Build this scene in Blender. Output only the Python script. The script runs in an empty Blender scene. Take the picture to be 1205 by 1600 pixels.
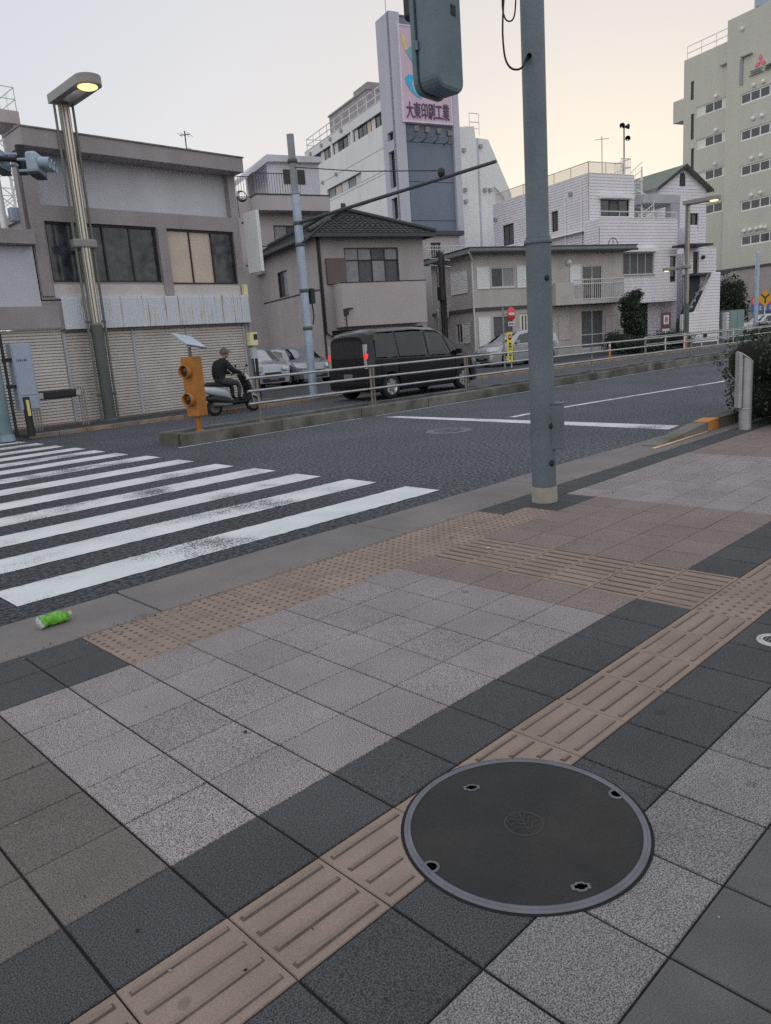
import bpy, bmesh, math, random
from mathutils import Vector, Matrix
random.seed(7)
sc = bpy.context.scene
COL = sc.collection
R_ = math.radians

# ------------------------------------------------------------------ camera
CH = 1.40
RV = Vector((0.71124942, -0.6993512, -0.07093777))
UV = Vector((0.20226104, 0.10695917, 0.97347327))
FV = Vector((0.67321225, 0.70673024, -0.21752615))
FPX = 1176.11
cd = bpy.data.cameras.new('camera'); cam = bpy.data.objects.new('camera', cd); COL.objects.link(cam)
cam.matrix_world = Matrix(((RV.x, UV.x, -FV.x, 0), (RV.y, UV.y, -FV.y, 0), (RV.z, UV.z, -FV.z, CH), (0, 0, 0, 1)))
cd.sensor_fit = 'HORIZONTAL'; cd.sensor_width = 36; cd.lens = FPX / 1205 * 36
cd.clip_start = 0.05; cd.clip_end = 5000
sc.camera = cam
# ------------------------------------------------------------------ sky, dusk
SUN_AZ = 58.0      # degrees from +Y (across the road) towards +X (along the road)
SUN_EL = 2.0
w = bpy.data.worlds.new('World'); sc.world = w; w.use_nodes = True
nt = w.node_tree; N = nt.nodes; L = nt.links
bg = N['Background']
sky = N.new('ShaderNodeTexSky'); sky.sky_type = 'NISHITA'; sky.sun_disc = False
sky.sun_elevation = R_(SUN_EL); sky.sun_rotation = R_(SUN_AZ)
sky.air_density = 1.0; sky.dust_density = 2.0; sky.ozone_density = 1.0
SKY_SAT, SKY_GAM, SKY_STR = 0.8, 0.18, 0.15
hs = N.new('ShaderNodeHueSaturation'); hs.inputs['Saturation'].default_value = SKY_SAT
gm = N.new('ShaderNodeGamma'); gm.inputs['Gamma'].default_value = SKY_GAM
L.new(sky.outputs[0], gm.inputs[0]); L.new(gm.outputs[0], hs.inputs['Color'])
# the afterglow: warmer towards the sunset, cooler away from it
wtc = N.new('ShaderNodeTexCoord'); wdot = N.new('ShaderNodeVectorMath'); wdot.operation = 'DOT_PRODUCT'
L.new(wtc.outputs['Generated'], wdot.inputs[0]); wdot.inputs[1].default_value = (math.sin(R_(SUN_AZ + 8)), math.cos(R_(SUN_AZ + 8)), 0)
wr = N.new('ShaderNodeValToRGB'); e_ = wr.color_ramp.elements
e_[0].position = .30; e_[0].color = (1.37, 1.36, 1.42, 1); e_[1].position = 1.0; e_[1].color = (.99, .955, .90, 1)  # first stop: unseen sky behind the camera raised to brighten the facades
for p_, c_ in ((.60, (1.15, 1.15, 1.19)), (.80, (.965, .995, 1.085)), (.90, (.985, 1.005, 1.07)), (.94, (.945, .95, .995)), (.965, (.945, .935, .95))):
    wm_ = wr.color_ramp.elements.new(p_); wm_.color = c_ + (1,)
wr2 = N.new('ShaderNodeMapRange'); wr2.inputs[1].default_value = -1; wr2.inputs[2].default_value = 1; L.new(wdot.outputs['Value'], wr2.inputs[0]); L.new(wr2.outputs[0], wr.inputs[0])
wmx = N.new('ShaderNodeMix'); wmx.data_type = 'RGBA'; wmx.blend_type = 'MULTIPLY'; wmx.inputs[0].default_value = 1
L.new(hs.outputs[0], wmx.inputs[6]); L.new(wr.outputs[0], wmx.inputs[7])
L.new(wmx.outputs[2], bg.inputs['Color']); bg.inputs['Strength'].default_value = SKY_STR
sd = bpy.data.lights.new('sun', 'SUN'); so = bpy.data.objects.new('sun', sd); COL.objects.link(so)
sd.energy = 0.15; sd.angle = R_(14); sd.color = (1.0, 0.86, 0.70)
sdir = Vector((math.sin(R_(SUN_AZ)) * math.cos(R_(6)), math.cos(R_(SUN_AZ)) * math.cos(R_(6)), math.sin(R_(6))))
so.rotation_euler = sdir.to_track_quat('Z', 'Y').to_euler()
vs_ = sc.view_settings; vs_.view_transform = 'Standard'; vs_.look = 'None'; vs_.exposure = 2.2; vs_.gamma = 1.0
vs_.use_curve_mapping = False
sc.render.engine = 'CYCLES'; sc.cycles.use_denoising = False; sc.cycles.max_bounces = 6

# ------------------------------------------------------------------ geometry helpers
def ray(px, py):
    return FV + RV * ((px - 602.5) / FPX) - UV * ((py - 800) / FPX)
def gp(px, py, z=0.0):
    d = ray(px, py); t = (z - CH) / d.z
    return Vector((d.x * t, d.y * t, z))
def at(px, py, depth):
    d = ray(px, py) * depth; return Vector((d.x, d.y, d.z + CH))
class Fr:
    def __init__(s, x, y, deg):
        s.o = Vector((x, y, 0)); s.a = R_(-deg)
        s.eu = Vector((math.cos(s.a), math.sin(s.a), 0)); s.ev = Vector((-math.sin(s.a), math.cos(s.a), 0))
    def _hit(s, px, py, n, off):
        d = ray(px, py); c = Vector((0, 0, CH)) - s.o
        t = (off - c.dot(n)) / d.dot(n); p = c + d * t
        return p.dot(s.eu), p.dot(s.ev), p.z
    def on(s, px, py, v=0.0):
        q = s._hit(px, py, s.ev, v); return q[0], q[2]
    def side(s, px, py, u=0.0):
        q = s._hit(px, py, s.eu, u); return q[1], q[2]
    def w(s, u, v, z=0.0):
        p = s.o + s.eu * u + s.ev * v; return Vector((p.x, p.y, z))
def frc(px, py, dep, deg):
    p = at(px, py, dep); return Fr(p.x, p.y, deg)
def front(v=0.0): return lambda a, d, z: (a, v + d, z)
def left(u=0.0): return lambda a, d, z: (u + d, a, z)

class MB:
    def __init__(s): s.v = []; s.f = []; s.m = []; s.s = []
    def add(s, vs, fs, mi=0, sm=False):
        o = len(s.v); s.v += [tuple(q) for q in vs]
        for f in fs: s.f.append(tuple(i + o for i in f)); s.m.append(mi); s.s.append(sm)
    def box(s, x0, x1, y0, y1, z0, z1, mi=0):
        s.add([(x0, y0, z0), (x1, y0, z0), (x1, y1, z0), (x0, y1, z0), (x0, y0, z1), (x1, y0, z1), (x1, y1, z1), (x0, y1, z1)],
              [(0, 3, 2, 1), (4, 5, 6, 7), (0, 1, 5, 4), (1, 2, 6, 5), (2, 3, 7, 6), (3, 0, 4, 7)], mi)
    def boxP(s, P, a0, a1, d0, d1, z0, z1, mi=0):
        s.add([P(a0, d0, z0), P(a1, d0, z0), P(a1, d1, z0), P(a0, d1, z0), P(a0, d0, z1), P(a1, d0, z1), P(a1, d1, z1), P(a0, d1, z1)],
              [(0, 3, 2, 1), (4, 5, 6, 7), (0, 1, 5, 4), (1, 2, 6, 5), (2, 3, 7, 6), (3, 0, 4, 7)], mi)
    def obox(s, c, ex, ey, ez, mi=0):
        c = Vector(c); ex = Vector(ex); ey = Vector(ey); ez = Vector(ez); q = []
        for k in (-1, 1):
            for (i, j) in ((-1, -1), (1, -1), (1, 1), (-1, 1)): q.append(c + ex * i + ey * j + ez * k)
        s.add(q, [(0, 3, 2, 1), (4, 5, 6, 7), (0, 1, 5, 4), (1, 2, 6, 5), (2, 3, 7, 6), (3, 0, 4, 7)], mi)
    def quad(s, a, b, c, d, mi=0, sm=False): s.add([a, b, c, d], [(0, 1, 2, 3)], mi, sm)
    def poly(s, pts, mi=0): s.add(pts, [tuple(range(len(pts)))], mi)
    def prism(s, pts, off, mi=0):
        n = len(pts); off = Vector(off); p = [Vector(q) for q in pts]
        s.add(p + [q + off for q in p], [tuple(range(n))[::-1], tuple(range(n, 2 * n))] + [(i, (i + 1) % n, n + (i + 1) % n, n + i) for i in range(n)], mi)
    def tube(s, pts, r, n=8, mi=0, sm=True, cap=True):
        p = [Vector(q) for q in pts]; rs = r if isinstance(r, (list, tuple)) else [r] * len(p)
        vs = []; fs = []; ref = None
        for i, q in enumerate(p):
            t = (p[min(i + 1, len(p) - 1)] - p[max(i - 1, 0)]).normalized()
            if ref is None: ref = Vector((0, 0, 1)) if abs(t.z) < .9 else Vector((1, 0, 0))
            x = (ref - t * ref.dot(t)).normalized(); y = t.cross(x); ref = x
            for k in range(n):
                a = 2 * math.pi * k / n; vs.append(q + x * (math.cos(a) * rs[i]) + y * (math.sin(a) * rs[i]))
        for i in range(len(p) - 1):
            for k in range(n): fs.append((i * n + k, i * n + (k + 1) % n, (i + 1) * n + (k + 1) % n, (i + 1) * n + k))
        s.add(vs, fs, mi, sm)
        if cap: s.add(vs[:n], [tuple(range(n))[::-1]], mi); s.add(vs[-n:], [tuple(range(n))], mi)
    def lathe(s, prof, c=(0, 0, 0), n=24, mi=0, axis=None, sm=True):
        c = Vector(c); ax = Vector(axis or (0, 0, 1)).normalized()
        x = ax.orthogonal().normalized(); y = ax.cross(x); vs = []; fs = []
        for (r, h) in prof:
            for k in range(n):
                a = 2 * math.pi * k / n; vs.append(c + ax * h + x * (r * math.cos(a)) + y * (r * math.sin(a)))
        for i in range(len(prof) - 1):
            for k in range(n): fs.append((i * n + k, i * n + (k + 1) % n, (i + 1) * n + (k + 1) % n, (i + 1) * n + k))
        s.add(vs, fs, mi, sm)
    def ball(s, c, r, n=12, mi=0, sc_=(1, 1, 1)):
        c = Vector(c); m = n // 2; vs = []; fs = []
        for i in range(m + 1):
            th = math.pi * i / m
            for k in range(n):
                a = 2 * math.pi * k / n
                vs.append(c + Vector((r * sc_[0] * math.sin(th) * math.cos(a), r * sc_[1] * math.sin(th) * math.sin(a), r * sc_[2] * math.cos(th))))
        for i in range(m):
            for k in range(n): fs.append((i * n + k, (i + 1) * n + k, (i + 1) * n + (k + 1) % n, i * n + (k + 1) % n))
        s.add(vs, fs, mi, True)
    def build(s, name, mats, parent=None, bev=0, sharp=None):
        me = bpy.data.meshes.new(name); me.from_pydata(s.v, [], s.f)
        mats = mats if isinstance(mats, (list, tuple)) else [mats]
        for m in mats: me.materials.append(m)
        me.polygons.foreach_set('material_index', s.m); me.polygons.foreach_set('use_smooth', s.s)
        me.update(); me.validate()
        if sharp: me.set_sharp_from_angle(angle=R_(sharp))
        o = bpy.data.objects.new(name, me); COL.objects.link(o)
        if parent: o.parent = parent
        if bev:
            b = o.modifiers.new('bevel', 'BEVEL'); b.width = bev; b.segments = 2; b.limit_method = 'ANGLE'
        return o
def tag(o, label=None, cat=None, group=None, kind=None):
    if label: o['label'] = label
    if cat: o['category'] = cat
    if group: o['group'] = group
    if kind: o['kind'] = kind
    return o
def thing(name, loc, label, cat, rot=0.0, group=None):
    o = bpy.data.objects.new(name, None); COL.objects.link(o); o.location = loc; o.rotation_euler = (0, 0, rot)
    o.empty_display_size = .2
    return tag(o, label, cat, group)
def bthing(name, fr, label, cat):
    return thing(name, fr.o, label, cat, fr.a)
def dup(root, loc, rot=None, label=None):
    r = root.copy(); COL.objects.link(r); r.location = loc
    if rot is not None: r.rotation_euler = (0, 0, rot)
    if label: r['label'] = label
    for ch in list(root.children):
        c = ch.copy(); COL.objects.link(c); c.parent = r
        for g in list(ch.children):
            d = g.copy(); COL.objects.link(d); d.parent = c
    return r
def text_into(mb, body, origin, ex, ey, height, depth=.01, mi=0, bold=.0, width=None):
    """letters as real extruded shapes; ex/ey are unit directions of the line and of 'up'"""
    cu = bpy.data.curves.new('lettering', 'FONT'); cu.body = body; cu.offset = bold; cu.extrude = .5
    cu.resolution_u = 2
    o = bpy.data.objects.new('lettering', cu); COL.objects.link(o)
    dg = bpy.context.evaluated_depsgraph_get(); ev = o.evaluated_get(dg); me = ev.to_mesh()
    xs = [v.co.x for v in me.vertices]; ys = [v.co.y for v in me.vertices]
    x0, x1, y0, y1 = min(xs), max(xs), min(ys), max(ys)
    sy = height / (y1 - y0); sx = (width / (x1 - x0)) if width else sy
    ex = Vector(ex); ey = Vector(ey); n = ex.cross(ey); og = Vector(origin)
    vs = [og + ex * ((v.co.x - x0) * sx) + ey * ((v.co.y - y0) * sy) + n * ((v.co.z + .5) * depth) for v in me.vertices]
    mb.add(vs, [tuple(p.vertices) for p in me.polygons], mi)
    ev.to_mesh_clear(); bpy.data.objects.remove(o); bpy.data.curves.remove(cu)

# ------------------------------------------------------------------ materials
def lin(v):
    v /= 255.0; return v / 12.92 if v <= .04045 else ((v + .055) / 1.055) ** 2.4
def C(r, g, b, k=.42):
    return tuple(min(.85, lin(q) / k) for q in (r, g, b)) + (1,)
def M(name, col, rough=.75, metal=0.0, var=.10, vs=1.3, grain=0.0, gs=150, streak=0.0, bump=0.0, bs=80, spec=.5, coat=0.0, island=0.0, emit=0.0, tint=None, spots=0.0):
    m = bpy.data.materials.new(name); m.use_nodes = True; t = m.node_tree; n = t.nodes; l = t.links
    b = n['Principled BSDF']; b.inputs['Roughness'].default_value = rough; b.inputs['Metallic'].default_value = metal
    b.inputs['Specular IOR Level'].default_value = spec
    if coat: b.inputs['Coat Weight'].default_value = coat; b.inputs['Coat Roughness'].default_value = .05
    tc = n.new('ShaderNodeTexCoord')
    def noise(scale, detail, vec=None, ro=.55):
        q = n.new('ShaderNodeTexNoise'); q.inputs['Scale'].default_value = scale; q.inputs['Detail'].default_value = detail
        q.inputs['Roughness'].default_value = ro
        l.new(vec or tc.outputs['Object'], q.inputs['Vector']); return q.outputs['Fac']
    def rng(src, a, b_, lo=.3, hi=.7):
        q = n.new('ShaderNodeMapRange'); q.inputs['From Min'].default_value = lo; q.inputs['From Max'].default_value = hi
        q.inputs['To Min'].default_value = a; q.inputs['To Max'].default_value = b_; l.new(src, q.inputs['Value']); return q.outputs[0]
    fac = None
    def mul(x):
        nonlocal fac
        if fac is None: fac = x; return
        q = n.new('ShaderNodeMath'); q.operation = 'MULTIPLY'; l.new(fac, q.inputs[0]); l.new(x, q.inputs[1]); fac = q.outputs[0]
    if var: mul(rng(noise(vs, 6), 1 - var, 1 + var))
    if grain: mul(rng(noise(gs, 2, ro=.75), 1 - grain, 1 + grain, .39, .61))
    if streak:
        mp = n.new('ShaderNodeMapping'); mp.inputs['Scale'].default_value = (1.1, 1.1, .16); l.new(tc.outputs['Object'], mp.inputs['Vector'])
        mul(rng(noise(1.6, 5, mp.outputs[0]), 1 - streak * .45, 1.02, .3, .6))
    if spots:      # old gum marks and drips, sparse, each with its own outline
        v = n.new('ShaderNodeTexVoronoi'); v.inputs['Scale'].default_value = 4.5; l.new(tc.outputs['Object'], v.inputs['Vector'])
        dn = n.new('ShaderNodeMath'); dn.operation = 'MULTIPLY_ADD'; l.new(noise(22, 3), dn.inputs[0]); dn.inputs[1].default_value = .16; l.new(v.outputs['Distance'], dn.inputs[2])
        sx = n.new('ShaderNodeSeparateColor'); l.new(v.outputs['Color'], sx.inputs[0])
        th = n.new('ShaderNodeMath'); th.operation = 'MULTIPLY_ADD'; l.new(sx.outputs[0], th.inputs[0]); th.inputs[1].default_value = -.13; l.new(dn.outputs[0], th.inputs[2])
        mul(rng(th.outputs[0], 1 - spots, 1, .045, .075))
    if island:
        g = n.new('ShaderNodeNewGeometry'); mul(rng(g.outputs['Random Per Island'], 1 - island, 1 + island, 0, 1))
    mx = n.new('ShaderNodeMix'); mx.data_type = 'RGBA'; mx.blend_type = 'MULTIPLY'; mx.inputs[0].default_value = 1
    mx.inputs[6].default_value = col
    if tint:
        tm = n.new('ShaderNodeMix'); tm.data_type = 'RGBA'; tm.inputs[6].default_value = col; tm.inputs[7].default_value = tint
        l.new(rng(noise(vs * .6, 4), 0, 1, .4, .65), tm.inputs[0]); l.new(tm.outputs[2], mx.inputs[6])
    if fac is not None: l.new(fac, mx.inputs[7])
    else: mx.inputs[7].default_value = (1, 1, 1, 1)
    l.new(mx.outputs[2], b.inputs['Base Color'])
    if bump:
        bp = n.new('ShaderNodeBump'); bp.inputs['Strength'].default_value = bump; bp.inputs['Distance'].default_value = .01
        l.new(noise(bs, 3), bp.inputs['Height']); l.new(bp.outputs[0], b.inputs['Normal'])
    if emit:
        b.inputs['Emission Color'].default_value = col; b.inputs['Emission Strength'].default_value = emit
    return m
G_ = .70
m_pale = M('pale_paver', C(123, 116, 115, G_), .85, var=.12, vs=2.5, spots=.30, grain=.85, gs=260, island=.07, bump=.25, bs=260)
m_mauve = M('mauve_paver', C(110, 98, 95, G_), .85, var=.10, vs=2.5, spots=.25, grain=.65, gs=235, island=.07, bump=.25, bs=260)
m_brown = M('brown_paver', C(92, 85, 82, G_), .85, var=.12, vs=2.5, spots=.25, grain=.55, gs=240, island=.07, bump=.25, bs=260)
m_dark = M('dark_paver', C(59, 60, 62, G_), .85, var=.14, vs=2.5, spots=.25, grain=.75, gs=235, island=.08, bump=.25, bs=260)
m_green = M('border_concrete', C(80, 79, 77, G_), .9, spots=.2, var=.2, vs=3, grain=.25, gs=260, bump=.3, bs=200)
m_tac = M('tactile_paver', C(125, 109, 99, G_), .85, spots=.25, var=.14, vs=4, grain=.16, gs=260, island=.05, bump=.2, bs=300)
m_tacd = M('tactile_flank_shade_dirt', C(80, 70, 65, G_), .9, var=.25, vs=14, grain=.2, gs=260)  # dark flanks: the bars' shaded sides painted in, along with groove dirt
m_pale2 = M('grey_pale_paver', C(106, 104, 104, G_), .85, var=.14, vs=2.5, spots=.3, grain=.7, gs=240, island=.07, bump=.25, bs=260)
m_joint = M('paver_joint', C(22, 22, 23, G_), .95, var=.2, vs=8)
m_gut = M('gutter_concrete', C(110, 104, 102, G_), .9, spots=.2, var=.14, vs=1.6, grain=.18, gs=160, bump=.2, bs=150, tint=C(98, 95, 93, G_))
def road_mat():
    m = M('asphalt', C(66, 70, 77, G_), .9, var=.16, vs=.6, spots=.12, grain=.8, gs=27, bump=.5, bs=90); t = m.node_tree; n = t.nodes; l = t.links
    mx = [q for q in n if q.type == 'MIX'][0]
    tc = [q for q in n if q.type == 'TEX_COORD'][0]; sx = n.new('ShaderNodeSeparateXYZ'); l.new(tc.outputs['Object'], sx.inputs[0])
    nz = n.new('ShaderNodeTexNoise'); nz.inputs['Scale'].default_value = .7; nz.inputs['Detail'].default_value = 4; l.new(tc.outputs['Object'], nz.inputs['Vector'])
    ma = n.new('ShaderNodeMath'); ma.operation = 'MULTIPLY_ADD'; l.new(nz.outputs['Fac'], ma.inputs[0]); ma.inputs[1].default_value = 4; l.new(sx.outputs[0], ma.inputs[2])
    mr = n.new('ShaderNodeMapRange'); mr.inputs[1].default_value = 4.5; mr.inputs[2].default_value = 9; l.new(ma.outputs[0], mr.inputs[0])
    c = n.new('ShaderNodeMix'); c.data_type = 'RGBA'; c.inputs[6].default_value = C(50, 52, 55, G_); c.inputs[7].default_value = C(70, 72, 77, G_)
    l.new(mr.outputs[0], c.inputs[0]); l.new(c.outputs[2], mx.inputs[6]); return m
m_asph = road_mat()
m_asph2 = M('asphalt_worn', C(54, 57, 61, G_), .9, var=.12, vs=.7, grain=.5, gs=80, bump=.5, bs=90)
m_asph3 = M('asphalt_far', C(72, 76, 84, G_), .9, var=.08, vs=.4, grain=.2, gs=40)
m_kerb = M('kerb_concrete', C(86, 84, 80, .5), .9, var=.28, vs=2.2, grain=.2, gs=90, bump=.3, bs=60, tint=C(52, 52, 46, .5))
m_orange_k = M('orange_kerb', C(178, 118, 62, .72), .8, var=.2, vs=9)
m_yel_old = M('worn_yellow', C(150, 125, 95, G_), .9, var=.3, vs=6, tint=C(110, 104, 98, G_))
# ================================================================== SETTING
def struct(name, mb, mats, **k): return tag(mb.build(name, mats, **k), kind='structure')
b = MB(); b.quad((-900, -900, -.06), (1500, -900, -.06), (1500, 1500, -.06), (-900, 1500, -.06)); struct('ground', b, m_asph3)
# road: near carriageway (coarse), the darker crossing area, far carriageway
b = MB()
XS = [-60, -1.5, 5.75, 11, 200]
b.quad((-60, 4.46, 0), (200, 4.46, 0), (200, 17.2, 0), (-60, 17.2, 0), 0)
struct('road', b, m_asph)
# painted markings
def worn_paint():
    m = bpy.data.materials.new('road_paint'); m.use_nodes = True; t = m.node_tree; n = t.nodes; l = t.links
    bs = n['Principled BSDF']; bs.inputs['Roughness'].default_value = .8
    tc = n.new('ShaderNodeTexCoord')
    a = n.new('ShaderNodeTexNoise'); a.inputs['Scale'].default_value = 1.1; a.inputs['Detail'].default_value = 3; l.new(tc.outputs['Object'], a.inputs['Vector'])
    c = n.new('ShaderNodeTexNoise'); c.inputs['Scale'].default_value = 70; c.inputs['Detail'].default_value = 3; l.new(tc.outputs['Object'], c.inputs['Vector'])
    ad = n.new('ShaderNodeMath'); ad.operation = 'MULTIPLY_ADD'; l.new(a.outputs['Fac'], ad.inputs[0]); ad.inputs[1].default_value = 1.1; l.new(c.outputs['Fac'], ad.inputs[2])
    r = n.new('ShaderNodeValToRGB'); r.color_ramp.elements[0].position = .83; r.color_ramp.elements[1].position = .95
    r.color_ramp.elements[0].color = C(66, 68, 72, G_); r.color_ramp.elements[1].color = (.73, .74, .75, 1)
    l.new(ad.outputs[0], r.inputs[0])
    d = n.new('ShaderNodeTexNoise'); d.inputs['Scale'].default_value = 2.2; d.inputs['Detail'].default_value = 5; l.new(tc.outputs['Object'], d.inputs['Vector'])
    mr = n.new('ShaderNodeMapRange'); mr.inputs[1].default_value = .3; mr.inputs[2].default_value = .7; mr.inputs[3].default_value = .86; mr.inputs[4].default_value = 1.05
    l.new(d.outputs['Fac'], mr.inputs[0])
    mx = n.new('ShaderNodeMix'); mx.data_type = 'RGBA'; mx.blend_type = 'MULTIPLY'; mx.inputs[0].default_value = 1
    l.new(r.outputs[0], mx.inputs[6]); l.new(mr.outputs[0], mx.inputs[7]); l.new(mx.outputs[2], bs.inputs['Base Color'])
    return m
m_paint = worn_paint()
b = MB()
ends = [4.74, 5.63, 6.51, 7.40, 8.29, 9.28, 10.27, 11.2, 12.05, 12.9, 13.8, 14.75, 15.7]
for k, y in enumerate(ends):
    x0 = 1.38 + .10 * k + random.uniform(-.02, .02); x1 = 5.27 + random.uniform(-.03, .03)
    ns = 20
    ns = 90; lo = []; hi = []
    for i in range(ns + 1):   # slightly ragged painted edges
        x = x0 + (x1 - x0) * i / ns; lo.append((x, y + random.gauss(0, .004), .004)); hi.append((x + random.gauss(0, .003), y + .45 + random.gauss(0, .004), .004))
    for i in range(ns): b.quad(lo[i], lo[i + 1], hi[i + 1], hi[i])
struct('crosswalk_marking', b, m_paint)
b = MB()
p = [gp(600, 652), gp(626, 650.5), gp(1062, 665), gp(1044, 671.5)]
b.quad(*[(q.x, q.y, .004) for q in p]); struct('stop_line', b, m_paint)
b = MB()
q = [gp(800, 652), gp(860, 640), gp(1000, 617), gp(1125, 597)]
for i in range(3):
    a_, c_ = q[i], q[i + 1]; b.quad((a_.x, a_.y - .07, .004), (c_.x, c_.y - .07, .004), (c_.x, c_.y + .07, .004), (a_.x, a_.y + .07, .004))
c_ = q[3]; b.quad((c_.x, c_.y - .07, .004), (80, 6.9, .004), (80, 7.04, .004), (c_.x, c_.y + .07, .004))
struct('lane_line', b, m_paint)
b = MB(); b.quad((6.0, 11.0, .004), (60, 11.0, .004), (60, 11.05, .004), (6.0, 11.05, .004))
b.quad((8.2, 16.28, .004), (60, 16.28, .004), (60, 16.34, .004), (8.2, 16.34, .004), 1)
struct('edge_line', b, [m_paint, m_yel_old])
# gutter slabs (2 m concrete units with joints), a dark bedding strip beside them
b = MB()
for k in range(-12, 24):
    x0 = 1.88 + 2.02 * (k) + .006; x1 = x0 + 2.008
    b.box(x0, x1, 3.885, 4.485, -.10, -.001 if k % 2 else .001)
struct('gutter', b, m_gut, bev=.006)
b = MB(); b.quad((-25, 3.6, -.012), (50, 3.6, -.012), (50, 4.5, -.012), (-25, 4.5, -.012)); struct('bedding_strip', b, m_joint)
# kerb rising beyond the crossing, with its orange painted end
b = MB()
def kz(x): return max(0.0, min(.13, (x - 8.4) / 1.6 * .13))
xs = [8.4, 9.80, 10.12, 40]
for i in range(3):
    x0, x1 = xs[i], xs[i + 1]
    mi = 1 if i == 1 else 0
    for (ya, yb) in ((4.10, 4.30),):
        z0, z1 = kz(x0) + .004, kz(x1) + .004
        b.quad((x0, ya, z0), (x1, ya, z1), (x1, yb, z1), (x0, yb, z0), mi)
        b.quad((x0, ya, -.02), (x1, ya, -.02), (x1, ya, z1), (x0, ya, z0), mi)
        b.quad((x0, yb, -.02), (x0, yb, z0), (x1, yb, z1), (x1, yb, -.02), mi)
b.quad((8.2, 4.03, .005), (9.7, 4.05, .005), (9.7, 4.095, .005), (8.2, 4.09, .005), 2)
struct('kerb', b, [m_kerb, m_orange_k, M('cream_paint', C(190, 155, 118, G_), .8, var=.25, vs=8)])

# ---- pavement tiles, every slab with its own bevel
PX, PY = .3025, .295
MC = Vector((1.585, 1.175, 0))
tb = MB(); bars = MB()
def tile(x0, x1, y0, y1, mi, z=0.0):
    g = .0018 if mi == 4 else .0026; e = .0025
    z = z + random.uniform(-.0012, .0010)
    h = .0028; g = g + (.0012 if mi != 4 else 0)
    a = [(x0 + g, y0 + h, z - .004), (x1 - g, y0 + h, z - .004), (x1 - g, y1 - h, z - .004), (x0 + g, y1 - h, z - .004)]
    c = [(x0 + g + e, y0 + h + e, z), (x1 - g - e, y0 + h + e, z), (x1 - g - e, y1 - h - e, z), (x0 + g + e, y1 - h - e, z)]
    d = [(q[0], q[1], z - .03) for q in a]
    tb.add(a + c + d, [(4, 5, 6, 7), (0, 1, 5, 4), (1, 2, 6, 5), (2, 3, 7, 6), (3, 0, 4, 7), (8, 9, 1, 0), (9, 10, 2, 1), (10, 11, 3, 2), (11, 8, 0, 3)], mi)
def bar(p0, p1, wd=.0095, h=.0045):
    p0 = Vector(p0); p1 = Vector(p1)
    n_ = 24; ok = [(p0.lerp(p1, k / n_) - MC).length > .368 for k in range(n_ + 1)]
    if not any(ok): return
    if not all(ok):
        k = 0
        while k <= n_:
            if ok[k]:
                e = k
                while e < n_ and ok[e + 1]: e += 1
                if e - k > 2: bar(p0.lerp(p1, k / n_), p0.lerp(p1, e / n_), wd, h)
                k = e + 1
            else: k += 1
        return
    t = (p1 - p0).normalized(); n = Vector((-t.y, t.x, 0))
    lo = [p0 - n * wd, p1 - n * wd, p1 + n * wd, p0 + n * wd]
    i_ = .006
    hi = [p0 + t * i_ - n * (wd - .0048) + Vector((0, 0, h)), p1 - t * i_ - n * (wd - .004) + Vector((0, 0, h)), p1 - t * i_ + n * (wd - .004) + Vector((0, 0, h)), p0 + t * i_ + n * (wd - .004) + Vector((0, 0, h))]
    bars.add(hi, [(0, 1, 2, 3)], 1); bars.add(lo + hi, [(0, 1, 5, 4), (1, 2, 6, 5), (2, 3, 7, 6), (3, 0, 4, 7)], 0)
def dots(x0, x1, y0, y1):
    for i in range(5):
        for j in range(5):
            c = (x0 + (i + .5) * (x1 - x0) / 5, y0 + (j + .5) * (y1 - y0) / 5, 0)
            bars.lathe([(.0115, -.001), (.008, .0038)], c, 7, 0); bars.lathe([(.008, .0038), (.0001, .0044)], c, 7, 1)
for i in range(-16, 44):
    x0 = .80 + PX * i; x1 = x0 + PX
    for j in range(-9, 7):
        y0 = 1.24 + PY * j; y1 = y0 + PY
        mi = None
        if j == 0:
            mi = 4
            if 9 <= i <= 10:
                dots(x0, x1, y0, y1)
            else:
                for k in range(4):
                    yy = y0 + (k + .5) * PY / 4; bar((x0 + .018, yy, 0), (x1 - .018, yy, 0))
        elif j in (1, -1): mi = 3
        elif j == -2: mi = 6
        elif j == -3: mi = 5
        elif j < -3: mi = 3
        else:                                  # j = 2..6 : the field towards the kerb
            if i < 0: mi = 2
            elif i < 8: mi = 0
            elif i == 8: mi = 1
            elif i < 11: mi = 4
            elif i < 16: mi = 1
            elif i < 24: mi = 0
            else: mi = 1
            if mi == 4:
                for k in range(4):
                    xx = x0 + 0; yy = y0 + (k + .5) * PY / 4
                    bar((x0 + .018, yy, 0), (x1 - .018, yy, 0)) if False else None
                for k in range(4):
                    xx = x0 + (k + .5) * PX / 4; bar((xx, y0 + .018, 0), (xx, y1 - .018, 0))
        if j == 1 and 9 <= i <= 10: 
            mi = 4
            for k in range(4):
                xx = x0 + (k + .5) * PX / 4; bar((xx, y0 + .018, 0), (xx, y1 - .018, 0))
        tile(x0, x1, y0, y1, mi)
    # the two rows along the kerb
    for j in (7, 8):
        y0 = 1.24 + PY * j; y1 = min(y0 + PY, 3.875)
        if i < 2: mi = 3
        elif i < 13: mi = 4; dots(x0, x1, y0, y1)
        elif i == 13 and j == 7: mi = 4; dots(x0, x1, y0, y1)
        elif i < 16: mi = 3
        else: mi = (0 if i < 24 else 1) if j == 7 else 3
        tile(x0, x1, y0, y1, mi)
b2 = struct('pavement', tb, [m_pale, m_mauve, m_brown, m_dark, m_tac, m_green, m_pale2])
struct('tactile_studs', bars, [m_tacd, M('worn_tactile_top', C(112, 99, 91, G_), .85, var=.15, vs=6, grain=.15, gs=250)])
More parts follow.
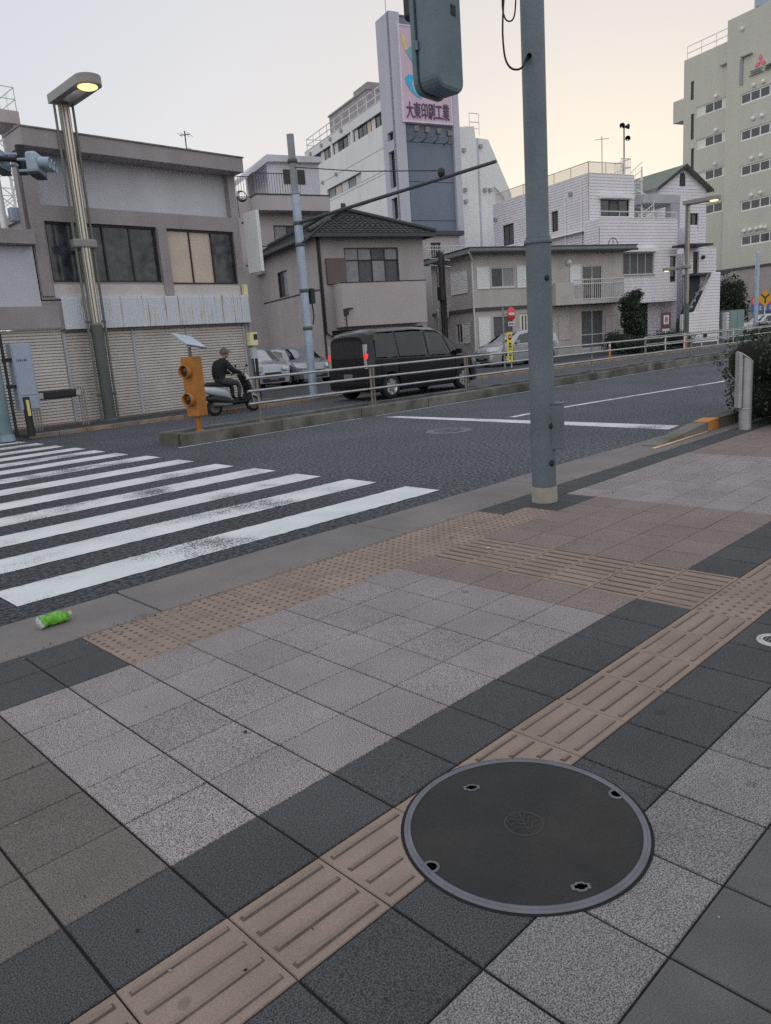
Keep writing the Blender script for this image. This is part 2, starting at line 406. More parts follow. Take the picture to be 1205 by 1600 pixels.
b = MB(); b.quad((-6, -3.0, -.006), (16, -3.0, -.006), (16, 3.88, -.006), (-6, 3.88, -.006)); struct('pavement_bed', b, m_joint)
# grit, leaf crumbs and chips collected in the joints and along the gutter
b = MB(); rg = random.Random(3)
for k in range(900):
    if k < 560: x, y = rg.uniform(-1.5, 9), 3.86 + rg.gauss(0, .05)
    elif k < 700: x, y = rg.uniform(-1, 9), 4.47 + abs(rg.gauss(0, .05))
    else: x, y = rg.uniform(.2, 7), rg.uniform(.4, 3.8)
    s = rg.uniform(.002, .006) * (1.6 if rg.random() < .1 else 1); a = rg.uniform(0, 6.3)
    q = [(x + s * math.cos(a + t_) * rg.uniform(.6, 1.2), y + s * math.sin(a + t_) * rg.uniform(.6, 1.2), .0035) for t_ in (0, 1.5, 3.1, 4.7)]
    b.add(q + [(x, y, .0035 + s * .7)], [(0, 1, 4), (1, 2, 4), (2, 3, 4), (3, 0, 4)], rg.choice((0, 0, 1, 2)))
gr_ = b.build('grit', [M('grit_dark', (.03, .028, .025, 1), .9), M('grit_brown', (.12, .09, .06, 1), .9), M('grit_pale', (.35, .33, .30, 1), .9)])
tag(gr_, 'loose grit and leaf crumbs scattered along the gutter edge', 'grit', kind='stuff')
b = MB(); b.quad((-40, -40, -.02), (60, -40, -.02), (60, 3.88, -.02), (-40, 3.88, -.02)); struct('pavement_beyond', b, m_green)

# ---- median: separate kerb stones with dark infill
b = MB()
x = 6.2; k = 0
while x < 62:
    ln = 1.98; off = random.uniform(-.012, .012); h = .20 + random.uniform(-.006, .006)
    if 20.4 < x < 22.2: h += .03
    b.box(x + .006, x + ln - .006, 11.14 + off, 11.32 + off, -.03, h)
    b.box(x + .006, x + ln - .006, 11.86 + off, 12.04 + off, -.03, h)
    x += ln; k += 1
b.box(6.17, 6.34, 11.33, 11.85, -.03, .203)
struct('median_kerb', b, m_kerb, bev=.015)
b = MB(); b.box(6.35, 62, 11.33, 11.85, -.02, .165); struct('median_fill', b, m_asph2)
# ---- far pavement (one sheet up to and under the buildings) with its low kerb
b = MB()
b.box(5.6, 120, 16.52, 90, -.05, .07, 0); b.box(-60, 5.6, 17.2, 90, -.05, .03, 0)
struct('far_pavement', b, m_asph2)
b = MB(); x = 5.6
while x < 60:
    b.box(x + .004, x + .596, 16.38, 16.515, -.05, .085, 0); x += .6
struct('far_kerb', b, M('far_kerb_stone', C(98, 93, 88, .55), .9, var=.3, vs=3, tint=C(122, 102, 82, .55)), bev=.01)
b = MB(); b.box(5.6, 13.0, 17.9, 18.28, .05, .10, 0); b.box(13.2, 40, 17.4, 17.9, .05, .085)
struct('shopfront_paving', b, M('brown_paving', C(100, 88, 84, G_), .9, var=.2, vs=5, grain=.2))
# ================================================================== STREET FURNITURE, NEAR SIDE
m_pole = M('pole_paint', C(71, 76, 82, .45), .62, var=.16, vs=2.2, grain=.10, gs=60, bump=.08, bs=30, tint=C(60, 70, 72, .45))
m_poled = M('pole_cap_dark', (.015, .016, .02, 1), .6)
m_conc = M('concrete', C(122, 117, 110, .62), .9, var=.18, vs=6, grain=.18, gs=160, bump=.2)
m_cable = M('black_cable', (.02, .02, .022, 1), .6)
m_sig = M('signal_housing_paint', C(68, 81, 87, .45), .5, var=.12, vs=5, grain=.05, gs=80)
m_sigl = M('signal_light_paint', C(124, 136, 148, .5), .5, var=.15, vs=4)
m_steel = M('galvanised_steel', (.50, .50, .51, 1), .34, metal=.85, var=.15, vs=5)
m_steeld = M('weathered_steel', (.22, .21, .20, 1), .55, metal=.6, var=.35, vs=4)
m_black = M('black_paint', (.02, .021, .024, 1), .5, var=.2)
m_rubber = M('rubber', (.018, .018, .019, 1), .85, var=.2, vs=6)
m_white = M('white_paint', (.72, .72, .72, 1), .5, var=.08)
m_yellow = M('yellow_paint', (.62, .42, .04, 1), .55, var=.12, vs=4)
m_red = M('red_paint', (.45, .03, .03, 1), .5, var=.1)

# --- tall signal pole beside the crossing
PXY = Vector((5.31, 3.60, 0))
t = thing('signal_pole', PXY, 'tall grey-green steel pole with capped holes standing at the kerb beside the crossing', 'pole')
b = MB(); b.lathe([(.1, .10), (.1, 2.11), (.098, 2.125)], n=40); b.build('lower_tube', m_pole, t)
b = MB(); b.lathe([(.097, 2.11), (.097, 2.135), (.089, 2.15), (.0885, 4.9), (.0001, 4.92)], n=40); b.build('upper_tube', m_pole, t)
b = MB(); b.lathe([(.109, 2.085), (.111, 2.09), (.111, 2.112), (.1, 2.118)], n=40); b.build('collar', m_pole, t)
b = MB(); b.lathe([(.112, -.01), (.109, .0), (.105, .125), (.1, .13)], n=32); b.build('base_sleeve', m_conc, t)
ca = math.atan2(-.83, -.56)   # roughly the side seen from the camera
for (px_, z, rr) in ((-.35, .335, .026), (-.35, .645, .022), (-.28, 1.818, .022)):
    a = ca + px_ * -1
    n_ = Vector((math.cos(a), math.sin(a), 0))
    b = MB(); b.lathe([(rr * 1.05, .094), (rr * 1.05, .104), (rr * .8, .108), (.0001, .108)], (0, 0, z), 16, axis=n_); b.build('hole_cap', m_poled, t)
a = ca + .95; n_ = Vector((math.cos(a), math.sin(a), 0)); tt = Vector((-n_.y, n_.x, 0))
b = MB(); b.obox(n_ * .125 + Vector((0, 0, .635)), n_ * .045, tt * .052, (0, 0, .185)); b.build('junction_box', m_pole, t, bev=.006)
b = MB(); b.obox(n_ * .125 + Vector((0, 0, .826)), n_ * .052, tt * .058, (0, 0, .007)); b.build('box_lid', m_pole, t, bev=.003)
def smooth(pts, n=6):
    p = [Vector(q) for q in pts]; p = [p[0] * 2 - p[1]] + p + [p[-1] * 2 - p[-2]]; out = []
    for i in range(1, len(p) - 2):
        for k in range(n):
            t_ = k / n; a, b_, c, d = p[i - 1:i + 3]
            out.append(.5 * ((2 * b_) + (c - a) * t_ + (2 * a - 5 * b_ + 4 * c - d) * t_ ** 2 + (3 * b_ - a - 3 * c + d) * t_ ** 3))
    return out + [p[-2]]
def loop(pts, dep): return smooth([at(x, y, dep) - PXY for x, y in pts])
b = MB(); b.tube(loop([(824, 88), (815, 106), (800, 107), (790, 92), (786, 60), (786, 25), (790, -30), (800, -90), (820, -130)], 5.62), .0075, 6); b.build('cable', m_cable, t)
b = MB(); b.tube(loop([(790, -60), (785, 0), (788, 25), (795, 33), (803, 27), (806, 0), (806, -60)], 5.6), .006, 6); b.build('cable', m_cable, t)
p_ = at(826, 88, 5.58) - PXY
b = MB(); b.lathe([(.02, -.02), (.02, .02), (.0001, .021)], p_, 10, axis=(.6, .8, .1)); b.build('cable_gland', m_poled, t)
# --- pedestrian signal hanging beside the pole, seen from behind
c_ = at(687, 60, 5.35); zb = at(690, 150, 5.35).z + .035
t = thing('pedestrian_signal', (c_.x, c_.y, zb), 'blue-grey pedestrian signal seen from behind hanging high beside the tall pole', 'traffic signal', rot=R_(6))
def rbox(x0, x1, y0, y1, z0, z1, r, n=5):
    """box with rounded vertical-plane outline (x-z), extruded in y"""
    pts = []
    for (cx, cz, a0) in ((x1 - r, z0 + r, -90), (x1 - r, z1 - r, 0), (x0 + r, z1 - r, 90), (x0 + r, z0 + r, 180)):
        for k in range(n + 1):
            a = R_(a0 + 90 * k / n); pts.append((cx + r * math.cos(a), cz + r * math.sin(a)))
    return [(x, y0, z) for x, z in pts], (0, y1 - y0, 0)
b = MB(); b.prism(*rbox(-.17, .17, -.085, .085, 0.005, .92, .085)); b.build('housing', m_sig, t, bev=.028)
b = MB(); b.prism(*rbox(-.178, .178, .088, .125, -.004, .928, .09)); b.build('front_door', m_sig, t, bev=.008)
b = MB(); b.prism(*rbox(-.15, .15,   .126, .19, .50, .9, .03)); b.build('visor', m_black, t)
b = MB(); b.box(.03, .085, -.091, -.087, .50, .565); b.build('maker_plate', m_poled, t)
for z in (.30, .75): b = MB(); b.obox((-.178, .075, z), (.008, 0, 0), (0, .014, 0), (0, 0, .03)); b.build('hinge', m_sig, t, bev=.003)
loc = Vector((c_.x, c_.y, zb)); q = (PXY - loc); q.z = 0
b = MB(); mi = Matrix.Rotation(-R_(6), 3, 'Z')
b.tube([mi @ Vector((0, 0, .9)), mi @ Vector((0, 0, 1.1)), mi @ Vector((q.x, q.y, 1.15))], .03, 10); b.build('mounting_arm', m_sig, t)

# --- large round manhole cover in the pavement
m_iron = M('cast_iron', C(40, 41, 42, G_), .62, metal=.0, var=.22, vs=5, grain=.22, gs=420, bump=.6, bs=240, spec=.35, spots=.25, tint=C(45, 43, 41, G_))
m_ring = M('polished_iron_ring', C(94, 96, 102, G_), .5, metal=.3, var=.18, vs=9)
t = thing('manhole_cover', (MC.x, MC.y, 0), 'large round dark iron manhole cover with pale rim lying across the tactile strip', 'manhole cover')
b = MB(); b.lathe([(.361, .0012), (.355, .0016), (.352, .0016)], n=72); b.build('mortar_ring', m_joint, t)
b = MB(); b.lathe([(.352, .001), (.350, .007), (.346, .008), (.344, .006), (.341, .006), (.339, .0085), (.332, .0085), (.331, .004)], n=96); b.build('frame', m_ring, t)
b = MB(); b.lathe([(.331, .0055), (.31, .0062), (.15, .0064), (.0001, .0064)], n=96); b.build('lid', m_iron, t)
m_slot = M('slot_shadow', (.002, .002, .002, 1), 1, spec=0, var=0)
def keyhole(px, py, kind):
    c = gp(px, py, .0064) - Vector((MC.x, MC.y, 0)); c.z = 0
    rd = c.normalized(); tg = Vector((-rd.y, rd.x, 0))
    b1 = MB(); b2 = MB()
    if kind:
        ex = Vector((.75, -.66, 0)) * .74; ey = Vector((.66, .75, 0)) * .82
        oc = [(-.034, .011), (-.018, .013), (-.013, .021), (.013, .021), (.018, .013), (.034, .011), (.034, -.011), (.018, -.013), (.013, -.021), (-.013, -.021), (-.018, -.013), (-.034, -.011)]
        b1.prism([c + ex * x + ey * y + Vector((0, 0, .006)) for x, y in oc], (0, 0, .002))
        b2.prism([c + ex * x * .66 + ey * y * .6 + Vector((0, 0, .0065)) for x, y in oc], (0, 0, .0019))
    else:
        c = rd * .325
        b1.lathe([(.024, .005), (.024, .0086), (.017, .0086), (.017, .005)], c, 20)
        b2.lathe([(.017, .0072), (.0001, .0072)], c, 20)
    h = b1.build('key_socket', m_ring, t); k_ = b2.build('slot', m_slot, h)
keyhole(737, 1231, 1); keyhole(908, 1386, 1); keyhole(947, 1246, 0); keyhole(660, 1361, 0)
b = MB(); b.lathe([(.058, .006), (.058, .0074), (.052, .0074), (.052, .006)], n=36)
wv = []
for k in range(9):
    x = -.04 + .01 * k; wv.append((x, .012 * math.sin(k * 1.1)))
for dy in (-.018, .004, .024):
    b.tube([(x, y + dy, .0066) for x, y in wv], .0028, 5)
b.tube([(-.012, -.045, .0066), (.0, 0, .0066), (.014, .045, .0066)], .003, 5)
m_emb = M('worn_iron_relief', C(50, 48, 46, G_), .6, var=.2, vs=20); eo = b.build('emblem', m_emb, t); eo.rotation_euler = (0, 0, R_(-20))
# --- small drain cover at the right edge
c_ = gp(1207, 1003); m_br = M('bright_cast_metal', (.55, .54, .56, 1), .4, metal=.6, var=.2, vs=20)
t = thing('drain_cover', (c_.x + .02, c_.y, 0), 'small round drain cover with bright metal ring in the dark tiles', 'drain cover')
b = MB(); b.lathe([(.072, .0), (.070, .005), (.06, .006), (.058, .004)], n=36); b.build('outer_ring', m_br, t)
b = MB(); b.lathe([(.057, .003), (.055, .006), (.045, .006), (.044, .003)], n=36); b.build('inner_ring', m_br, t)
b = MB(); b.lathe([(.045, .002), (.0001, .002)], n=30); b.build('lid', m_poled, t)
b = MB()
for k in range(-2, 3): b.box(-.036 + .006 * abs(k), .036 - .006 * abs(k), k * .015 - .0035, k * .015 + .0035, .002, .005)
b.build('grate', m_steeld, t)
# --- cover in the carriageway
c_ = gp(701, 673)
t = thing('road_manhole', (c_.x, c_.y, .0), 'round worn iron manhole cover set in the asphalt near the stop line', 'manhole cover')
m_rm = M('road_iron', C(96, 98, 104, G_), .6, metal=.3, var=.4, vs=9, grain=.4, gs=60)
b = MB(); b.lathe([(.36, .001), (.35, .006), (.31, .006), (.305, .002)], n=48); b.build('frame', m_rm, t)
b = MB(); b.lathe([(.305, .003), (.0001, .004)], n=48)
for i in range(-5, 6):
    for j in range(-5, 6):
        if i * i + j * j < 24: b.box(i * .05 - .014, i * .05 + .014, j * .05 - .014, j * .05 + .014, .003, .008)
b.build('lid', m_rm, t)
# --- flattened green bottle in the gutter
a_ = gp(62, 984); c_ = gp(113, 966); ax = (c_ - a_); ln = ax.length; rz = math.atan2(ax.y, ax.x)
m_bot = M('green_label', (.09, .34, .015, 1), .35, var=.3, vs=60, tint=(.2, .52, .06, 1))
m_clr = M('clear_plastic', (.55, .58, .55, 1), .2, var=.2, vs=60)
t = thing('drink_bottle', (a_.x, a_.y, .004), 'crumpled bright green drink bottle lying in the concrete gutter', 'bottle', rz)
def squash(mbs, f=.80):
    mbs.v = [(x + .004 * math.sin(y * 300), y * (1 + .14 * math.sin(x * 90)) + .010 * math.sin(x * 34), .004 + (z + .031) * f * (1 + .18 * math.sin(x * 70 + y * 60))) for x, y, z in mbs.v]
b = MB(); b.lathe([(.0001, 0), (.032, .002), (.038, .010), (.038, ln * .05)], n=20, axis=(1, 0, 0)); squash(b); b.build('base', m_clr, t)
b = MB(); b.lathe([(.0388, ln * (.035 + .074 * k)) if k % 3 else (.035, ln * (.035 + .074 * k)) for k in range(11)], n=24, axis=(1, 0, 0)); squash(b); b.build('label', m_bot, t)
b = MB(); b.lathe([(.037, ln * .76), (.030, ln * .83), (.016, ln * .88), (.013, ln * .90)], n=20, axis=(1, 0, 0)); squash(b); b.build('shoulder', m_clr, t)
b = MB(); b.lathe([(.0145, ln * .895), (.0145, ln * .99), (.0001, ln)], n=16, axis=(1, 0, 0)); squash(b); b.build('cap', M('cream_cap', (.55, .48, .30, 1), .5), t)
# --- litter on the tactile paving
m_leaf_d = M('dry_leaf', (.16, .12, .08, 1), .8, var=.3, vs=40); m_paper = M('paper_scrap', (.6, .6, .6, 1), .8)
for (px, py, kind, lab) in ((706, 842, 0, 'small brown twig lying on the tactile blocks near the kerb'), (728, 826, 1, 'small white paper scrap on the studded blocks beside the twig'), (763, 857, 1, 'small white scrap lying where the ribbed blocks begin')):
    c_ = gp(px, py); b = MB()
    if kind == 0:
        b.tube([(-.03, 0, .008), (0, .006, .010), (.03, .0, .008)], .0022, 5); b.tube([(0, .006, .009), (.02, .025, .008), (.04, .03, .008)], .0018, 5)
        o = b.build('twig', m_leaf_d)
    else:
        b.prism([(-.014, -.006, .005), (.012, -.008, .006), (.015, .006, .005), (-.010, .008, .007)], (0, 0, .0015)); o = b.build('paper_scrap', m_paper)
    o.location = (c_.x, c_.y, 0); tag(o, lab, 'litter')
# --- clipped hedge and slanted-top bollards at the right
def leaves(mb, pts, size, mis=(0,), flat=.5):
    for p in pts:
        p = Vector(p); n = Vector((random.gauss(0, 1), random.gauss(0, 1), random.gauss(0, 1) + flat)).normalized()
        x = n.orthogonal().normalized(); y = n.cross(x); a = random.uniform(0, 6.28)
        x, y = x * math.cos(a) + y * math.sin(a), y * math.cos(a) - x * math.sin(a)
        s = size * random.uniform(.6, 1.3)
        mb.add([p - x * s, p - y * s * .45 + n * s * .12, p + x * s, p + y * s * .45 + n * s * .12], [(0, 1, 2, 3)], random.choice(mis))
m_lf = [M('leaf_dark', (.018, .032, .016, 1), .55, var=.3, vs=3), M('leaf_mid', (.032, .055, .024, 1), .55, var=.3, vs=3), M('leaf_light', (.06, .085, .045, 1), .55, var=.3, vs=3)]
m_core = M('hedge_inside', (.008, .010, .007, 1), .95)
def shrub(name, boxes, n, size, label, cat, mats=None, group=None, stems=None, z0=0):
    """boxes: list of (cx,cy,cz,rx,ry,rz) ellipsoid-ish clumps in world space"""
    base = Vector((boxes[0][0], boxes[0][1], z0)); t = thing(name, base, label, cat, group=group)
    vol = [bx[3] * bx[4] * bx[5] for bx in boxes]; sv = sum(vol); b = MB(); core = MB()
    for bx, v in zip(boxes, vol):
        k = int(n * v / sv); pts = []
        while len(pts) < k:
            d = Vector((random.gauss(0, 1), random.gauss(0, 1), random.gauss(0, 1))).normalized()
            r = random.uniform(.62, 1.0) ** .5 * (1 + .16 * math.sin(d.x * 5 + bx[0] * 3) * math.sin(d.z * 6 + bx[1]) + random.uniform(-.05, .10))
            p = Vector((bx[0] + d.x * bx[3] * r, bx[1] + d.y * bx[4] * r, bx[2] + d.z * bx[5] * r))
            if p.z > z0 + .01: pts.append(p - base)
        leaves(b, pts, size, (0, 0, 1, 1, 2))
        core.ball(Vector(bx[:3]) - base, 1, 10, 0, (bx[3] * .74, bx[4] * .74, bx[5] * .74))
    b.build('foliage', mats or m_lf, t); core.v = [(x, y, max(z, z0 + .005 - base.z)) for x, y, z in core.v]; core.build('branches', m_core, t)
    if stems:
        s = MB(); s.tube([(0, 0, -.05), (0.02, .01, stems * .5), (0, 0, stems)], [.05, .04, .03], 7); s.build('trunk', m_steeld, t)
    return t
hb = []
x = 10.62
while x < 17.5:
    for (y, z) in ((3.80, .40), (3.80, .76), (3.2, .40), (3.2, .78)):
        hb.append((x + random.uniform(-.1, .1), y + random.uniform(-.08, .08), z + random.uniform(-.05, .05), .45, .42, .40))
    x += .65
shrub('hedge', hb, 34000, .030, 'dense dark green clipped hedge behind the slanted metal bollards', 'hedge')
m_bol = M('bollard_aluminium', (.45, .45, .47, 1), .42, metal=.55, var=.12, vs=5)
def bollard(c, label):
    t = thing('bollard', c, label, 'bollard', rot=R_(-35), group='slanted metal bollards by the hedge')
    def cyl(r, x0, z0, z1, sl, n=28, half=None):
        lo = []; hi = []
        for k in range(n):
            a = 2 * math.pi * k / n; x = x0 + r * math.cos(a); y = r * math.sin(a)
            lo.append((x, y, z0)); hi.append((x, y, z1 - sl * x))
        return lo, hi
    b = MB(); lo, hi = cyl(.075, .03, 0, .90, .75); n = 28
    b.add(lo + hi, [(i, (i + 1) % n, n + (i + 1) % n, n + i) for i in range(n)], 0, True); b.poly(hi, 0); b.build('post', m_bol, t)
    b = MB(); b.prism([(-.10, -.05, .28), (-.055, -.05, .28), (-.055, -.05, .945), (-.10, -.05, .98)], (0, .10, 0)); b.build('side_plate', m_bol, t, bev=.006)
    b = MB(); b.lathe([(.077, .255), (.079, .262), (.079, .27), (.077, .277)], (.03, 0, 0), 28); b.build('ring', m_bol, t)
    b = MB(); b.prism([(.002 + .108 * math.cos(a * .3307), .082 * math.sin(a * .3307), .902 - .75 * .108 * math.cos(a * .3307)) for a in range(19)], (0, 0, .012)); b.build('top_plate', M('pale_top_plate', (.7, .68, .62, 1), .5), t, bev=.003)
    return t
c_ = gp(1170, 669); b1 = bollard((c_.x - .12, c_.y + .03, 0), 'grey metal bollard with slanted pale top standing in front of the hedge')
p2 = at(1197, 556, 12.2); dup(b1, (p2.x, p2.y - .3, .12), label='slanted metal bollard buried in the hedge, only its pale top showing')

# ================================================================== MEDIAN
YR = 11.68
posts = [8.1, 10.96, 14.05, 16.9, 19.75, 23.0, 26.3, 29.4, 32.5, 35.6, 38.7, 41.8, 44.9, 48, 51.1, 54.2, 57.3, 60.4]
t = thing('guard_rail', (8.1, YR, .165), 'galvanised three-bar pipe railing running along the concrete median', 'railing')
m_railp = M('rail_post_steel', (.30, .285, .27, 1), .45, metal=.6, var=.3, vs=6, tint=(.30, .22, .15, 1))
for x in posts:
    b = MB(); b.tube([(x - 8.1, -.02, -.01), (x - 8.1, -.02, .80)], .026, 10)
    if 10.9 < x < 17: b.tube([(x - 8.02, -.02, -.01), (x - 8.02, -.02, .80)], .022, 8)
    b.obox((x - 8.1, -.02, .006), (.07, 0, 0), (0, .07, 0), (0, 0, .008))
    b.build('post', m_railp, t)
for z in (.34, .57, .80):
    b = MB(); b.tube([(-.25, -.055, z), (52.3, -.055, z)], .0235, 10); b.build('rail', m_steel, t)
b = MB()
# orange solar beacon at the end of the median
c_ = Vector((6.80, 11.66, .165)); m_or = M('orange_paint', (.42, .165, .028, 1), .55, var=.15, vs=6)
t = thing('warning_beacon', c_, 'orange two-lamp warning beacon with solar panel on the median end', 'warning beacon', rot=R_(18))
b = MB(); b.tube([(0, 0, 0), (0, 0, .26)], .045, 10); b.lathe([(.075, 0), (.075, .012), (.045, .02)], n=16); b.build('stand', m_or, t)
b = MB(); b.box(-.12, .12, -.13, .13, .25, 1.26); b.build('body', m_or, t, bev=.015)
m_lens = M('amber_lens', (.06, .02, .01, 1), .25)
for z in (.55, 1.02):
    for s in (-1,):
        b = MB(); b.lathe([(.105, 0), (.115, .06), (.11, .11), (.098, .11), (.1, .01)], (-.12, 0, z), 20, axis=(-1, 0, 0)); h = b.build('hood', m_or, t)
        b = MB(); b.lathe([(.1, .045), (.06, .075), (.0001, .085)], (-.12, 0, z), 20, axis=(-1, 0, 0)); b.build('lens', m_lens, h)
b = MB(); b.tube([(0, 0, 1.26), (0, 0, 1.42)], .022, 8); b.build('bracket', m_steeld, t)
rm = Matrix.Rotation(-R_(18), 3, 'Z'); pl_ = rm @ (RV * .165 - UV * .125 - FV * .17); ps_ = rm @ (RV * .11 + UV * .012 + FV * .17)
pn_ = ps_.cross(pl_).normalized(); pn_ = pn_ if pn_.z > 0 else -pn_
b = MB(); b.obox((.0, 0.0, 1.52), pl_ * 1.12, ps_ * 1.12, pn_ * .014); pn = b.build('solar_panel', m_steel, t)
b = MB(); b.obox(Vector((0, 0, 1.52)) + pn_ * .016, pl_ * 1.05, ps_ * 1.05, pn_ * .003); b.build('cells', M('solar_cells', C(165, 176, 190, .62), .18, var=.1), pn)
# ================================================================== VEHICLES
def paint(name, col, met=.2, ro=.3): return M(name, col, ro, metal=met, var=.04, coat=1.0)
m_glass = M('dark_glass', (.012, .014, .017, 1), .06, var=0, spec=.8)
m_glassc = M('tinted_glass', (.05, .055, .055, 1), .05, var=0, spec=.9)
m_glassr = M('rear_glass', (.06, .06, .07, 1), .08, metal=.5, var=0)
def see_glass():
    m = bpy.data.materials.new('see_through_glass'); m.use_nodes = True; t = m.node_tree; n = t.nodes; l = t.links
    for q in list(n):
        if q.type == 'BSDF_PRINCIPLED': n.remove(q)
    tr = n.new('ShaderNodeBsdfTransparent'); tr.inputs[0].default_value = (.42, .43, .42, 1); gl = n.new('ShaderNodeBsdfGlossy'); gl.inputs['Roughness'].default_value = .03; gl.inputs['Color'].default_value = (.9, .9, .9, 1)
    f = n.new('ShaderNodeFresnel'); f.inputs[0].default_value = 1.75; mx = n.new('ShaderNodeMixShader'); l.new(f.outputs[0], mx.inputs[0]); l.new(tr.outputs[0], mx.inputs[1]); l.new(gl.outputs[0], mx.inputs[2])
    l.new(mx.outputs[0], n['Material Output'].inputs[0]); return m
m_see = see_glass(); m_seat = M('dark_seat_cloth', (.02, .02, .022, 1), .9)
m_refl = M('mirror_tint_glass', (.16, .15, .14, 1), .05, metal=.6, var=0)
m_tyre = m_rubber; m_rim = M('alloy_rim', (.55, .55, .57, 1), .3, metal=.9, var=.05)
m_tail = M('lit_tail_lamp', (.80, .05, .05, 1), .3, emit=.14, var=0); m_tailc = M('clear_lamp_lens', (.50, .46, .46, 1), .15, var=.1)
m_tailo = M('unlit_tail_lamp', (.35, .02, .02, 1), .25, var=0)
m_head = M('headlight_lens', (.62, .64, .66, 1), .12, var=.05, coat=.5)
m_plate = M('number_plate', (.20, .19, .20, 1), .6, var=.02)
m_chrome = M('chrome', (.7, .7, .72, 1), .12, metal=1, var=0)
def interp(tab, x):
    if x <= tab[0][0]: return tab[0][1]
    for (xa, ya), (xb, yb) in zip(tab, tab[1:]):
        if x <= xb:
            f = (x - xa) / (xb - xa) if xb > xa else 0
            f = f * f * (3 - 2 * f) * .35 + f * .65
            return ya + (yb - ya) * f
    return tab[-1][1]
def car(name, loc, rot, label, body_mat, Lc, W, top, belt, wheels, rw, glass_side, wind, rear, roofm=None, tail_on=False, rear_kind='van', cat='car', group=None, glass=None, see=False):
    """x forward from the tail; top = roof/bonnet outline, belt = window sill line; both tables of (x, z)"""
    t = thing(name, loc, label, cat, rot, group); hw = W / 2
    xs = set([0.0, Lc]); k = 0
    while k * .09 < Lc: xs.add(round(k * .09, 3)); k += 1
    for wx in wheels:
        for q in range(-8, 9): xs.add(round(wx + (rw + .045) * math.sin(q / 8 * math.pi / 2), 3))
    xs = sorted(x for x in xs if 0 <= x <= Lc)
    def plan(x):   # half width along the length: rounded corners
        f = 1.0
        if x < .22: f = 1 - .09 * ((.22 - x) / .22) ** 2
        if x > Lc - .75: f = 1 - .30 * ((x - Lc + .75) / .75) ** 2.4
        return hw * f
    def zlow(x):
        z = .20 + (.10 * max(0, (.35 - x) / .35)) + .04 * max(0, (x - Lc + .5) / .5)
        for wx in wheels:
            r = rw + .045
            if abs(x - wx) < r: z = max(z, .02 + rw + math.sqrt(r * r - (x - wx) ** 2))
        return z
    def ring(x):
        zt = interp(top, x); zb = min(interp(belt, x), zt - .02); zl = zlow(x); p = plan(x)
        zm = max(.55, zl + .02) if zl < .6 else zl + .015
        zm = min(zm, zb - .03); ins = .0 if zt - zb < .08 else min(.19, (zt - zb) * .34)
        zw = zt - min(.085, (zt - zb) * .3)
        h = [(0, zl), (p * .97, zl), (p, zm), (p * .995, zb - .02), (p * .975, zb), (p * .975 - ins * .86, zw), (p * .975 - ins - .09 * (1 if ins else .4), zt - .008), (0, zt + .02)]
        return h
    b = MB(); vs = []; nR = 14; h0 = None
    for x in xs:
        h = ring(x)
        full = [(x, y, z) for y, z in h] + [(x, -y, z) for y, z in h[-2:0:-1]]
        vs += full
    fs = []
    for i in range(len(xs) - 1):
        xm_ = (xs[i] + xs[i + 1]) / 2
        open_side = see and any(xa + .02 < xm_ < min(xb, xtb) - .01 for (xa, xb, xta, xtb) in glass_side)
        open_top = see and wind[0] + .05 < xm_ < wind[1] - .05
        for k in range(nR):
            if (open_side and k in (4, 9)) or (open_top and k in (6, 7)): continue
            fs.append((i * nR + k, i * nR + (k + 1) % nR, (i + 1) * nR + (k + 1) % nR, (i + 1) * nR + k))
    fs.append(tuple(range(nR))); fs.append(tuple(range((len(xs) - 1) * nR, len(xs) * nR))[::-1])
    b.add(vs, fs, 0, True); b.build('body', body_mat, t, sharp=38)
    # side glass: follows the cabin side, set just proud of it
    def sg(x, f, s, off=.006):
        h = ring(x); (ya, za), (yb, zb) = h[4], h[5]
        za += .025; y = ya + (yb - ya) * f; z = za + (zb - za) * f
        return (x, s * (y + off), z + off * .3)
    for s in (-1, 1):
        for (xa, xb, xta, xtb) in glass_side:
            g = MB(); n = 8
            for k in range(n):
                f0, f1 = k / n, (k + 1) / n
                x00, x10 = xa + (xb - xa) * f0, xa + (xb - xa) * f1; x01, x11 = xta + (xtb - xta) * f0, xta + (xtb - xta) * f1
                g.quad(sg(x00, .0, s), sg(x10, .0, s), sg(x11, .93, s), sg(x01, .93, s), 0, True)
            g.build('side_window', m_see if see else (glass or m_glass), t)
    def band(xa, xb, name, f=.9, mat=None, off=.008):
        g = MB(); n = 6
        for k in range(n):
            x0 = xa + (xb - xa) * k / n; x1 = xa + (xb - xa) * (k + 1) / n
            h0, h1 = ring(x0), ring(x1); sgn = 1 if xb > xa else -1
            nx = off * (1 if xb > Lc * .5 else -1) * .6
            g.quad((x0 + nx, -h0[6][0] * f, h0[6][1] + off), (x0 + nx, h0[6][0] * f, h0[6][1] + off), (x1 + nx, h1[6][0] * f, h1[6][1] + off), (x1 + nx, -h1[6][0] * f, h1[6][1] + off), 0, True)
        g.build(name, mat or m_glass, t)
    band(wind[0], wind[1], 'windscreen', .97, m_see if see else None)
    if see:
        for xr in see:
            for s in (-1, 1):
                g = MB(); g.prism([(xr, s * .18, .45), (xr + .5, s * .18, .45), (xr + .5, s * .18, .62), (xr + .12, s * .18, .66), (xr - .08, s * .18, 1.22), (xr - .2, s * .18, 1.22)], (0, s * .48, 0)); g.box(xr - .19, xr - .08, min(s * .3, s * .54), max(s * .3, s * .54), 1.23, 1.42); g.build('seat', m_seat, t, bev=.03)
        g = MB(); g.box(.1, Lc - .5, -hw + .12, hw - .12, .36, .44); g.build('cabin_floor', m_seat, t)
        g = MB(); g.box(wind[1] - .45, wind[1] - .05, -hw + .14, hw - .14, .80, .96); g.build('dashboard', m_seat, t, bev=.03)
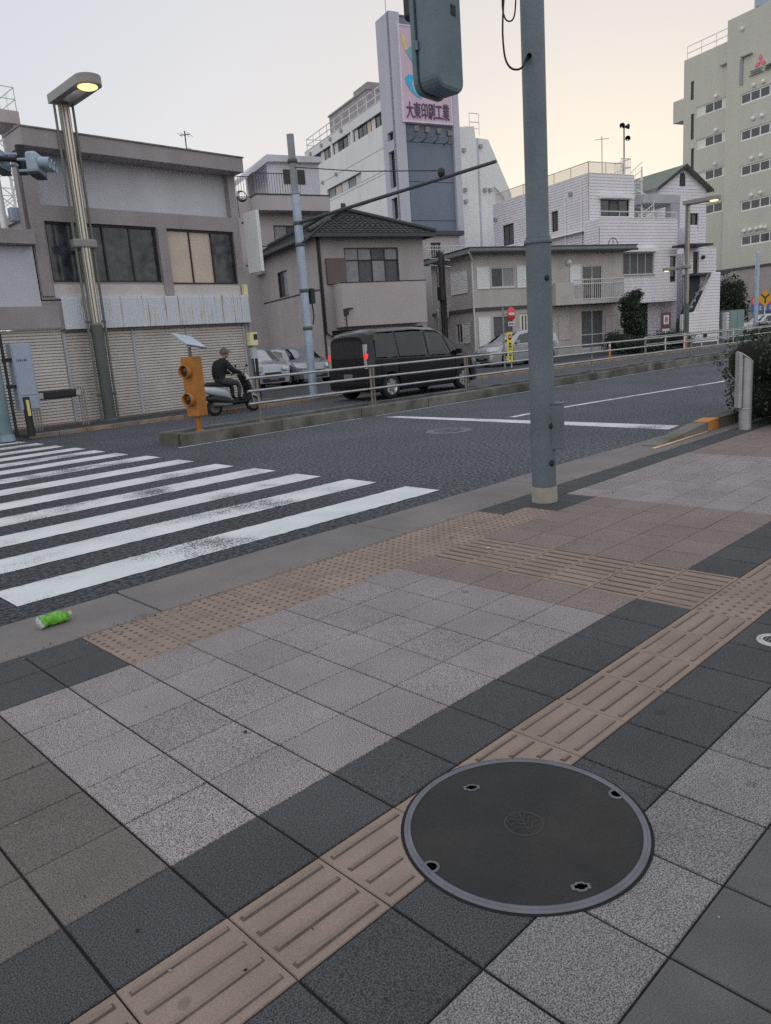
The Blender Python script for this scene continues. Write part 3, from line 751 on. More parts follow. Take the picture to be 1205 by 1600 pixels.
    if rear: band(rear[0], rear[1], 'rear_window', .93)
    else:      # upright tailgate glass
        h = ring(0.0); g = MB(); zb_ = h[4][1] + .03; zt_ = h[5][1] - .02
        g.prism([(-.008, -h[4][0] * .93, zb_), (-.008, h[4][0] * .93, zb_), (-.008, h[5][0] * .93, zt_), (-.008, -h[5][0] * .93, zt_)], (.02, 0, 0)); g.build('rear_window', m_glassr, t)
    for wx in wheels:
        for s in (-1, 1):
            wb = MB(); ax = (0, s, 0); c0 = (wx, s * (hw - .20), rw)
            wb.lathe([(rw * .62, .0), (rw * .93, .0), (rw, .03), (rw, .17), (rw * .94, .19), (rw * .66, .195)], c0, 26, axis=ax); wo = wb.build('wheel', m_tyre, t)
            rb = MB(); rb.lathe([(rw * .66, .185), (rw * .62, .15), (.07, .16), (.06, .18), (.0001, .18)], c0, 26, axis=ax)
            for k in range(7):
                a = 2 * math.pi * k / 7; d = Vector((math.cos(a), 0, math.sin(a))); n_ = Vector((-d.z, 0, d.x))
                rb.obox(Vector(c0) + Vector((0, s * .178, 0)) + d * rw * .36, d * rw * .28, n_ * .022, (0, .012, 0))
            rb.build('rim', m_rim, wo)
    # lamps, plates, bumpers, mirrors, handles
    for s in (-1, 1):
        if rear_kind == 'van':
            g = MB(); h = ring(.0); yb = h[4][0] * .985
            g.prism([(-.014, s * (yb - .10), .82), (-.014, s * (yb + .008), .82), (-.014, s * (yb - .05), 1.42), (-.014, s * (yb - .13), 1.42)], (.16, 0, 0)); tl = g.build('tail_lamp', m_tailc, t, bev=.006)
            g = MB(); g.prism([(-.02, s * (yb - .10), 1.06), (-.02, s * (yb + .013), 1.06), (-.02, s * (yb - .004), 1.19), (-.02, s * (yb - .11), 1.19)], (.168, 0, 0)); g.build('lit_lens', m_tail if tail_on else m_tailo, tl, bev=.006)
        else:
            g = MB(); yb = plan(0); g.prism([(-.012, s * (yb - .26), .72), (-.012, s * (yb + .006), .72), (-.012, s * (yb - .01), .90), (-.012, s * (yb - .24), .90)], (.14, 0, 0)); g.build('tail_lamp', m_tailo, t, bev=.008)
        xf = Lc - .26; zh = min(interp(top, xf) - .12, .82)
        g = MB(); p0 = plan(xf - .14); p1 = plan(Lc - .03)
        g.prism([(xf - .16, s * (p0 + .004), zh + .05), (xf + .02, s * (plan(xf + .02) + .006), zh - .07), (Lc - .02, s * (p1 * .93), zh - .09), (Lc + .005, s * (p1 * .60), zh - .05), (Lc - .03, s * (p1 * .62), zh + .06)], (0, 0, .06)); g.build('headlight', m_head, t, bev=.01)
        xm = wind[1] if wind[1] > wind[0] else wind[0]
        g = MB(); xm = glass_side[-1][1] - .12; zmr = interp(belt, xm) + .05
        g.obox((xm, s * (hw + .08), zmr + .04), (.045, 0, 0), (0, .095, 0), (0, 0, .065)); g.obox((xm, s * (hw - .01), zmr - .005), (.02, 0, 0), (0, .06, 0), (0, 0, .015)); g.build('mirror', body_mat, t, bev=.02)
    g = MB(); g.prism([(Lc - .12, -hw * .62, .26), (Lc - .12, hw * .62, .26), (Lc + .01, hw * .5, .27), (Lc + .01, -hw * .5, .27)], (0, 0, .14)); g.build('bumper_intake', m_black, t, bev=.01)
    g = MB(); zg = min(interp(top, Lc - .06) - .12, .74); g.prism([(Lc - .1, -hw * .42, zg - .05), (Lc - .1, hw * .42, zg - .05), (Lc + .018, hw * .38, zg - .05), (Lc + .018, -hw * .38, zg - .05)], (0, 0, .1)); gr = g.build('grille', m_black, t, bev=.01)
    g = MB(); g.box(Lc + .012, Lc + .024, -hw * .36, hw * .36, zg - .006, zg + .012); g.build('trim', m_chrome, gr)
    for xx, zz, nm in ((Lc + .012, .43, 'front_plate'), (-.012, .62 if rear_kind == 'van' else .56, 'rear_plate')):
        g = MB(); g.box(xx - .008, xx + .008, -.165, .165, zz - .08, zz + .08); g.build(nm, m_plate, t)
    for s in (-1, 1):
        g = MB(); g.box(wheels[0] + rw + .1, wheels[1] - rw - .1, s * (hw + .002) - .008, s * (hw + .002) + .008, .58, .605); g.build('side_moulding', m_chrome if rear_kind == 'van' else body_mat, t)
        for xx in (wheels[0] + .75, wheels[0] + 1.75): g = MB(); g.box(xx, xx + .16, s * (hw + .004) - .014, s * (hw + .004) + .014, .86, .895); g.build('door_handle', body_mat, t, bev=.006)
    g = MB(); g.box(-.035, .12, -hw * .86, hw * .86, .36, .50); g.build('rear_bumper', body_mat, t, bev=.03)
    return t
m_vanp = M('black_car_paint', (.008, .008, .010, 1), .28, metal=0, var=.04, coat=.35, spec=.35)
van_loc = (13.12, 14.78, 0)
car('van', van_loc, 0, 'black seven-seat van driving past behind the median railing with its tail lamps lit', m_vanp, 4.5, 1.70,
    [(0, 1.62), (.06, 1.70), (.5, 1.79), (1.8, 1.81), (2.6, 1.76), (3.05, 1.60), (3.75, 1.06), (4.15, .93), (4.42, .78), (4.5, .62)],
    [(0, 1.06), (3.4, .98), (3.75, .93), (4.2, .85), (4.5, .55)], (.72, 3.60), .315,
    [(.22, 1.02, .36, 1.02), (1.08, 2.12, 1.08, 2.12), (2.20, 3.10, 2.20, 2.86), (3.14, 3.46, 2.94, 3.1)], (2.98, 3.72), None, tail_on=True, cat='van', see=(.75, 1.65, 2.45))
silver = paint('silver_car_paint', (.42, .43, .46, 1), .45, .3); silver2 = paint('grey_car_paint', (.30, .31, .33, 1), .45, .3); white_p = paint('white_car_paint', (.62, .63, .65, 1), .05, .3)
hatch_top = [(0, 1.0), (.1, 1.36), (.6, 1.49), (1.6, 1.52), (2.2, 1.45), (2.95, 1.02), (3.6, .88), (3.82, .72), (3.9, .58)]
hatch_belt = [(0, .96), (2.9, .92), (3.3, .84), (3.9, .5)]
hatch = dict(Lc=3.9, W=1.68, top=hatch_top, belt=hatch_belt, wheels=(.62, 3.12), rw=.29, glass_side=[(.42, .85, .52, .85), (.9, 1.62, .9, 1.6), (1.68, 2.62, 1.66, 2.2)], wind=(2.22, 2.95), rear=(.03, .18), rear_kind='hatch')
sed_top = [(0, .92), (.5, .98), (.95, 1.34), (1.4, 1.43), (2.2, 1.42), (2.6, 1.33), (3.2, .99), (4.0, .86), (4.25, .7), (4.35, .55)]
def carpos(px, py, z=.07): q = gp(px, py, z); return q
# two cars parked nose-out between the shop and the tiled house
A_ = -105
def park(cx, cy, L_, a):   # cx, cy is the nose centre on the ground
    d = Vector((math.cos(R_(a)), math.sin(R_(a)), 0)); return (cx - d.x * L_, cy - d.y * L_, .07)
car('parked_car', park(16.45, 22.6, 3.9, A_), R_(A_), 'silver hatchback parked nose-out in the gap beside the shuttered shop', silver, cat='car', group='cars parked beside the shop', glass=m_glassc, **hatch)
car('parked_car', park(18.75, 22.9, 4.1, A_), R_(A_), 'darker grey car parked nose-out against the side wall of the tiled house', silver2, cat='car', group='cars parked beside the shop',
    **dict(hatch, Lc=4.1, top=[(0, 1.0), (.1, 1.30), (.6, 1.44), (1.6, 1.47), (2.3, 1.40), (3.1, .98), (3.8, .84), (4.0, .7), (4.1, .55)], belt=[(0, .94), (3.0, .90), (3.5, .8), (4.1, .48)], wheels=(.66, 3.3), glass_side=[(.42, .9, .55, .9), (.95, 1.7, .95, 1.68), (1.76, 2.74, 1.74, 2.3)], wind=(2.32, 3.08)))
# ================================================================== SCOOTER AND RIDER (far carriageway, heading right)
S0 = Vector((9.78, 15.95, 0)); SS = .92
m_scw = paint('white_scooter_plastic', (.50, .54, .56, 1), .0, .3); m_sck = M('black_plastic', (.012, .012, .013, 1), .45)
t = thing('motor_scooter', S0, 'white and black motor scooter being ridden along the far carriageway', 'scooter', R_(-2)); t.scale = (SS, SS, SS)
def rr(mb, st, n=14, mi=0):
    """loft of elliptical sections: (x, z centre, half width y, half height z)"""
    vs = []; fs = []
    for x, z, hy, hz in st:
        for k in range(n):
            a = 2 * math.pi * k / n; vs.append((x, hy * math.copysign(abs(math.cos(a)) ** .8, math.cos(a)), z + hz * math.copysign(abs(math.sin(a)) ** .8, math.sin(a))))
    for i in range(len(st) - 1):
        for k in range(n): fs.append((i * n + k, i * n + (k + 1) % n, (i + 1) * n + (k + 1) % n, (i + 1) * n + k))
    fs += [tuple(range(n))[::-1], tuple(range((len(st) - 1) * n, len(st) * n))]
    mb.add(vs, fs, mi, True)
for wx, nm in ((.0, 'rear'), (1.18, 'front')):
    b = MB(); b.lathe([(.15, -.045), (.205, -.045), (.225, -.02), (.225, .02), (.205, .045), (.15, .045), (.15, -.045)], (wx, 0, .225), 26, axis=(0, 1, 0)); wo = b.build('wheel', m_tyre, t)
    b = MB(); b.lathe([(.15, -.03), (.05, -.03), (.0001, -.05)], (wx, 0, .225), 20, axis=(0, 1, 0)); b.lathe([(.15, .03), (.05, .03), (.0001, .05)], (wx, 0, .225), 20, axis=(0, 1, 0)); b.build('rim', m_steeld, wo)
b = MB(); rr(b, [(-.34, .70, .05, .05), (-.25, .69, .13, .09), (.0, .64, .16, .13), (.28, .58, .155, .14), (.42, .52, .12, .14), (.48, .48, .10, .10)]); b.build('rear_cowl', m_scw, t)
b = MB(); rr(b, [(-.22, .46, .08, .05), (-.05, .44, .13, .12), (.3, .36, .15, .14), (.5, .30, .16, .08), (.95, .30, .16, .06), (1.0, .34, .14, .05)]); b.build('engine_cover', m_sck, t)
b = MB(); rr(b, [(-.22, .80, .09, .03), (-.1, .82, .14, .05), (.15, .80, .15, .055), (.38, .76, .13, .05), (.46, .73, .08, .03)]); b.build('seat', m_sck, t)
b = MB(); b.prism([(.92, -.17, .30), (1.02, -.18, .55), (.93, -.15, .88), (.88, -.10, 1.0), (.93, -.10, 1.0), (1.06, -.13, .86), (1.13, -.15, .6), (1.04, -.16, .30)], (0, .34, 0)); b.build('leg_shield', m_sck, t, bev=.03)
b = MB(); rr(b, [(.94, .95, .05, .05), (1.0, .93, .13, .10), (1.09, .83, .13, .13), (1.17, .68, .10, .10), (1.20, .6, .05, .05)]); b.build('front_cowl', m_scw, t)
b = MB(); b.prism([(1.0, -.06, .40), (1.18, -.06, .475), (1.33, -.06, .42), (1.42, -.06, .30), (1.38, -.06, .29), (1.28, -.06, .39), (1.18, -.06, .43), (1.02, -.06, .36)], (0, .12, 0)); b.build('front_fender', m_scw, t, bev=.01)
b = MB(); b.tube([(1.18, -.07, .225), (1.06, -.05, .62)], .022, 8); b.tube([(1.18, .07, .225), (1.06, .05, .62)], .022, 8); b.build('fork', m_steel, t)
b = MB(); b.tube([(.80, -.32, 1.02), (.88, -.16, 1.05), (.92, 0, 1.02), (.88, .16, 1.05), (.80, .32, 1.02)], .014, 8); b.tube([(.80, -.33, 1.02), (.84, -.22, 1.035)], .019, 8); b.tube([(.80, .33, 1.02), (.84, .22, 1.035)], .019, 8); b.build('handlebar', m_sck, t)
for s in (-1, 1):
    b = MB(); b.tube([(.88, s * .18, 1.05), (.92, s * .26, 1.2)], .006, 6); b.ball((.93, s * .28, 1.23), .05, 10, 0, (.35, 1, .8)); b.build('mirror', m_sck, t)
b = MB(); b.ball((1.16, 0, .80), .075, 14, 0, (.5, 1, .8)); b.build('headlight', m_head, t)
b = MB(); rr(b, [(-.40, .66, .06, .03), (-.37, .665, .10, .055), (-.28, .67, .12, .06)]); b.build('tail_lamp', m_tail, t)
b = MB(); b.box(-.44, -.425, -.10, .10, .40, .52); b.obox((-.40, 0, .52), (.05, 0, .05), (0, .05, 0), (.004, 0, -.004)); b.build('rear_plate', m_plate, t)
b = MB(); b.tube([(-.12, -.15, .30), (.28, -.16, .26), (.45, -.13, .26)], [.06, .05, .03], 10); b.build('exhaust', m_steeld, t)
# rider
m_jack = M('black_jacket', (.012, .013, .015, 1), .85, var=.25, vs=9); m_trou = M('grey_trousers', (.06, .06, .068, 1), .9, var=.2, vs=9)
m_skin = M('skin', (.42, .26, .19, 1), .6, var=.06); m_helm = M('grey_helmet', (.07, .068, .072, 1), .35, var=.05, coat=.4); m_shoe = M('dark_shoe', (.02, .018, .017, 1), .7)
def skin_mesh(name, nodes, edges, mats, parent, root=0, lv=2, matfn=None):
    me = bpy.data.meshes.new(name); me.from_pydata([n_[0] for n_ in nodes], edges, [])
    o = bpy.data.objects.new(name, me); COL.objects.link(o)
    sk = o.modifiers.new('skin', 'SKIN'); sk.use_smooth_shade = True
    for i, n_ in enumerate(nodes):
        r = n_[1]; me.skin_vertices[0].data[i].radius = (r if isinstance(r, tuple) else (r, r)); me.skin_vertices[0].data[i].use_root = (i == root)
    o.modifiers.new('sub', 'SUBSURF').levels = lv; o.modifiers['sub'].render_levels = lv
    dg = bpy.context.evaluated_depsgraph_get(); m2 = bpy.data.meshes.new_from_object(o.evaluated_get(dg))
    bpy.data.objects.remove(o); o = bpy.data.objects.new(name, m2); COL.objects.link(o); o.parent = parent
    m2.materials.clear()
    for m in mats: m2.materials.append(m)
    for p in m2.polygons:
        p.use_smooth = True
        if matfn: p.material_index = matfn(p.center)
    return o
r = thing('person', S0 + Vector((.12, -.003, .80)) * SS, 'scooter rider in dark jacket, grey trousers and grey helmet leaning to the handlebar', 'person', R_(-2)); r.scale = (SS, SS, SS)
zb = .80; ox = -.12
def q_(x, y, z): return (x + ox, y, z - zb)
nodes = []; edges = []
def chain(pts, start=None):
    prev = start
    for p, rad in pts:
        nodes.append((q_(*p), rad)); i = len(nodes) - 1
        if prev is not None: edges.append((prev, i))
        prev = i
    return prev
pel = chain([((.14, 0, .93), (.15, .15))])
sp = chain([((.21, 0, 1.08), (.20, .175)), ((.31, 0, 1.25), (.22, .19)), ((.38, 0, 1.36), (.16, .15)), ((.42, 0, 1.43), .075), ((.45, 0, 1.49), .06)], pel)
chest = 2
for s in (-1, 1):
    sh = chain([((.37, s * .20, 1.33), .095), ((.46, s * .30, 1.16), .082), ((.53, s * .31, 1.11), .072), ((.71, s * .29, 1.06), .052), ((.76, s * .29, 1.055), .034)], chest)
    lg = chain([((.28, s * .13, .88), .105), ((.48, s * .18, .84), .088), ((.66, s * .20, .79), .074), ((.70, s * .19, .66), .064), ((.68, s * .16, .46), .05), ((.70, s * .15, .40), .045), ((.78, s * .15, .372), .042), ((.86, s * .155, .36), .032)], pel)
def mf(c):
    x, z = c.x - ox, c.z + zb
    if z < .475: return 2
    if x > .735 and z > .95: return 3
    if z > 1.462: return 3
    if z > .97 or (x < .22 and z > .93): return 0
    return 1
skin_mesh('body', nodes, edges, [m_jack, m_trou, m_shoe, m_skin], r, 0, 2, mf)
for s in (-1, 1):      # hands closed on the grips: palm, four curled fingers and a thumb
    b = MB(); hx, hy, hz = .80 + ox, s * .275, 1.02 - zb
    b.ball((hx - .022, hy, hz + .02), .04, 10, 0, (1, .95, .5))
    for k in range(4):
        y = hy + (k - 1.5) * .02; ln = (.9, 1, .96, .8)[k]
        b.tube([(hx - .005, y, hz + .034), (hx + .027 * ln, y, hz + .024), (hx + .032 * ln, y, hz - .004), (hx + .014, y, hz - .024)], [.0105, .010, .009, .007], 7)
    b.tube([(hx - .03, hy - s * .03, hz + .01), (hx - .012, hy - s * .05, hz - .012), (hx + .012, hy - s * .05, hz - .022)], [.012, .010, .008], 7)
    b.build('hand', m_skin, r)
hx, hz = .49 + ox, 1.565 - zb
b = MB(); b.ball((hx, 0, hz), .1, 18, 0, (.98, .76, 1.22)); b.ball((hx + .098, 0, hz - .015), .016, 8, 0, (1.1, .8, 1.5))
for s in (-1, 1): b.ball((hx, s * .077, hz - .01), .02, 8, 0, (.7, .4, 1.4))
b.build('face', m_skin, r)
b = MB()
for s in (-1, 1): b.ball((hx + .085, s * .032, hz + .012), .011, 8)
b.ball((hx + .088, 0, hz - .058), .02, 8, 0, (.5, 1.1, .25)); b.build('eyes_and_mouth', m_black, r)
b = MB(); vs = []; n = 24; fs = []
for i in range(9):
    th = (i / 8) * 1.85
    for k in range(n):
        a = 2 * math.pi * k / n; fr = max(0, math.cos(a)); tt_ = min(th, 1.85 - .62 * fr)
        vs.append((hx - .012 + .135 * math.sin(tt_) * math.cos(a), .118 * math.sin(tt_) * math.sin(a), hz + .03 + .128 * math.cos(tt_)))
for i in range(8):
    for k in range(n): fs.append((i * n + k, (i + 1) * n + k, (i + 1) * n + (k + 1) % n, i * n + (k + 1) % n))
b.add(vs, fs, 0, True); b.build('helmet', m_helm, r)
b = MB(); b.prism([(hx + .07, -.10, hz + .06), (hx + .155, -.06, hz + .055), (hx + .155, .06, hz + .055), (hx + .07, .10, hz + .06)], (0, 0, .008)); b.build('helmet_peak', m_sck, r)
# ================================================================== BUILDINGS
def grid_wall(mb, P, a0, a1, z0, z1, ops=(), depth=.12, pitch=0.0, lap=.028, mi=0, rmi=None):
    rmi = mi if rmi is None else rmi
    As = sorted({a0, a1, *[o[0] for o in ops], *[o[1] for o in ops]}); Zs = sorted({z0, z1, *[o[2] for o in ops], *[o[3] for o in ops]})
    As = [a for a in As if a0 - 1e-6 <= a <= a1 + 1e-6]; Zs = [z for z in Zs if z0 - 1e-6 <= z <= z1 + 1e-6]
    for i in range(len(As) - 1):
        for j in range(len(Zs) - 1):
            ca, cz = (As[i] + As[i + 1]) / 2, (Zs[j] + Zs[j + 1]) / 2
            if any(o[0] < ca < o[1] and o[2] < cz < o[3] for o in ops): continue
            A, B = As[i], As[i + 1]
            if not pitch: mb.quad(P(A, 0, Zs[j]), P(B, 0, Zs[j]), P(B, 0, Zs[j + 1]), P(A, 0, Zs[j + 1]), mi); continue
            k = math.floor(Zs[j] / pitch + 1e-6)
            while k * pitch < Zs[j + 1] - 1e-6:
                za, zc = max(k * pitch, Zs[j]), min((k + 1) * pitch, Zs[j + 1])
                if zc - za > 1e-5:
                    b0 = k * pitch; q = [(-lap, b0), (-lap * .8, b0 + pitch * .74), (lap * .7, b0 + pitch * .79), (lap * .7, b0 + pitch * .97), (-lap, b0 + pitch)]
                    for (d0_, y0_), (d1_, y1_) in zip(q, q[1:]):
                        ya, yb = max(y0_, za), min(y1_, zc)
                        if yb - ya > 1e-5: mb.quad(P(A, d0_, ya), P(B, d0_, ya), P(B, d1_, yb), P(A, d1_, yb), mi)
                k += 1
    for o in ops:
        A, B, Z0, Z1 = o[:4]
        mb.quad(P(A, -lap if pitch else 0, Z0), P(B, -lap if pitch else 0, Z0), P(B, depth, Z0), P(A, depth, Z0), rmi)
        mb.quad(P(A, 0, Z1), P(A, depth, Z1), P(B, depth, Z1), P(B, 0, Z1), rmi)
        mb.quad(P(A, -lap if pitch else 0, Z0), P(A, depth, Z0), P(A, depth, Z1), P(A, 0, Z1), rmi)
        mb.quad(P(B, -lap if pitch else 0, Z0), P(B, 0, Z1), P(B, depth, Z1), P(B, depth, Z0), rmi)
m_alu = M('aluminium_frame', (.55, .55, .55, 1), .45, metal=.3, var=.06); m_brz = M('bronze_frame', (.035, .03, .028, 1), .5, var=.1)
m_wfr = M('white_frame', (.66, .66, .66, 1), .5, var=.05)
m_gl = M('window_glass', (.030, .036, .042, 1), .05, var=.25, vs=1.2, spec=.9)
m_curt = M('curtain', (.33, .33, .34, 1), .9, var=.12, vs=6, streak=.25); m_curtd = M('grey_curtain', (.13, .13, .14, 1), .9, var=.15, vs=6, streak=.3)
m_curtsky = M('cream_curtain_painted_sky', (.66, .56, .46, 1), .9, var=.06, vs=3)  # in the shop window this cream is a painted sky reflection
m_frost = M('patterned_glass', (.05, .056, .066, 1), .12, var=.7, vs=5.5, spec=.6)
def window(parent, P, a0, a1, z0, z1, n=2, depth=.10, fw=.045, fr=None, panes=None, sill=0.0, rows=None, mats=None, name='window', sillm=None):
    """frame ring + mullions set into the opening; panes as one child; rows = inner heights splitting it"""
    fr = fr or m_alu; mats = mats or [m_gl, m_curt, m_curtd, m_curtsky, m_frost]
    b = MB(); d0, d1 = depth - .07, depth + .01
    b.boxP(P, a0, a1, d0, d1, z0, z0 + fw); b.boxP(P, a0, a1, d0, d1, z1 - fw, z1)
    b.boxP(P, a0, a0 + fw, d0, d1, z0 + fw, z1 - fw); b.boxP(P, a1 - fw, a1, d0, d1, z0 + fw, z1 - fw)
    zs = [z0 + fw] + list(rows or []) + [z1 - fw]
    st = (a1 - a0 - fw) / n; As = [a0 + fw / 2 + st * k for k in range(n + 1)]
    for k in range(1, n): b.boxP(P, As[k] - fw * .4, As[k] + fw * .4, d0 + .012, d1 - .002, z0 + fw, z1 - fw)
    for z in (rows or []): b.boxP(P, a0 + fw, a1 - fw, d0 + .006, d1 - .004, z - fw * .45, z + fw * .45)
    if sill: b.boxP(P, a0 - .04, a1 + .04, -sill, -.002, z0 - .05, z0 + .0)
    o = b.build(name, fr, parent)
    g = MB(); i = 0
    for j in range(len(zs) - 1):
        for k in range(n):
            mi = panes[i % len(panes)] if panes else 0; i += 1
            dd = depth - .03 + (.016 if k % 2 else 0)
            g.quad(P(As[k], dd, zs[j]), P(As[k + 1], dd, zs[j]), P(As[k + 1], dd, zs[j + 1]), P(As[k], dd, zs[j + 1]), mi)
    g.build('pane', mats, o); return o
def slats(mb, P, a0, a1, z0, z1, pitch=.06, d=.012, mi=0):
    z = z0
    while z < z1 - 1e-4:
        zc = min(z + pitch, z1)
        h = (zc - z); zq = [(-d, z), (-d * .85, z + h * .66), (d * .6, z + h * .74), (d * .6, z + h * .95), (-d, zc)]
        for (da, za), (db, zb2) in zip(zq, zq[1:]): mb.quad(P(a0, da, za), P(a1, da, za), P(a1, db, zb2), P(a0, db, zb2), mi)
        z = zc
def shutter_panel(parent, P, a0, a1, z0, z1, mat, name='shutter', pitch=.06, off=0.0):
    b = MB(); Q = lambda a, d, z: P(a, d - off, z)
    slats(b, Q, a0 + .03, a1 - .03, z0 + .03, z1 - .03, pitch)
    b.boxP(Q, a0, a0 + .03, -.03, .0, z0, z1); b.boxP(Q, a1 - .03, a1, -.03, .0, z0, z1); b.boxP(Q, a0 + .03, a1 - .03, -.03, 0, z1 - .03, z1); b.boxP(Q, a0 + .03, a1 - .03, -.03, 0, z0, z0 + .03)
    return b.build(name, mat, parent)
def yagi(mb, base, h, n=7, ln=1.0, ang=0.0):
    base = Vector(base); mb.tube([base, base + Vector((0, 0, h))], .022, 6)
    d = Vector((math.cos(ang), math.sin(ang), 0)); e = Vector((-d.y, d.x, 0)); top = base + Vector((0, 0, h * .93))
    mb.tube([top - d * ln * .5, top + d * ln * .5], .014, 5)
    for k in range(n):
        c = top + d * ln * (k / (n - 1) - .5); s = .26 - .015 * k; mb.tube([c - e * s, c + e * s], .008, 4)
def railing(parent, pts, h, mat, name='railing', bars=.0, rails=(1.0,), r=.025):
    b = MB()
    for (p, q) in zip(pts, pts[1:]):
        p = Vector(p); q = Vector(q); ln = (q - p).length
        for f in rails: b.tube([p + Vector((0, 0, h * f)), q + Vector((0, 0, h * f))], r, 6)
        n = max(1, round(ln / (bars or 1.5)))
        for k in range(n + 1): c = p.lerp(q, k / n); b.tube([c, c + Vector((0, 0, h))], r * (.55 if bars else .8), 5)
    return b.build(name, mat, parent)

# ------------------------------------------------------------------ shuttered shop building
FS = Fr(0, 18.3, 0)
m_frame = M('taupe_render', C(110, 105, 106), .85, var=.12, vs=1.0, streak=.22, grain=.06, gs=60, bump=.1)
m_panel = M('grey_render', C(138, 137, 143), .85, var=.08, vs=.8, streak=.15, grain=.04, gs=60)
m_offw = M('offwhite_band', C(140, 135, 134), .85, var=.1, vs=1, streak=.2)
m_shut = M('shutter_metal', C(140, 135, 132), .6, var=.12, vs=1.2, streak=.18)
m_post = M('shutter_post', C(120, 124, 128), .5, var=.1)
def rusty():
    m = bpy.data.materials.new('rusted_awning_metal'); m.use_nodes = True; t = m.node_tree; n = t.nodes; l = t.links; bs = n['Principled BSDF']; bs.inputs['Roughness'].default_value = .7
    tc = n.new('ShaderNodeTexCoord'); mp = n.new('ShaderNodeMapping'); mp.inputs['Scale'].default_value = (11, 1, .25); l.new(tc.outputs['Object'], mp.inputs[0])
    a = n.new('ShaderNodeTexNoise'); a.inputs['Scale'].default_value = 1.7; a.inputs['Detail'].default_value = 6; a.inputs['Roughness'].default_value = .65; l.new(mp.outputs[0], a.inputs['Vector'])
    r = n.new('ShaderNodeValToRGB'); e = r.color_ramp.elements; e[0].position = .52; e[0].color = C(146, 149, 156); e[1].position = .65; e[1].color = (.26, .13, .06, 1)
    q = r.color_ramp.elements.new(.57); q.color = C(150, 147, 145)
    l.new(a.outputs['Fac'], r.inputs[0]); l.new(r.outputs[0], bs.inputs['Base Color']); return m
m_rust = rusty()
SH = bthing('shop_building', FS, 'wide two-storey taupe shop with four closed roller shutters and a rust-streaked awning', 'building')
P = front(0)
X0, X1 = 7.03, 12.68
b = MB()
grid_wall(b, P, X0, X1, 2.95, 6.2, [(7.36, 10.15, 3.34, 4.69), (10.42, 12.46, 3.30, 4.68), (7.32, 12.45, 5.04, 6.16)], depth=.20)
b.quad((X1, 0, 0), (X1, 11, 0), (X1, 11, 6.2), (X1, 0, 6.2)); b.box(X0, X0 + 2.99, .24, .5, 2.96, 6.15); b.quad((X0 + 3, .3, 0), (X0 + 3, 11, 0), (X0 + 3, 11, 6.2), (X0 + 3, .3, 6.2)); b.quad((X0 + 3, 11, 0), (X1, 11, 0), (X1, 11, 6.2), (X0 + 3, 11, 6.2))
b.box(12.50, X1 - .004, -.02, .3, .07, 2.95); b.build('wall', m_frame, SH)
b = MB(); b.quad((7.32, .2, 5.04), (12.45, .2, 5.04), (12.45, .2, 6.16), (7.32, .2, 6.16)); b.build('recessed_panel', m_panel, SH)
b = MB(); b.box(7.34, 10.17, -.012, .0, 2.98, 3.29); b.box(10.40, 12.47, -.012, 0, 2.96, 3.27); b.build('band', m_offw, SH)
b = MB(); b.prism([(X0 - .04, -.42, 6.16), (X1 + .04, -.42, 6.14), (X1 + .04, -.42, 6.50), (X0 - .04, -.42, 6.54)], (0, 1.0, 0)); b.box(X0 + 2.9, X1 + .03, .581, 11.2, 6.16, 6.40); rf = b.build('roof', m_frame, SH, bev=.01)
b = MB(); b.prism([(X0 - .06, -.45, 6.535), (X1 + .06, -.45, 6.495), (X1 + .06, -.45, 6.525), (X0 - .06, -.45, 6.565)], (0, 1.05, 0)); b.build('roof_flashing', m_steeld, rf)
window(SH, P, 7.36, 10.15, 3.34, 4.69, 4, .14, .05, m_brz, [4])
window(SH, P, 10.42, 12.46, 3.30, 4.68, 3, .14, .05, m_brz, [3, 3, 4])  # cream panes carry the reflected sky as plain colour
for xx in (7.18, 10.285): 
    b = MB(); b.box(xx - .13, xx + .13, -.05, -.001, 3.02, 4.66); b.build('pilaster', m_frame, SH, bev=.008)
b = MB(); y0 = -.16; xw = 7.40
while xw < 12.58:
    b.box(xw, xw + .03, y0 - .014, y0, 2.26, 2.955, 0); b.box(xw + .03, xw + .062, y0 - .004, y0 + .008, 2.26, 2.955, 0); xw += .062
b.box(7.38, 12.62, y0, -.015, 2.955, 3.0, 0); b.build('awning', m_rust, SH)
b = MB(); b.box(7.38, 12.5, -.03, .25, 2.20, 2.275); b.build('shutter_box', m_steeld, SH)
edges_ = [7.40, 9.13, 10.67, 12.46]
for k in range(3):
    b = MB(); slats(b, front(.05), edges_[k] + .035, edges_[k + 1] - .035, .09, 2.20, .070, .03); b.box(edges_[k] + .035, edges_[k + 1] - .035, .02, .06, .085, .13); b.build('roller_shutter', m_shut, SH)
for x in edges_:
    b = MB(); b.box(x - .032, x + .032, .0, .08, .07, 2.2); b.build('shutter_post', m_post, SH)
b = MB(); b.quad((7.4, .25, .07), (12.5, .25, .07), (12.5, .25, 2.2), (7.4, .25, 2.2)); b.build('interior_wall', m_black, SH)
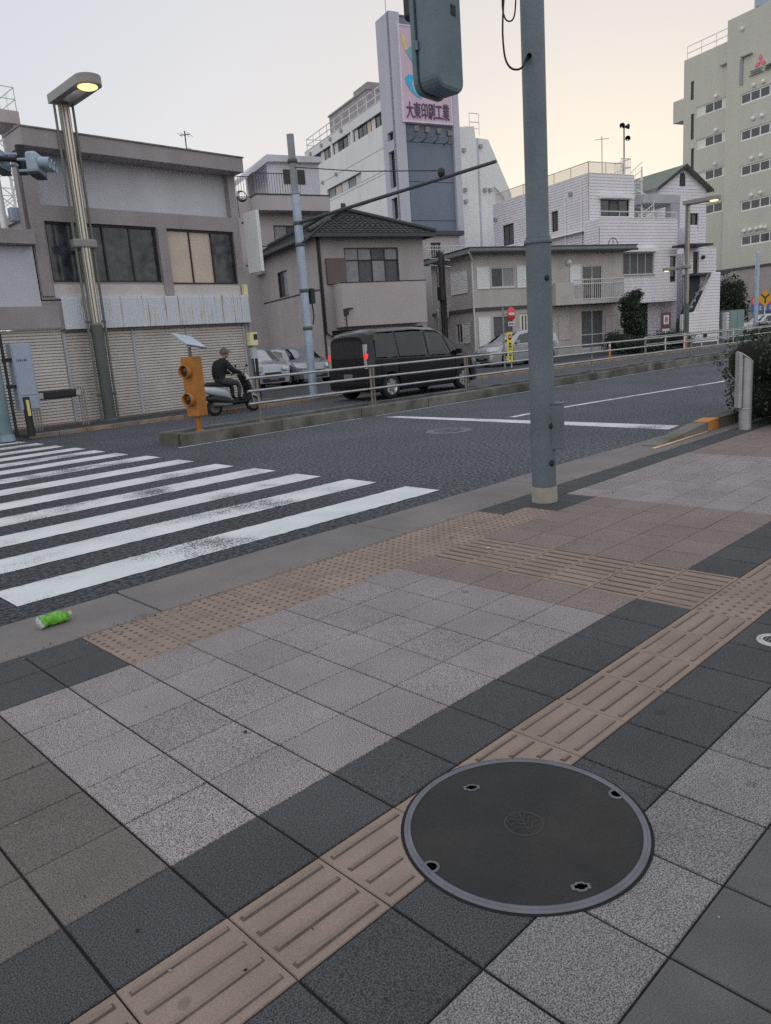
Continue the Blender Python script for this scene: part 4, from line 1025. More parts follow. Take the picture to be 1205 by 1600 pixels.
# service box, pipes and wiring on the right corner
m_cream = M('cream_conduit', C(170, 155, 120), .6, var=.1)
b = MB(); b.box(12.52, 12.64, -.14, -.02, 2.9, 3.28); b.build('conduit', m_cream, SH, bev=.01)
b = MB(); b.tube([(12.62, -.07, 2.9), (12.62, -.07, 1.95), (12.66, -.07, 1.8)], .03, 8); b.build('pipe', m_frame, SH)
b = MB(); b.box(12.50, 12.76, -.20, -.02, 1.62, 1.98); mb_ = b.build('meter_box', m_cream, SH, bev=.01)
b = MB(); b.box(12.62, 12.74, -.215, -.201, 1.78, 1.93); b.build('meter_window', m_black, mb_)
b = MB(); b.box(12.56, 12.72, -.16, -.02, 1.25, 1.56); b.build('meter_box', M('grey_meter', C(130, 132, 135), .6), SH, bev=.01)
b = MB(); b.tube([(12.70, -.1, .1), (12.70, -.1, 1.3)], .045, 8); b.tube([(12.60, -.1, .1), (12.60, -.1, 1.2)], .02, 8); b.build('downpipe', m_black, SH)
# blade sign and bracket
t = thing('blade_sign', (12.74, 18.28, 3.15), 'tall blank white sign board projecting from the right corner of the shop', 'sign')
b = MB(); b.prism([(.0, -.10, .42), (.0, -.10, 2.0), (.0, -.72, 2.0), (.0, -.72, .42)], (.10, 0, 0)); b.build('board', M('white_sign_face', C(178, 178, 184), .6, var=.05, vs=2, streak=.1), t, bev=.01)
for z in (.62, 1.75): b = MB(); b.box(.02, .08, -.11, .02, z, z + .05); b.build('bracket', m_steeld, t)
b = MB(); b.tube([at(306, 326, 20.3) - Vector((12.74, 18.28, 3.15)), at(372, 327, 20.9) - Vector((12.74, 18.28, 3.15))], .014, 6); b.build('stay_rod', m_black, t)
t = thing('cable_coil', at(379, 306, 21.2), 'loop of spare black cable hanging beside the blade sign', 'cable')
b = MB()
for k in range(4): b.tube([(.0 + (.15 + .02 * k) * math.cos(a) * .9, .02 * k, (.15 + .015 * k) * math.sin(a) * .75) for a in [q * .35 + k for q in range(17)]], .009, 5)
b.build('loop', m_cable, t)
b = MB(); b.tube([(-.15, 0, .0), (-.19, 0, -.2), (-.17, 0, -.6)], .01, 5); b.build('lead', m_cable, t)
# rooftop aerial on the shop
t = thing('tv_aerial', (12.0, 20.0, 6.53), 'thin TV aerial with small dish on the shuttered shop roof', 'aerial')
a0 = at(292, 236, 22.3)
t.location = (a0.x, a0.y, 6.40)
b = MB(); yagi(b, (0, 0, 0), at(290, 206, 22.3).z - 6.40, 4, .30, 2.3); b.build('mast', m_steeld, t)
b = MB(); b.lathe([(.0001, .04), (.09, .02), (.13, -.03)], (.03, -.05, a0.z - 6.40), 16, axis=(-.5, -.7, .4)); b.build('dish', m_white, t)
# ------------------------------------------------------------------ annex to the left
AN = bthing('annex_building', Fr(0, 18.3, 0), 'low pale annex with closed shutter at the left end of the shuttered shop', 'building')
b = MB(); grid_wall(b, P, -3, 7.00, 2.80, 4.12, [], mi=0); b.build('wall', m_panel, AN)
b = MB(); b.box(-3, 7.0, -.28, 9, 4.13, 4.44); b.build('roof_slab', m_frame, AN, bev=.01)
b = MB(); b.box(-3, 7.34, -.10, -.002, 2.30, 2.80); b.build('lintel', m_frame, AN, bev=.01)
b = MB(); slats(b, front(.04), 5.35, 7.34, .06, 2.28, .070, .03); b.build('roller_shutter', m_shut, AN)
b = MB(); slats(b, front(.04), 2.9, 5.1, .06, 2.28, .064, .016); b.build('roller_shutter', m_shut, AN)
b = MB(); b.box(5.12, 5.34, -.03, .2, .03, 2.3); b.box(-3, 2.88, -.03, .2, .03, 2.3); b.build('pier', m_offw, AN)
b = MB(); b.box(5.4, 6.62, 1.4, 4, 4.44, 5.5); rs = b.build('rooftop_hut', M('pale_blue_sheet', C(165, 172, 185), .6, var=.06, streak=.1), AN)
b = MB(); b.box(5.3, 6.3, 1.36, 1.399, 4.55, 4.85); b.build('vent_opening', m_black, rs)
t = thing('roof_pipe', (6.72, 19.0, 4.44), 'white vertical pipe standing on the annex roof beside the shop wall', 'pipe')
b = MB(); b.tube([(0, 0, 0), (0, 0, 1.85)], .07, 10); b.tube([(.1, .1, 0), (.1, .1, 1.6)], .025, 6); b.build('pipe', M('white_pipe', C(175, 172, 175), .5), t)
b = MB(); b.box(.16, .42, -.1, .1, .32, .62); b.build('pull_box', m_sigl, t, bev=.02)
# ------------------------------------------------------------------ lattice tower behind
c_ = at(2, 300, 44); TW = thing('lattice_tower', (c_.x, c_.y, .07), 'steel lattice tower carrying a round water tank on a railed platform behind the annex', 'tower')
m_lat = M('galvanised_lattice', C(165, 165, 170), .5, var=.1)
zt = at(10, 186, 44).z; b = MB(); h_ = 1.0
for sx in (-1, 1):
    for sy in (-1, 1): b.tube([(sx * h_ * 1.25, sy * h_ * 1.25, 0), (sx * h_, sy * h_, zt)], .09, 6)
b.build('leg', m_lat, TW); b = MB(); z = 2.0
while z < zt - 1:
    for (p0, p1) in (((-1, -1), (1, -1)), ((1, -1), (1, 1)), ((1, 1), (-1, 1)), ((-1, 1), (-1, -1))):
        b.tube([(p0[0] * h_, p0[1] * h_, z), (p1[0] * h_, p1[1] * h_, z + 1.6)], .035, 5); b.tube([(p1[0] * h_, p1[1] * h_, z), (p0[0] * h_, p0[1] * h_, z + 1.6)], .035, 5); b.tube([(p0[0] * h_, p0[1] * h_, z), (p1[0] * h_, p1[1] * h_, z)], .03, 5)
    z += 1.6
b.build('bracing', m_lat, TW)
b = MB(); b.box(-1.3, 1.25, -1.3, 1.3, zt - .7, zt); b.build('platform', M('platform_grey', C(128, 120, 120), .7, var=.1), TW, bev=.03)
b = MB(); b.lathe([(.85, 0), (.85, 1.35), (.8, 1.45), (.0001, 1.55)], (-.35, 0, zt + .02), 24); b.build('tank', M('pink_tank', C(185, 165, 160), .6, var=.08), TW)
railing(TW, [(-1.2, -1.2, zt), (1.18, -1.2, zt), (1.18, 1.2, zt), (-1.2, 1.2, zt), (-1.2, -1.2, zt)], 1.25, m_lat, 'platform_rail', rails=(.5, 1), r=.03)
# ------------------------------------------------------------------ tiled-roof house
FH = frc(500, 430, 33, 17)
m_hw = M('pinkish_mortar', C(118, 113, 113), .9, var=.07, vs=.8, streak=.12, grain=.05, gs=50, bump=.08)
m_roofk = M('dark_roof_tile', C(42, 42, 45, .6), .55, var=.2, vs=3, island=.25)
m_trimk = M('dark_green_trim', C(48, 51, 52), .6, var=.1)
HS = bthing('tiled_house', FH, 'two-storey pinkish house with dark tiled hip roof and solid front balcony', 'house')
uR, zE = FH.on(660, 372); vL = FH.side(407, 470)[0]; vL = min(max(vL, 5), 9)
ZE = FH.on(500, 366)[1]
zb_t = FH.on(600, 440, -.95)[1]; zb_b = FH.on(600, 507, -.95)[1]
w0 = FH.on(537, 387); w1 = FH.on(625, 441); zr = FH.on(580, 406)[1]
b = MB()
grid_wall(b, front(0), 0, uR, 0.07, ZE, [(w0[0], w1[0], zb_t - .15, w0[1]), (.35, uR - .25, .1, zb_b - .12)], depth=.12)
s0 = FH.side(433, 425); s1 = FH.side(452, 465)
grid_wall(b, left(0), 0, vL, 0.07, ZE, [(min(s0[0], s1[0]) - .0, max(s0[0], s1[0]), FH.side(445, 464)[1], FH.side(440, 424)[1])], depth=.12)
b.quad((uR, 0, 0), (uR, vL, 0), (uR, vL, ZE), (uR, 0, ZE)); b.quad((0, vL, 0), (uR, vL, 0), (uR, vL, ZE), (0, vL, ZE)); b.build('wall', m_hw, HS)
window(HS, front(0), w0[0], w1[0], zb_t - .15, w0[1], 4, .1, .05, m_brz, [1, 2, 1, 2, 1, 1, 2, 1], rows=[zr])
window(HS, left(0), min(s0[0], s1[0]), max(s0[0], s1[0]), FH.side(445, 464)[1], FH.side(440, 424)[1], 2, .1, .05, m_brz, [1, 0])
b = MB(); q0 = FH.on(507, 404); q1 = FH.on(534, 440); b.box(q0[0] + .02, w0[0] - .03, -.14, -.003, q1[1] - .1, q0[1]); b.build('shutter_case', M('brown_shutter_case', C(72, 62, 60), .6, var=.1), HS, bev=.01)
b = MB(); bl = FH.on(533, 440, -.95)[0]; br = FH.on(665, 440, -.95)[0]
b.box(bl, br, -.95, -.83, zb_b, zb_t); b.box(bl, bl + .12, -.83, -.002, zb_b, zb_t); b.box(br - .12, br, -.83, -.002, zb_b, zb_t); b.box(bl + .12, br - .12, -.83, -.002, zb_b, zb_b + .12); b.build('balcony', M('balcony_mortar', C(127, 120, 120), .9, var=.05, vs=.8, grain=.04, gs=50), HS, bev=.015)
b = MB(); b.box(bl - .01, br + .01, -.97, -.82, zb_t + .001, zb_t + .035); b.build('balcony_cap', m_brz, HS)
b = MB(); b.quad((.35, .5, .1), (uR - .25, .5, .1), (uR - .25, .5, zb_b - .12), (.35, .5, zb_b - .12)); b.build('porch_wall', m_trimk, HS)
b = MB(); x_ = FH.on(557, 512, .2)[0]; b.box(x_, x_ + 1.1, .42, .48, 1.6, zb_b - .35); b.build('porch_panel', M('yellowish_panel', C(150, 140, 105), .8), HS)
zl = FH.on(500, 452)[1]; b = MB(); b.box(-.022, -.001, .1, vL, zl - .03, zl + .03); b.box(-.02, .05, -.012, .1, .1, ZE - .1); b.build('belt_trim', m_brz, HS)
b = MB(); b.tube([(.04, -.07, ZE - .15), (.06, -.07, zb_b - .2), (.5, -.2, zb_b - .55), (.55, -.1, .3)], .045, 8); b.build('downpipe', m_brz, HS)
lx, lz = FH.on(541, 487, -1.05); b = MB(); b.obox((lx, -1.05, lz), (.09, 0, 0), (0, .1, 0), (0, 0, .13)); b.obox((lx + .18, -1.08, lz + .12), (.14, 0, 0), (0, .06, 0), (0, 0, .035)); b.tube([(lx, -1.03, lz - .1), (lx, -1.03, lz - .65)], .03, 6); b.build('security_light', m_black, HS, bev=.01)
# roof: hip with real tile courses
ov = .62; e0, e1, f0, f1 = -ov, uR + ov - .25, -ov, vL + ov; zb0 = ZE - .02
half = (e1 - e0) / 2; rz = zb0 + half * .46; um = (e0 + e1) / 2; va, vb = f0 + half, max(f0 + half + .3, f1 - half)
def tiles(mb, A, B, T0, T1, courses=13):
    """eave edge A-B rising to ridge edge T0-T1, as overlapping scalloped courses"""
    A, B, T0, T1 = map(Vector, (A, B, T0, T1)); nrm = (B - A).cross(T0 - A).normalized(); nrm = nrm if nrm.z > 0 else -nrm
    for i in range(courses):
        f0_, f1_ = i / courses, (i + 1) / courses
        a, b_ = A.lerp(T0, f0_), B.lerp(T1, f0_); c, d = A.lerp(T0, f1_), B.lerp(T1, f1_)
        n = max(1, int((b_ - a).length / .27)); 
        for k in range(n):
            g0, g1 = k / n, (k + 1) / n; p, q = a.lerp(b_, g0), a.lerp(b_, g1); r_, s = c.lerp(d, g1), c.lerp(d, g0)
            m0, m1 = (p + q) / 2, (r_ + s) / 2; up = nrm * .055
            mb.add([p + up * .95, m0 + up * .45, q + up * 1.1, r_ + nrm * .012, m1 - nrm * .01, s + nrm * .012, p, m0 - up * .2, q], [(0, 1, 4, 5), (1, 2, 3, 4), (0, 6, 7, 1), (1, 7, 8, 2)], 0)
b = MB()
tiles(b, (e0, f0, zb0), (e1, f0, zb0), (um, va, rz), (um + .01, va, rz)); tiles(b, (e0, f1, zb0), (e0, f0, zb0), (um, vb, rz), (um, va, rz)); tiles(b, (e1, f0, zb0), (e1, f1, zb0), (um, va, rz), (um, vb, rz)); tiles(b, (e1, f1, zb0), (e0, f1, zb0), (um, vb, rz), (um - .01, vb, rz))
rf = b.build('roof', m_roofk, HS)
b = MB()
for (p, q) in (((e0, f0, zb0), (um, va, rz)), ((e1, f0, zb0), (um, va, rz)), ((um, va, rz), (um, vb, rz)), ((e0, f1, zb0), (um, vb, rz)), ((e1, f1, zb0), (um, vb, rz))):
    b.tube([Vector(p) + Vector((0, 0, .08)), Vector(q) + Vector((0, 0, .10))], .10, 8)
b.obox((um, va - .1, rz + .16), (.10, 0, 0), (0, .06, 0), (0, 0, .16)); b.build('ridge', m_roofk, rf)
b = MB(); b.box(e0, e1, f0, f0 + .1, zb0 - .16, zb0 + .0); b.box(e0, e0 + .1, f0 + .1, f1, zb0 - .16, zb0); b.box(e1 - .1, e1, f0 + .1, f1, zb0 - .16, zb0); b.box(e0 + .1, e1 - .1, f0 + .1, f1 - .1, zb0 - .10, zb0 - .05); b.build('eaves', m_trimk, HS)
# ------------------------------------------------------------------ apartment block behind the shop
FA = frc(450, 380, 40, 17)
m_ap = M('apartment_render', C(126, 121, 122), .9, var=.07, vs=.6, streak=.15, grain=.04, gs=40)
AP = bthing('apartment_building', FA, 'plain pinkish apartment block with roof-deck railing rising behind the shop and tiled house', 'building')
u0, zt = FA.on(360, 306); u1, _ = FA.on(519, 400); zp0 = FA.on(460, 305, -.9)[1]; zp1 = FA.on(460, 329, -.9)[1]; up0 = FA.on(402, 320, -.9)[0]; up1 = FA.on(516, 320, -.9)[0]
wA = FA.on(427, 352); wB = FA.on(471, 381)
b = MB(); grid_wall(b, front(0), u0 - 2, u1, 0, zp0, [(wA[0], wB[0], wB[1], wA[1])], depth=.12); b.quad((u1, 0, 0), (u1, 9, 0), (u1, 9, zp0), (u1, 0, zp0)); b.quad((u0 - 2, 0, 0), (u0 - 2, 9, 0), (u0 - 2, 9, zp0), (u0 - 2, 0, zp0)); b.quad((u0 - 2, 0, zp0), (u1, 0, zp0), (u1, 9, zp0), (u0 - 2, 9, zp0)); b.build('wall', m_ap, AP)
window(AP, front(0), wA[0], wB[0], wB[1], wA[1], 2, .1, .05, m_brz, [1, 2])
b = MB(); b.box(up0, up1, -.9, -.001, zp1, zp0); b.build('deck_parapet', m_ap, AP, bev=.02)
b = MB(); b.box(up0 - .03, up1 + .03, -.93, .0, zp0 + .001, zp0 + .05); b.build('parapet_cap', m_brz, AP)
b = MB(); q = FA.on(405, 396, -.8); q2 = FA.on(475, 396, -.8); b.box(q[0], q2[0], -.8, -.001, q[1] - 1.0, q[1] - .1); b.build('lower_balcony', m_ap, AP, bev=.02)
railing(AP, [(q[0], -.75, q[1] - .1), (q2[0], -.75, q[1] - .1)], .45, m_brz, 'balcony_rail', rails=(.5, 1.0))
railing(AP, [(u0 - 2, .1, zp0), (up0, .1, zp0), (up0, -.7, zp0 + .02), (FA.on(470, 300, -.7)[0], -.7, zp0 + .02)], 1.05, m_brz, 'deck_rail', bars=.14, rails=(.06, 1.0), r=.022)
ph = FA.on(415, 243, 3.2); ph2 = FA.on(466, 245, 3.2)
b = MB(); b.box(ph[0], ph2[0] + 1.2, 3.2, 7, zp0, ph[1] - .3); hp = b.build('penthouse', m_panel, AP)
b = MB(); qa = FA.on(386, 276, 3.0); b.prism([(qa[0], 2.9, qa[1] - .05), (ph[0], 2.9, ph[1] - .35), (ph2[0] + 1.3, 2.9, ph[1] - .3), (ph2[0] + 1.3, 2.9, ph[1] + .0), (ph[0] - .05, 2.9, ph[1]), (qa[0], 2.9, qa[1] + .22)], (0, 4.2, 0)); b.build('penthouse_roof', m_panel, hp)
b = MB(); qb = FA.on(442, 265, 3.18); b.box(qb[0], qb[0] + 1.3, 3.17, 3.199, qb[1] - .75, qb[1] + .02); b.build('penthouse_window', m_brz, hp)
# ------------------------------------------------------------------ printing company building
FT = frc(621, 250, 52, 17)
m_pw = M('white_panel', C(176, 173, 180), .8, var=.05, vs=.35, streak=.10, grain=.03, gs=20)
m_pl = M('lilac_panel', C(134, 133, 142), .8, var=.05, vs=.35, streak=.10)
m_pd = M('slate_panel', C(82, 87, 99), .8, var=.06, vs=.35, streak=.08)
PB = bthing('printing_building', FT, 'large white company building with slate tower carrying a tall pink sign', 'building')
ztw = FT.on(606, 16)[1]; vt = FT.side(586, 31)[0]; ur = FT.on(717, 170)[0]; up = FT.on(640, 300)[0]; uq = FT.on(709, 200)[0]
if not 1.5 < vt < 9: vt = 4.0
zmain = FT.side(596, 150, .0)[1]
vf = FT.side(474, 262)[0]
# tower: pilasters and a recessed dark field
b = MB()
tw_ops = []
for (pa, pb, pc) in ((606, 205, 219), (608, 236, 295), (612, 311, 345)):
    zz1, zz0 = FT.side(612, pb)[1], FT.side(612, pc)[1]; tw_ops.append((.35, vt - .7, zz0, zz1))
grid_wall(b, left(0), 0, vt, 0, ztw, tw_ops, depth=.35)
b.box(0, up, 0, .3, 0, ztw); b.box(uq, ur, 0, .3, 0, ztw); b.quad((ur, .3, 0), (ur, vt, 0), (ur, vt, ztw), (ur, .3, ztw)); b.quad((0, vt, 0), (ur, vt, 0), (ur, vt, ztw), (0, vt, ztw)); b.quad((0, .3, ztw - .01), (ur, .3, ztw - .01), (ur, vt, ztw - .01), (0, vt, ztw - .01)); b.build('tower_wall', m_pl, PB)
for o in tw_ops: window(PB, left(0), o[0], o[1], o[2], o[3], 1, .3, .06, m_brz, [0], name='tower_window')
b = MB(); zq = 2.0
while zq < ztw: 
    z2 = min(zq + 2.6, ztw - .02); b.box(up + .001, uq - .001, .25, .32, zq + .02, z2 - .02); zq += 2.6
b.build('slate_field', m_pd, PB)
# main block
f_ops = []
def strip(pt, pb, a, c):   # window band on the side face from two pixel columns
    va, zt_ = FT.side(*pt); vb, zb_ = FT.side(*pb); return va, vb
row1 = [((478, 253), (478, 270.6), 474.5, 491), ((0, 0), (0, 0), 0, 0)]
def sz(px, py): return FT.side(px, py)
z1b, z1t = sz(560, 215)[1], sz(560, 193.5)[1]
z2b, z2t = sz(548, 292)[1], sz(548, 274)[1]
segs1 = [(476, 489), (492, 503), (505, 512), (514, 526), (530, 539), (548, 561), (562, 570), (577, 595)]
ops = []; cols = []
for (a, c) in ((475.5, 512.5), (514.5, 545), (547.5, 597)):
    va, vb = FT.side(a, 235)[0], FT.side(c, 235)[0]
    ops.append((min(va, vb), max(va, vb), z1b, z1t))
for (a, c) in ((506, 561),):
    va, vb = FT.side(a, 290)[0], FT.side(c, 290)[0]; ops.append((min(va, vb), max(va, vb), z2b, z2t))
ops = [(max(o[0], vt + .1), o[1], o[2], o[3]) for o in ops]
b = MB(); grid_wall(b, left(.25), vt, vf, 0, zmain, ops, depth=.25)
b.quad((.25, vf, 0), (ur, vf, 0), (ur, vf, zmain), (.25, vf, zmain)); b.quad((.25, vt, zmain - .3), (ur, vt, zmain - .3), (ur, vf, zmain - .3), (.25, vf, zmain - .3)); b.quad((ur, vt, 0), (ur, vf, 0), (ur, vf, zmain), (ur, vt, zmain)); b.build('wall', m_pw, PB)
b = MB()
for z in (z1b - 1.5, z1b - 3.0, z2b - .15, z2b - 1.6, z1t + .7): b.box(.235, .249, vt, vf, z - .025, z + .025)
b.build('panel_joint', m_pl, PB)
m_inf = M('lilac_infill', C(150, 146, 150), .8)
PAT = [[0, 0, 2, 5, 1, 0], [5, 2, 0, 5], [5, 0, 0, 3, 5, 0, 2], [1, 3, 5, 1, 5]]
for o, pt in zip(ops, PAT): window(PB, left(.25), *o, len(pt), .22, .05, m_brz, pt[::-1], mats=[m_gl, m_curt, m_curtd, m_curtsky, m_frost, m_inf])
m_vent = M('vent_metal', (.4, .4, .42, 1), .5, metal=.4)
for (x, y) in ((486, 240), (503, 227), (517, 217), (534, 204), (526, 272), (505, 285)):
    v, z = FT.side(x, y, .25); b = MB(); b.obox((.17, v, z), (.09, 0, 0), (0, .13, 0), (0, 0, .13)); b.build('vent_hood', m_vent, PB, bev=.03)
railing(PB, [(.4, vt, zmain), (.4, vf - .3, zmain), (ur - .2, vf - .3, zmain)], .95, m_lat, 'roof_rail', rails=(.5, 1.0), r=.04)
pa, pb_ = FT.side(515, 190, 2.0), FT.side(574, 150, 2.0)
zph = FT.side(555, 153, 2.0)[1]
b = MB(); b.box(2.0, ur - .3, min(pa[0], pb_[0]), max(pa[0], pb_[0]), zmain - .3, zph); po = b.build('roof_plant_room', m_frame, PB)
b = MB(); b.box(1.9, ur - .2, min(pa[0], pb_[0]) - .1, max(pa[0], pb_[0]) + .1, zph + .001, zph + .12); b.box(2.6, 4.6, min(pa[0], pb_[0]) + 1, min(pa[0], pb_[0]) + 3.6, zph + .12, zph + .9); b.build('plant_room_cap', m_frame, po)
# sign on the tower
SG = thing('company_sign', FT.w(0, 0, 0), 'tall pink sign board with dark kanji and coloured swoosh on the slate tower', 'sign', FT.a)
VS = -.12
s00 = FT.on(632, 188.5, VS); s01 = FT.on(623, 39, VS); s10 = FT.on(706, 192.5, VS)
su0, su1, sz0, sz1 = s00[0], s10[0], (s00[1] + s10[1]) / 2, s01[1]
m_pink = M('pink_sign_face', C(186, 163, 177, .70), .6, var=.04, vs=.5, streak=.06)
b = MB(); b.box(su0, su1, VS, .24, sz0, sz1); b.build('panel', m_pink, SG)
b = MB(); e = .09
b.box(su0 - e, su0, VS - .03, .24, sz0 - e, sz1 + e); b.box(su1, su1 + e, VS - .03, .24, sz0 - e, sz1 + e); b.box(su0, su1, VS - .03, .24, sz1, sz1 + e); b.box(su0, su1, VS - .03, .24, sz0 - e, sz0); b.build('sign_frame', M('pale_sign_frame', C(205, 195, 205, .75), .6), SG)
b = MB(); tw_ = (su1 - su0)
th = FT.on(670, 161, VS)[1] - FT.on(670, 187, VS)[1]
text_into(b, '大東印刷工業', (su0 + tw_ * .055, VS - .002, sz0 + .16), (1, 0, 0), (0, 0, 1), th * .98, .05, 0, .010, tw_ * .90); b.build('lettering', M('dark_lettering', C(62, 48, 66), .6), SG)
def sw(pts, mat, name, off):
    q = [FT.on(x, y, VS) for x, y in pts]; bb = MB(); bb.prism([(u, VS - off, z) for u, z in q], (0, off - .002, 0)); return bb.build(name, mat, SG)
sw([(626, 52), (631, 57), (634, 68), (638, 80), (633, 78), (629, 66)], M('sign_yellow', C(205, 180, 110, .66), .6), 'swoosh', .03)
sw([(634, 80), (641, 72), (649, 84), (652, 96), (654, 116), (651, 118), (646, 101)], M('sign_teal', C(105, 150, 160, .66), .6), 'swoosh', .03)
sw([(633, 121), (638, 116), (648, 118), (652, 122), (645, 124), (643, 130), (648, 142), (660, 154), (652, 151), (641, 140), (635, 130)], M('sign_blue', C(60, 160, 200, .7), .6), 'swoosh', .04)
for (x, y) in ((649, 203), (666, 205), (684, 207), (701, 210)):
    u, z = FT.on(x, y, -.4); b = MB()
    b.tube([(u, .25, z - .5), (u, -.35, z - .45), (u, -.5, z - .1)], .05, 6); b.obox((u, -.5, z + .05), (.17, 0, 0), (0, .14, 0), (0, 0, .18)); b.build('sign_lamp', m_steeld, SG, bev=.03)
t = thing('roof_aerial', FT.w(.5, 1.2, ztw), 'thin spiky TV aerial on top of the slate tower', 'aerial')
b = MB(); yagi(b, (0, 0, -.02), 2.6, 9, 2.2, 2.6); b.build('mast', m_steeld, t)
b = MB(); q = []
# right-hand wing with its sloping roofline
v9 = 5.0
W_ = [FT.on(x, y, v9) for x, y in ((716, 198), (741, 197), (743, 215), (763, 218), (799, 302), (806, 398))]
WG = thing('white_wing_building', FT.w(0, 0, 0), 'plain white wing with steeply sloping roofline beside the slate tower', 'building', FT.a)
b = MB(); pts = [(W_[0][0] - 3, v9, 0)] + [(W_[0][0] - 3, v9, W_[0][1])] + [(u, v9, z) for u, z in W_[:5]] + [(W_[5][0], v9, W_[5][1]), (W_[5][0], v9, 0)]
b.prism(pts, (0, 12, 0)); b.build('wall', m_pw, WG)
b = MB(); u, z = FT.on(746, 216, v9); b.box(u - .07, u + .07, v9 - .06, v9 - .002, 3, z); u3, z3 = FT.on(760, 320, v9); b.build('downpipe', m_pl, WG)
for (x, y) in ((724, 235), (750, 229), (757, 297), (765, 297), (726, 297), (727, 315)):
    u, z = FT.on(x, y, v9); b = MB(); b.obox((u, v9 - .12, z), (.13, 0, 0), (0, .11, 0), (0, 0, .15)); b.build('vent_hood', m_vent, WG, bev=.03)
b = MB(); p_ = [FT.on(x, y, v9 - .2) for x, y in ((772, 292), (786, 306), (790, 318))]; b.tube([(u, v9 - .2, z) for u, z in p_], .08, 6); b.build('roof_pipe', m_pl, WG)
railing(WG, [(W_[1][0] - .3, v9 + .2, W_[1][1] - .6), (W_[1][0] + .6, v9 + .2, W_[1][1] - .6)], 1.6, m_lat, 'ladder_cage', rails=(.3, .6, 1.0), r=.035)
# ------------------------------------------------------------------ small flats between
FM = Fr(31.5, 33.5, 17)
MF = bthing('small_flats', FM, 'small beige flats with barred window seen between the tiled house and the flat-roofed house', 'building')
a0 = FM.on(656, 372); a1 = FM.on(718, 368); w_a = FM.on(673, 379); w_b = FM.on(690, 409)
b = MB(); grid_wall(b, front(0), a0[0], a1[0], 0, a1[1], [(w_a[0], w_b[0], w_b[1], w_a[1])], depth=.15); b.quad((a0[0], 0, 0), (a0[0], 8, 0), (a0[0], 8, a1[1]), (a0[0], 0, a1[1])); b.quad((a1[0], 0, 0), (a1[0], 8, 0), (a1[0], 8, a1[1]), (a1[0], 0, a1[1])); b.build('wall', m_ap, MF)
b = MB(); b.box(a0[0] - .2, a1[0] + .2, -.25, 8, a1[1] + .001, a1[1] + .25); b.build('roof', m_trimk, MF)
window(MF, front(0), w_a[0], w_b[0], w_b[1], w_a[1], 2, .13, .06, m_brz, [2, 0])
railing(MF, [(a0[0] + .1, -.5, w_b[1] - .1), (a1[0], -.5, w_b[1] - .1)], .95, m_white, 'balcony_rail', bars=.16, rails=(.05, .8, 1.0), r=.025)
b = MB(); q = FM.on(704, 396, -.5); b.obox((q[0], -.3, q[1]), (.38, 0, 0), (0, .14, 0), (0, 0, .26)); b.build('air_conditioner', m_white, MF, bev=.02)
# ------------------------------------------------------------------ flat-roofed beige house
FB = frc(739, 430, 38.2, 20)
m_bh = M('beige_mortar', C(131, 126, 124), .9, var=.09, vs=1.2, streak=.18, grain=.06, gs=40, bump=.08)
m_wsh = M('white_shutter', C(185, 188, 192), .5, var=.05, streak=.08); m_psh = M('pinkish_shutter', C(138, 130, 130), .6, var=.05, streak=.08)
BH = bthing('flat_roof_house', FB, 'two-storey beige house with flat overhanging roof, white shutters and railed balcony', 'house')
uE = FB.on(974, 400)[0]; zR = FB.on(800, 396)[1]; zR1 = FB.on(800, 391)[1]; zF = FB.on(800, 478)[1]
vB = FB.side(677, 480)[0]; vB = vB if 3 < vB < 10 else 6.0
def U(x, y, v=0): return FB.on(x, y, v)
ops = []
def op(x0, y0, x1, y1): a, c = U(x0, y0), U(x1, y1); ops.append((a[0], c[0], c[1], a[1])); return ops[-1]
oW1 = op(767, 418, 805, 448); oD2 = op(910, 415, 942, 462); oW3 = op(770, 494, 805, 560); oD4 = op(908, 485, 944, 537); oDoor = op(812, 490, 829, 560)
oW3 = ops[2] = (oW3[0], oW3[1], .55, oW3[3]); oDoor = ops[4] = (oDoor[0], oDoor[1], .1, oDoor[3]); oD4 = ops[3] = (oD4[0], oD4[1], .35, oD4[3]); oD2 = ops[1] = (oD2[0], oD2[1], zF + .05, oD2[3])
sa = FB.side(712, 505); sb = FB.side(723, 535); oS = (min(sa[0], sb[0]), max(sa[0], sb[0]), FB.side(718, 536)[1], FB.side(718, 506)[1])
b = MB(); grid_wall(b, front(0), 0, uE, .05, zR, ops, depth=.12); grid_wall(b, left(0), 0, vB, .05, zR, [oS], depth=.12)
b.quad((uE, 0, 0), (uE, vB, 0), (uE, vB, zR), (uE, 0, zR)); b.quad((0, vB, 0), (uE, vB, 0), (uE, vB, zR), (0, vB, zR)); b.build('wall', m_bh, BH)
b = MB(); b.box(-.5, uE + .45, -.6, vB + .4, zR + .001, zR + .24); ro = b.build('roof', M('roof_fascia', C(92, 92, 94), .7, var=.1), BH, bev=.015)
b = MB(); b.box(-.54, uE + .49, -.64, vB + .44, zR + .241, zR + .285); b.tube([(-.5, -.66, zR + .05), (uE + .45, -.66, zR + .02)], .06, 8); b.build('gutter', m_trimk, ro)
b = MB(); b.box(-.05, uE + .05, -.10, -.002, zF - .16, zF + .0); b.box(-.09, -.002, -.10, vB, zF - .16, zF); b.build('band', m_trimk, BH)
window(BH, front(0), *oW1, 2, .1, .05, m_wfr, [2, 1], sill=.05); window(BH, front(0), *oD2, 2, .1, .05, m_wfr, [0, 0], name='balcony_door', rows=[oD2[2] + .9]); window(BH, front(0), *oW3, 2, .1, .05, m_wfr, [0, 2, 2, 2], rows=[oW3[2] + .75], sill=.04); window(BH, front(0), *oD4, 2, .1, .05, m_wfr, [2, 2, 2, 2], rows=[oD4[2] + .75]); window(BH, left(0), *oS, 2, .1, .05, m_wfr, [0, 2])
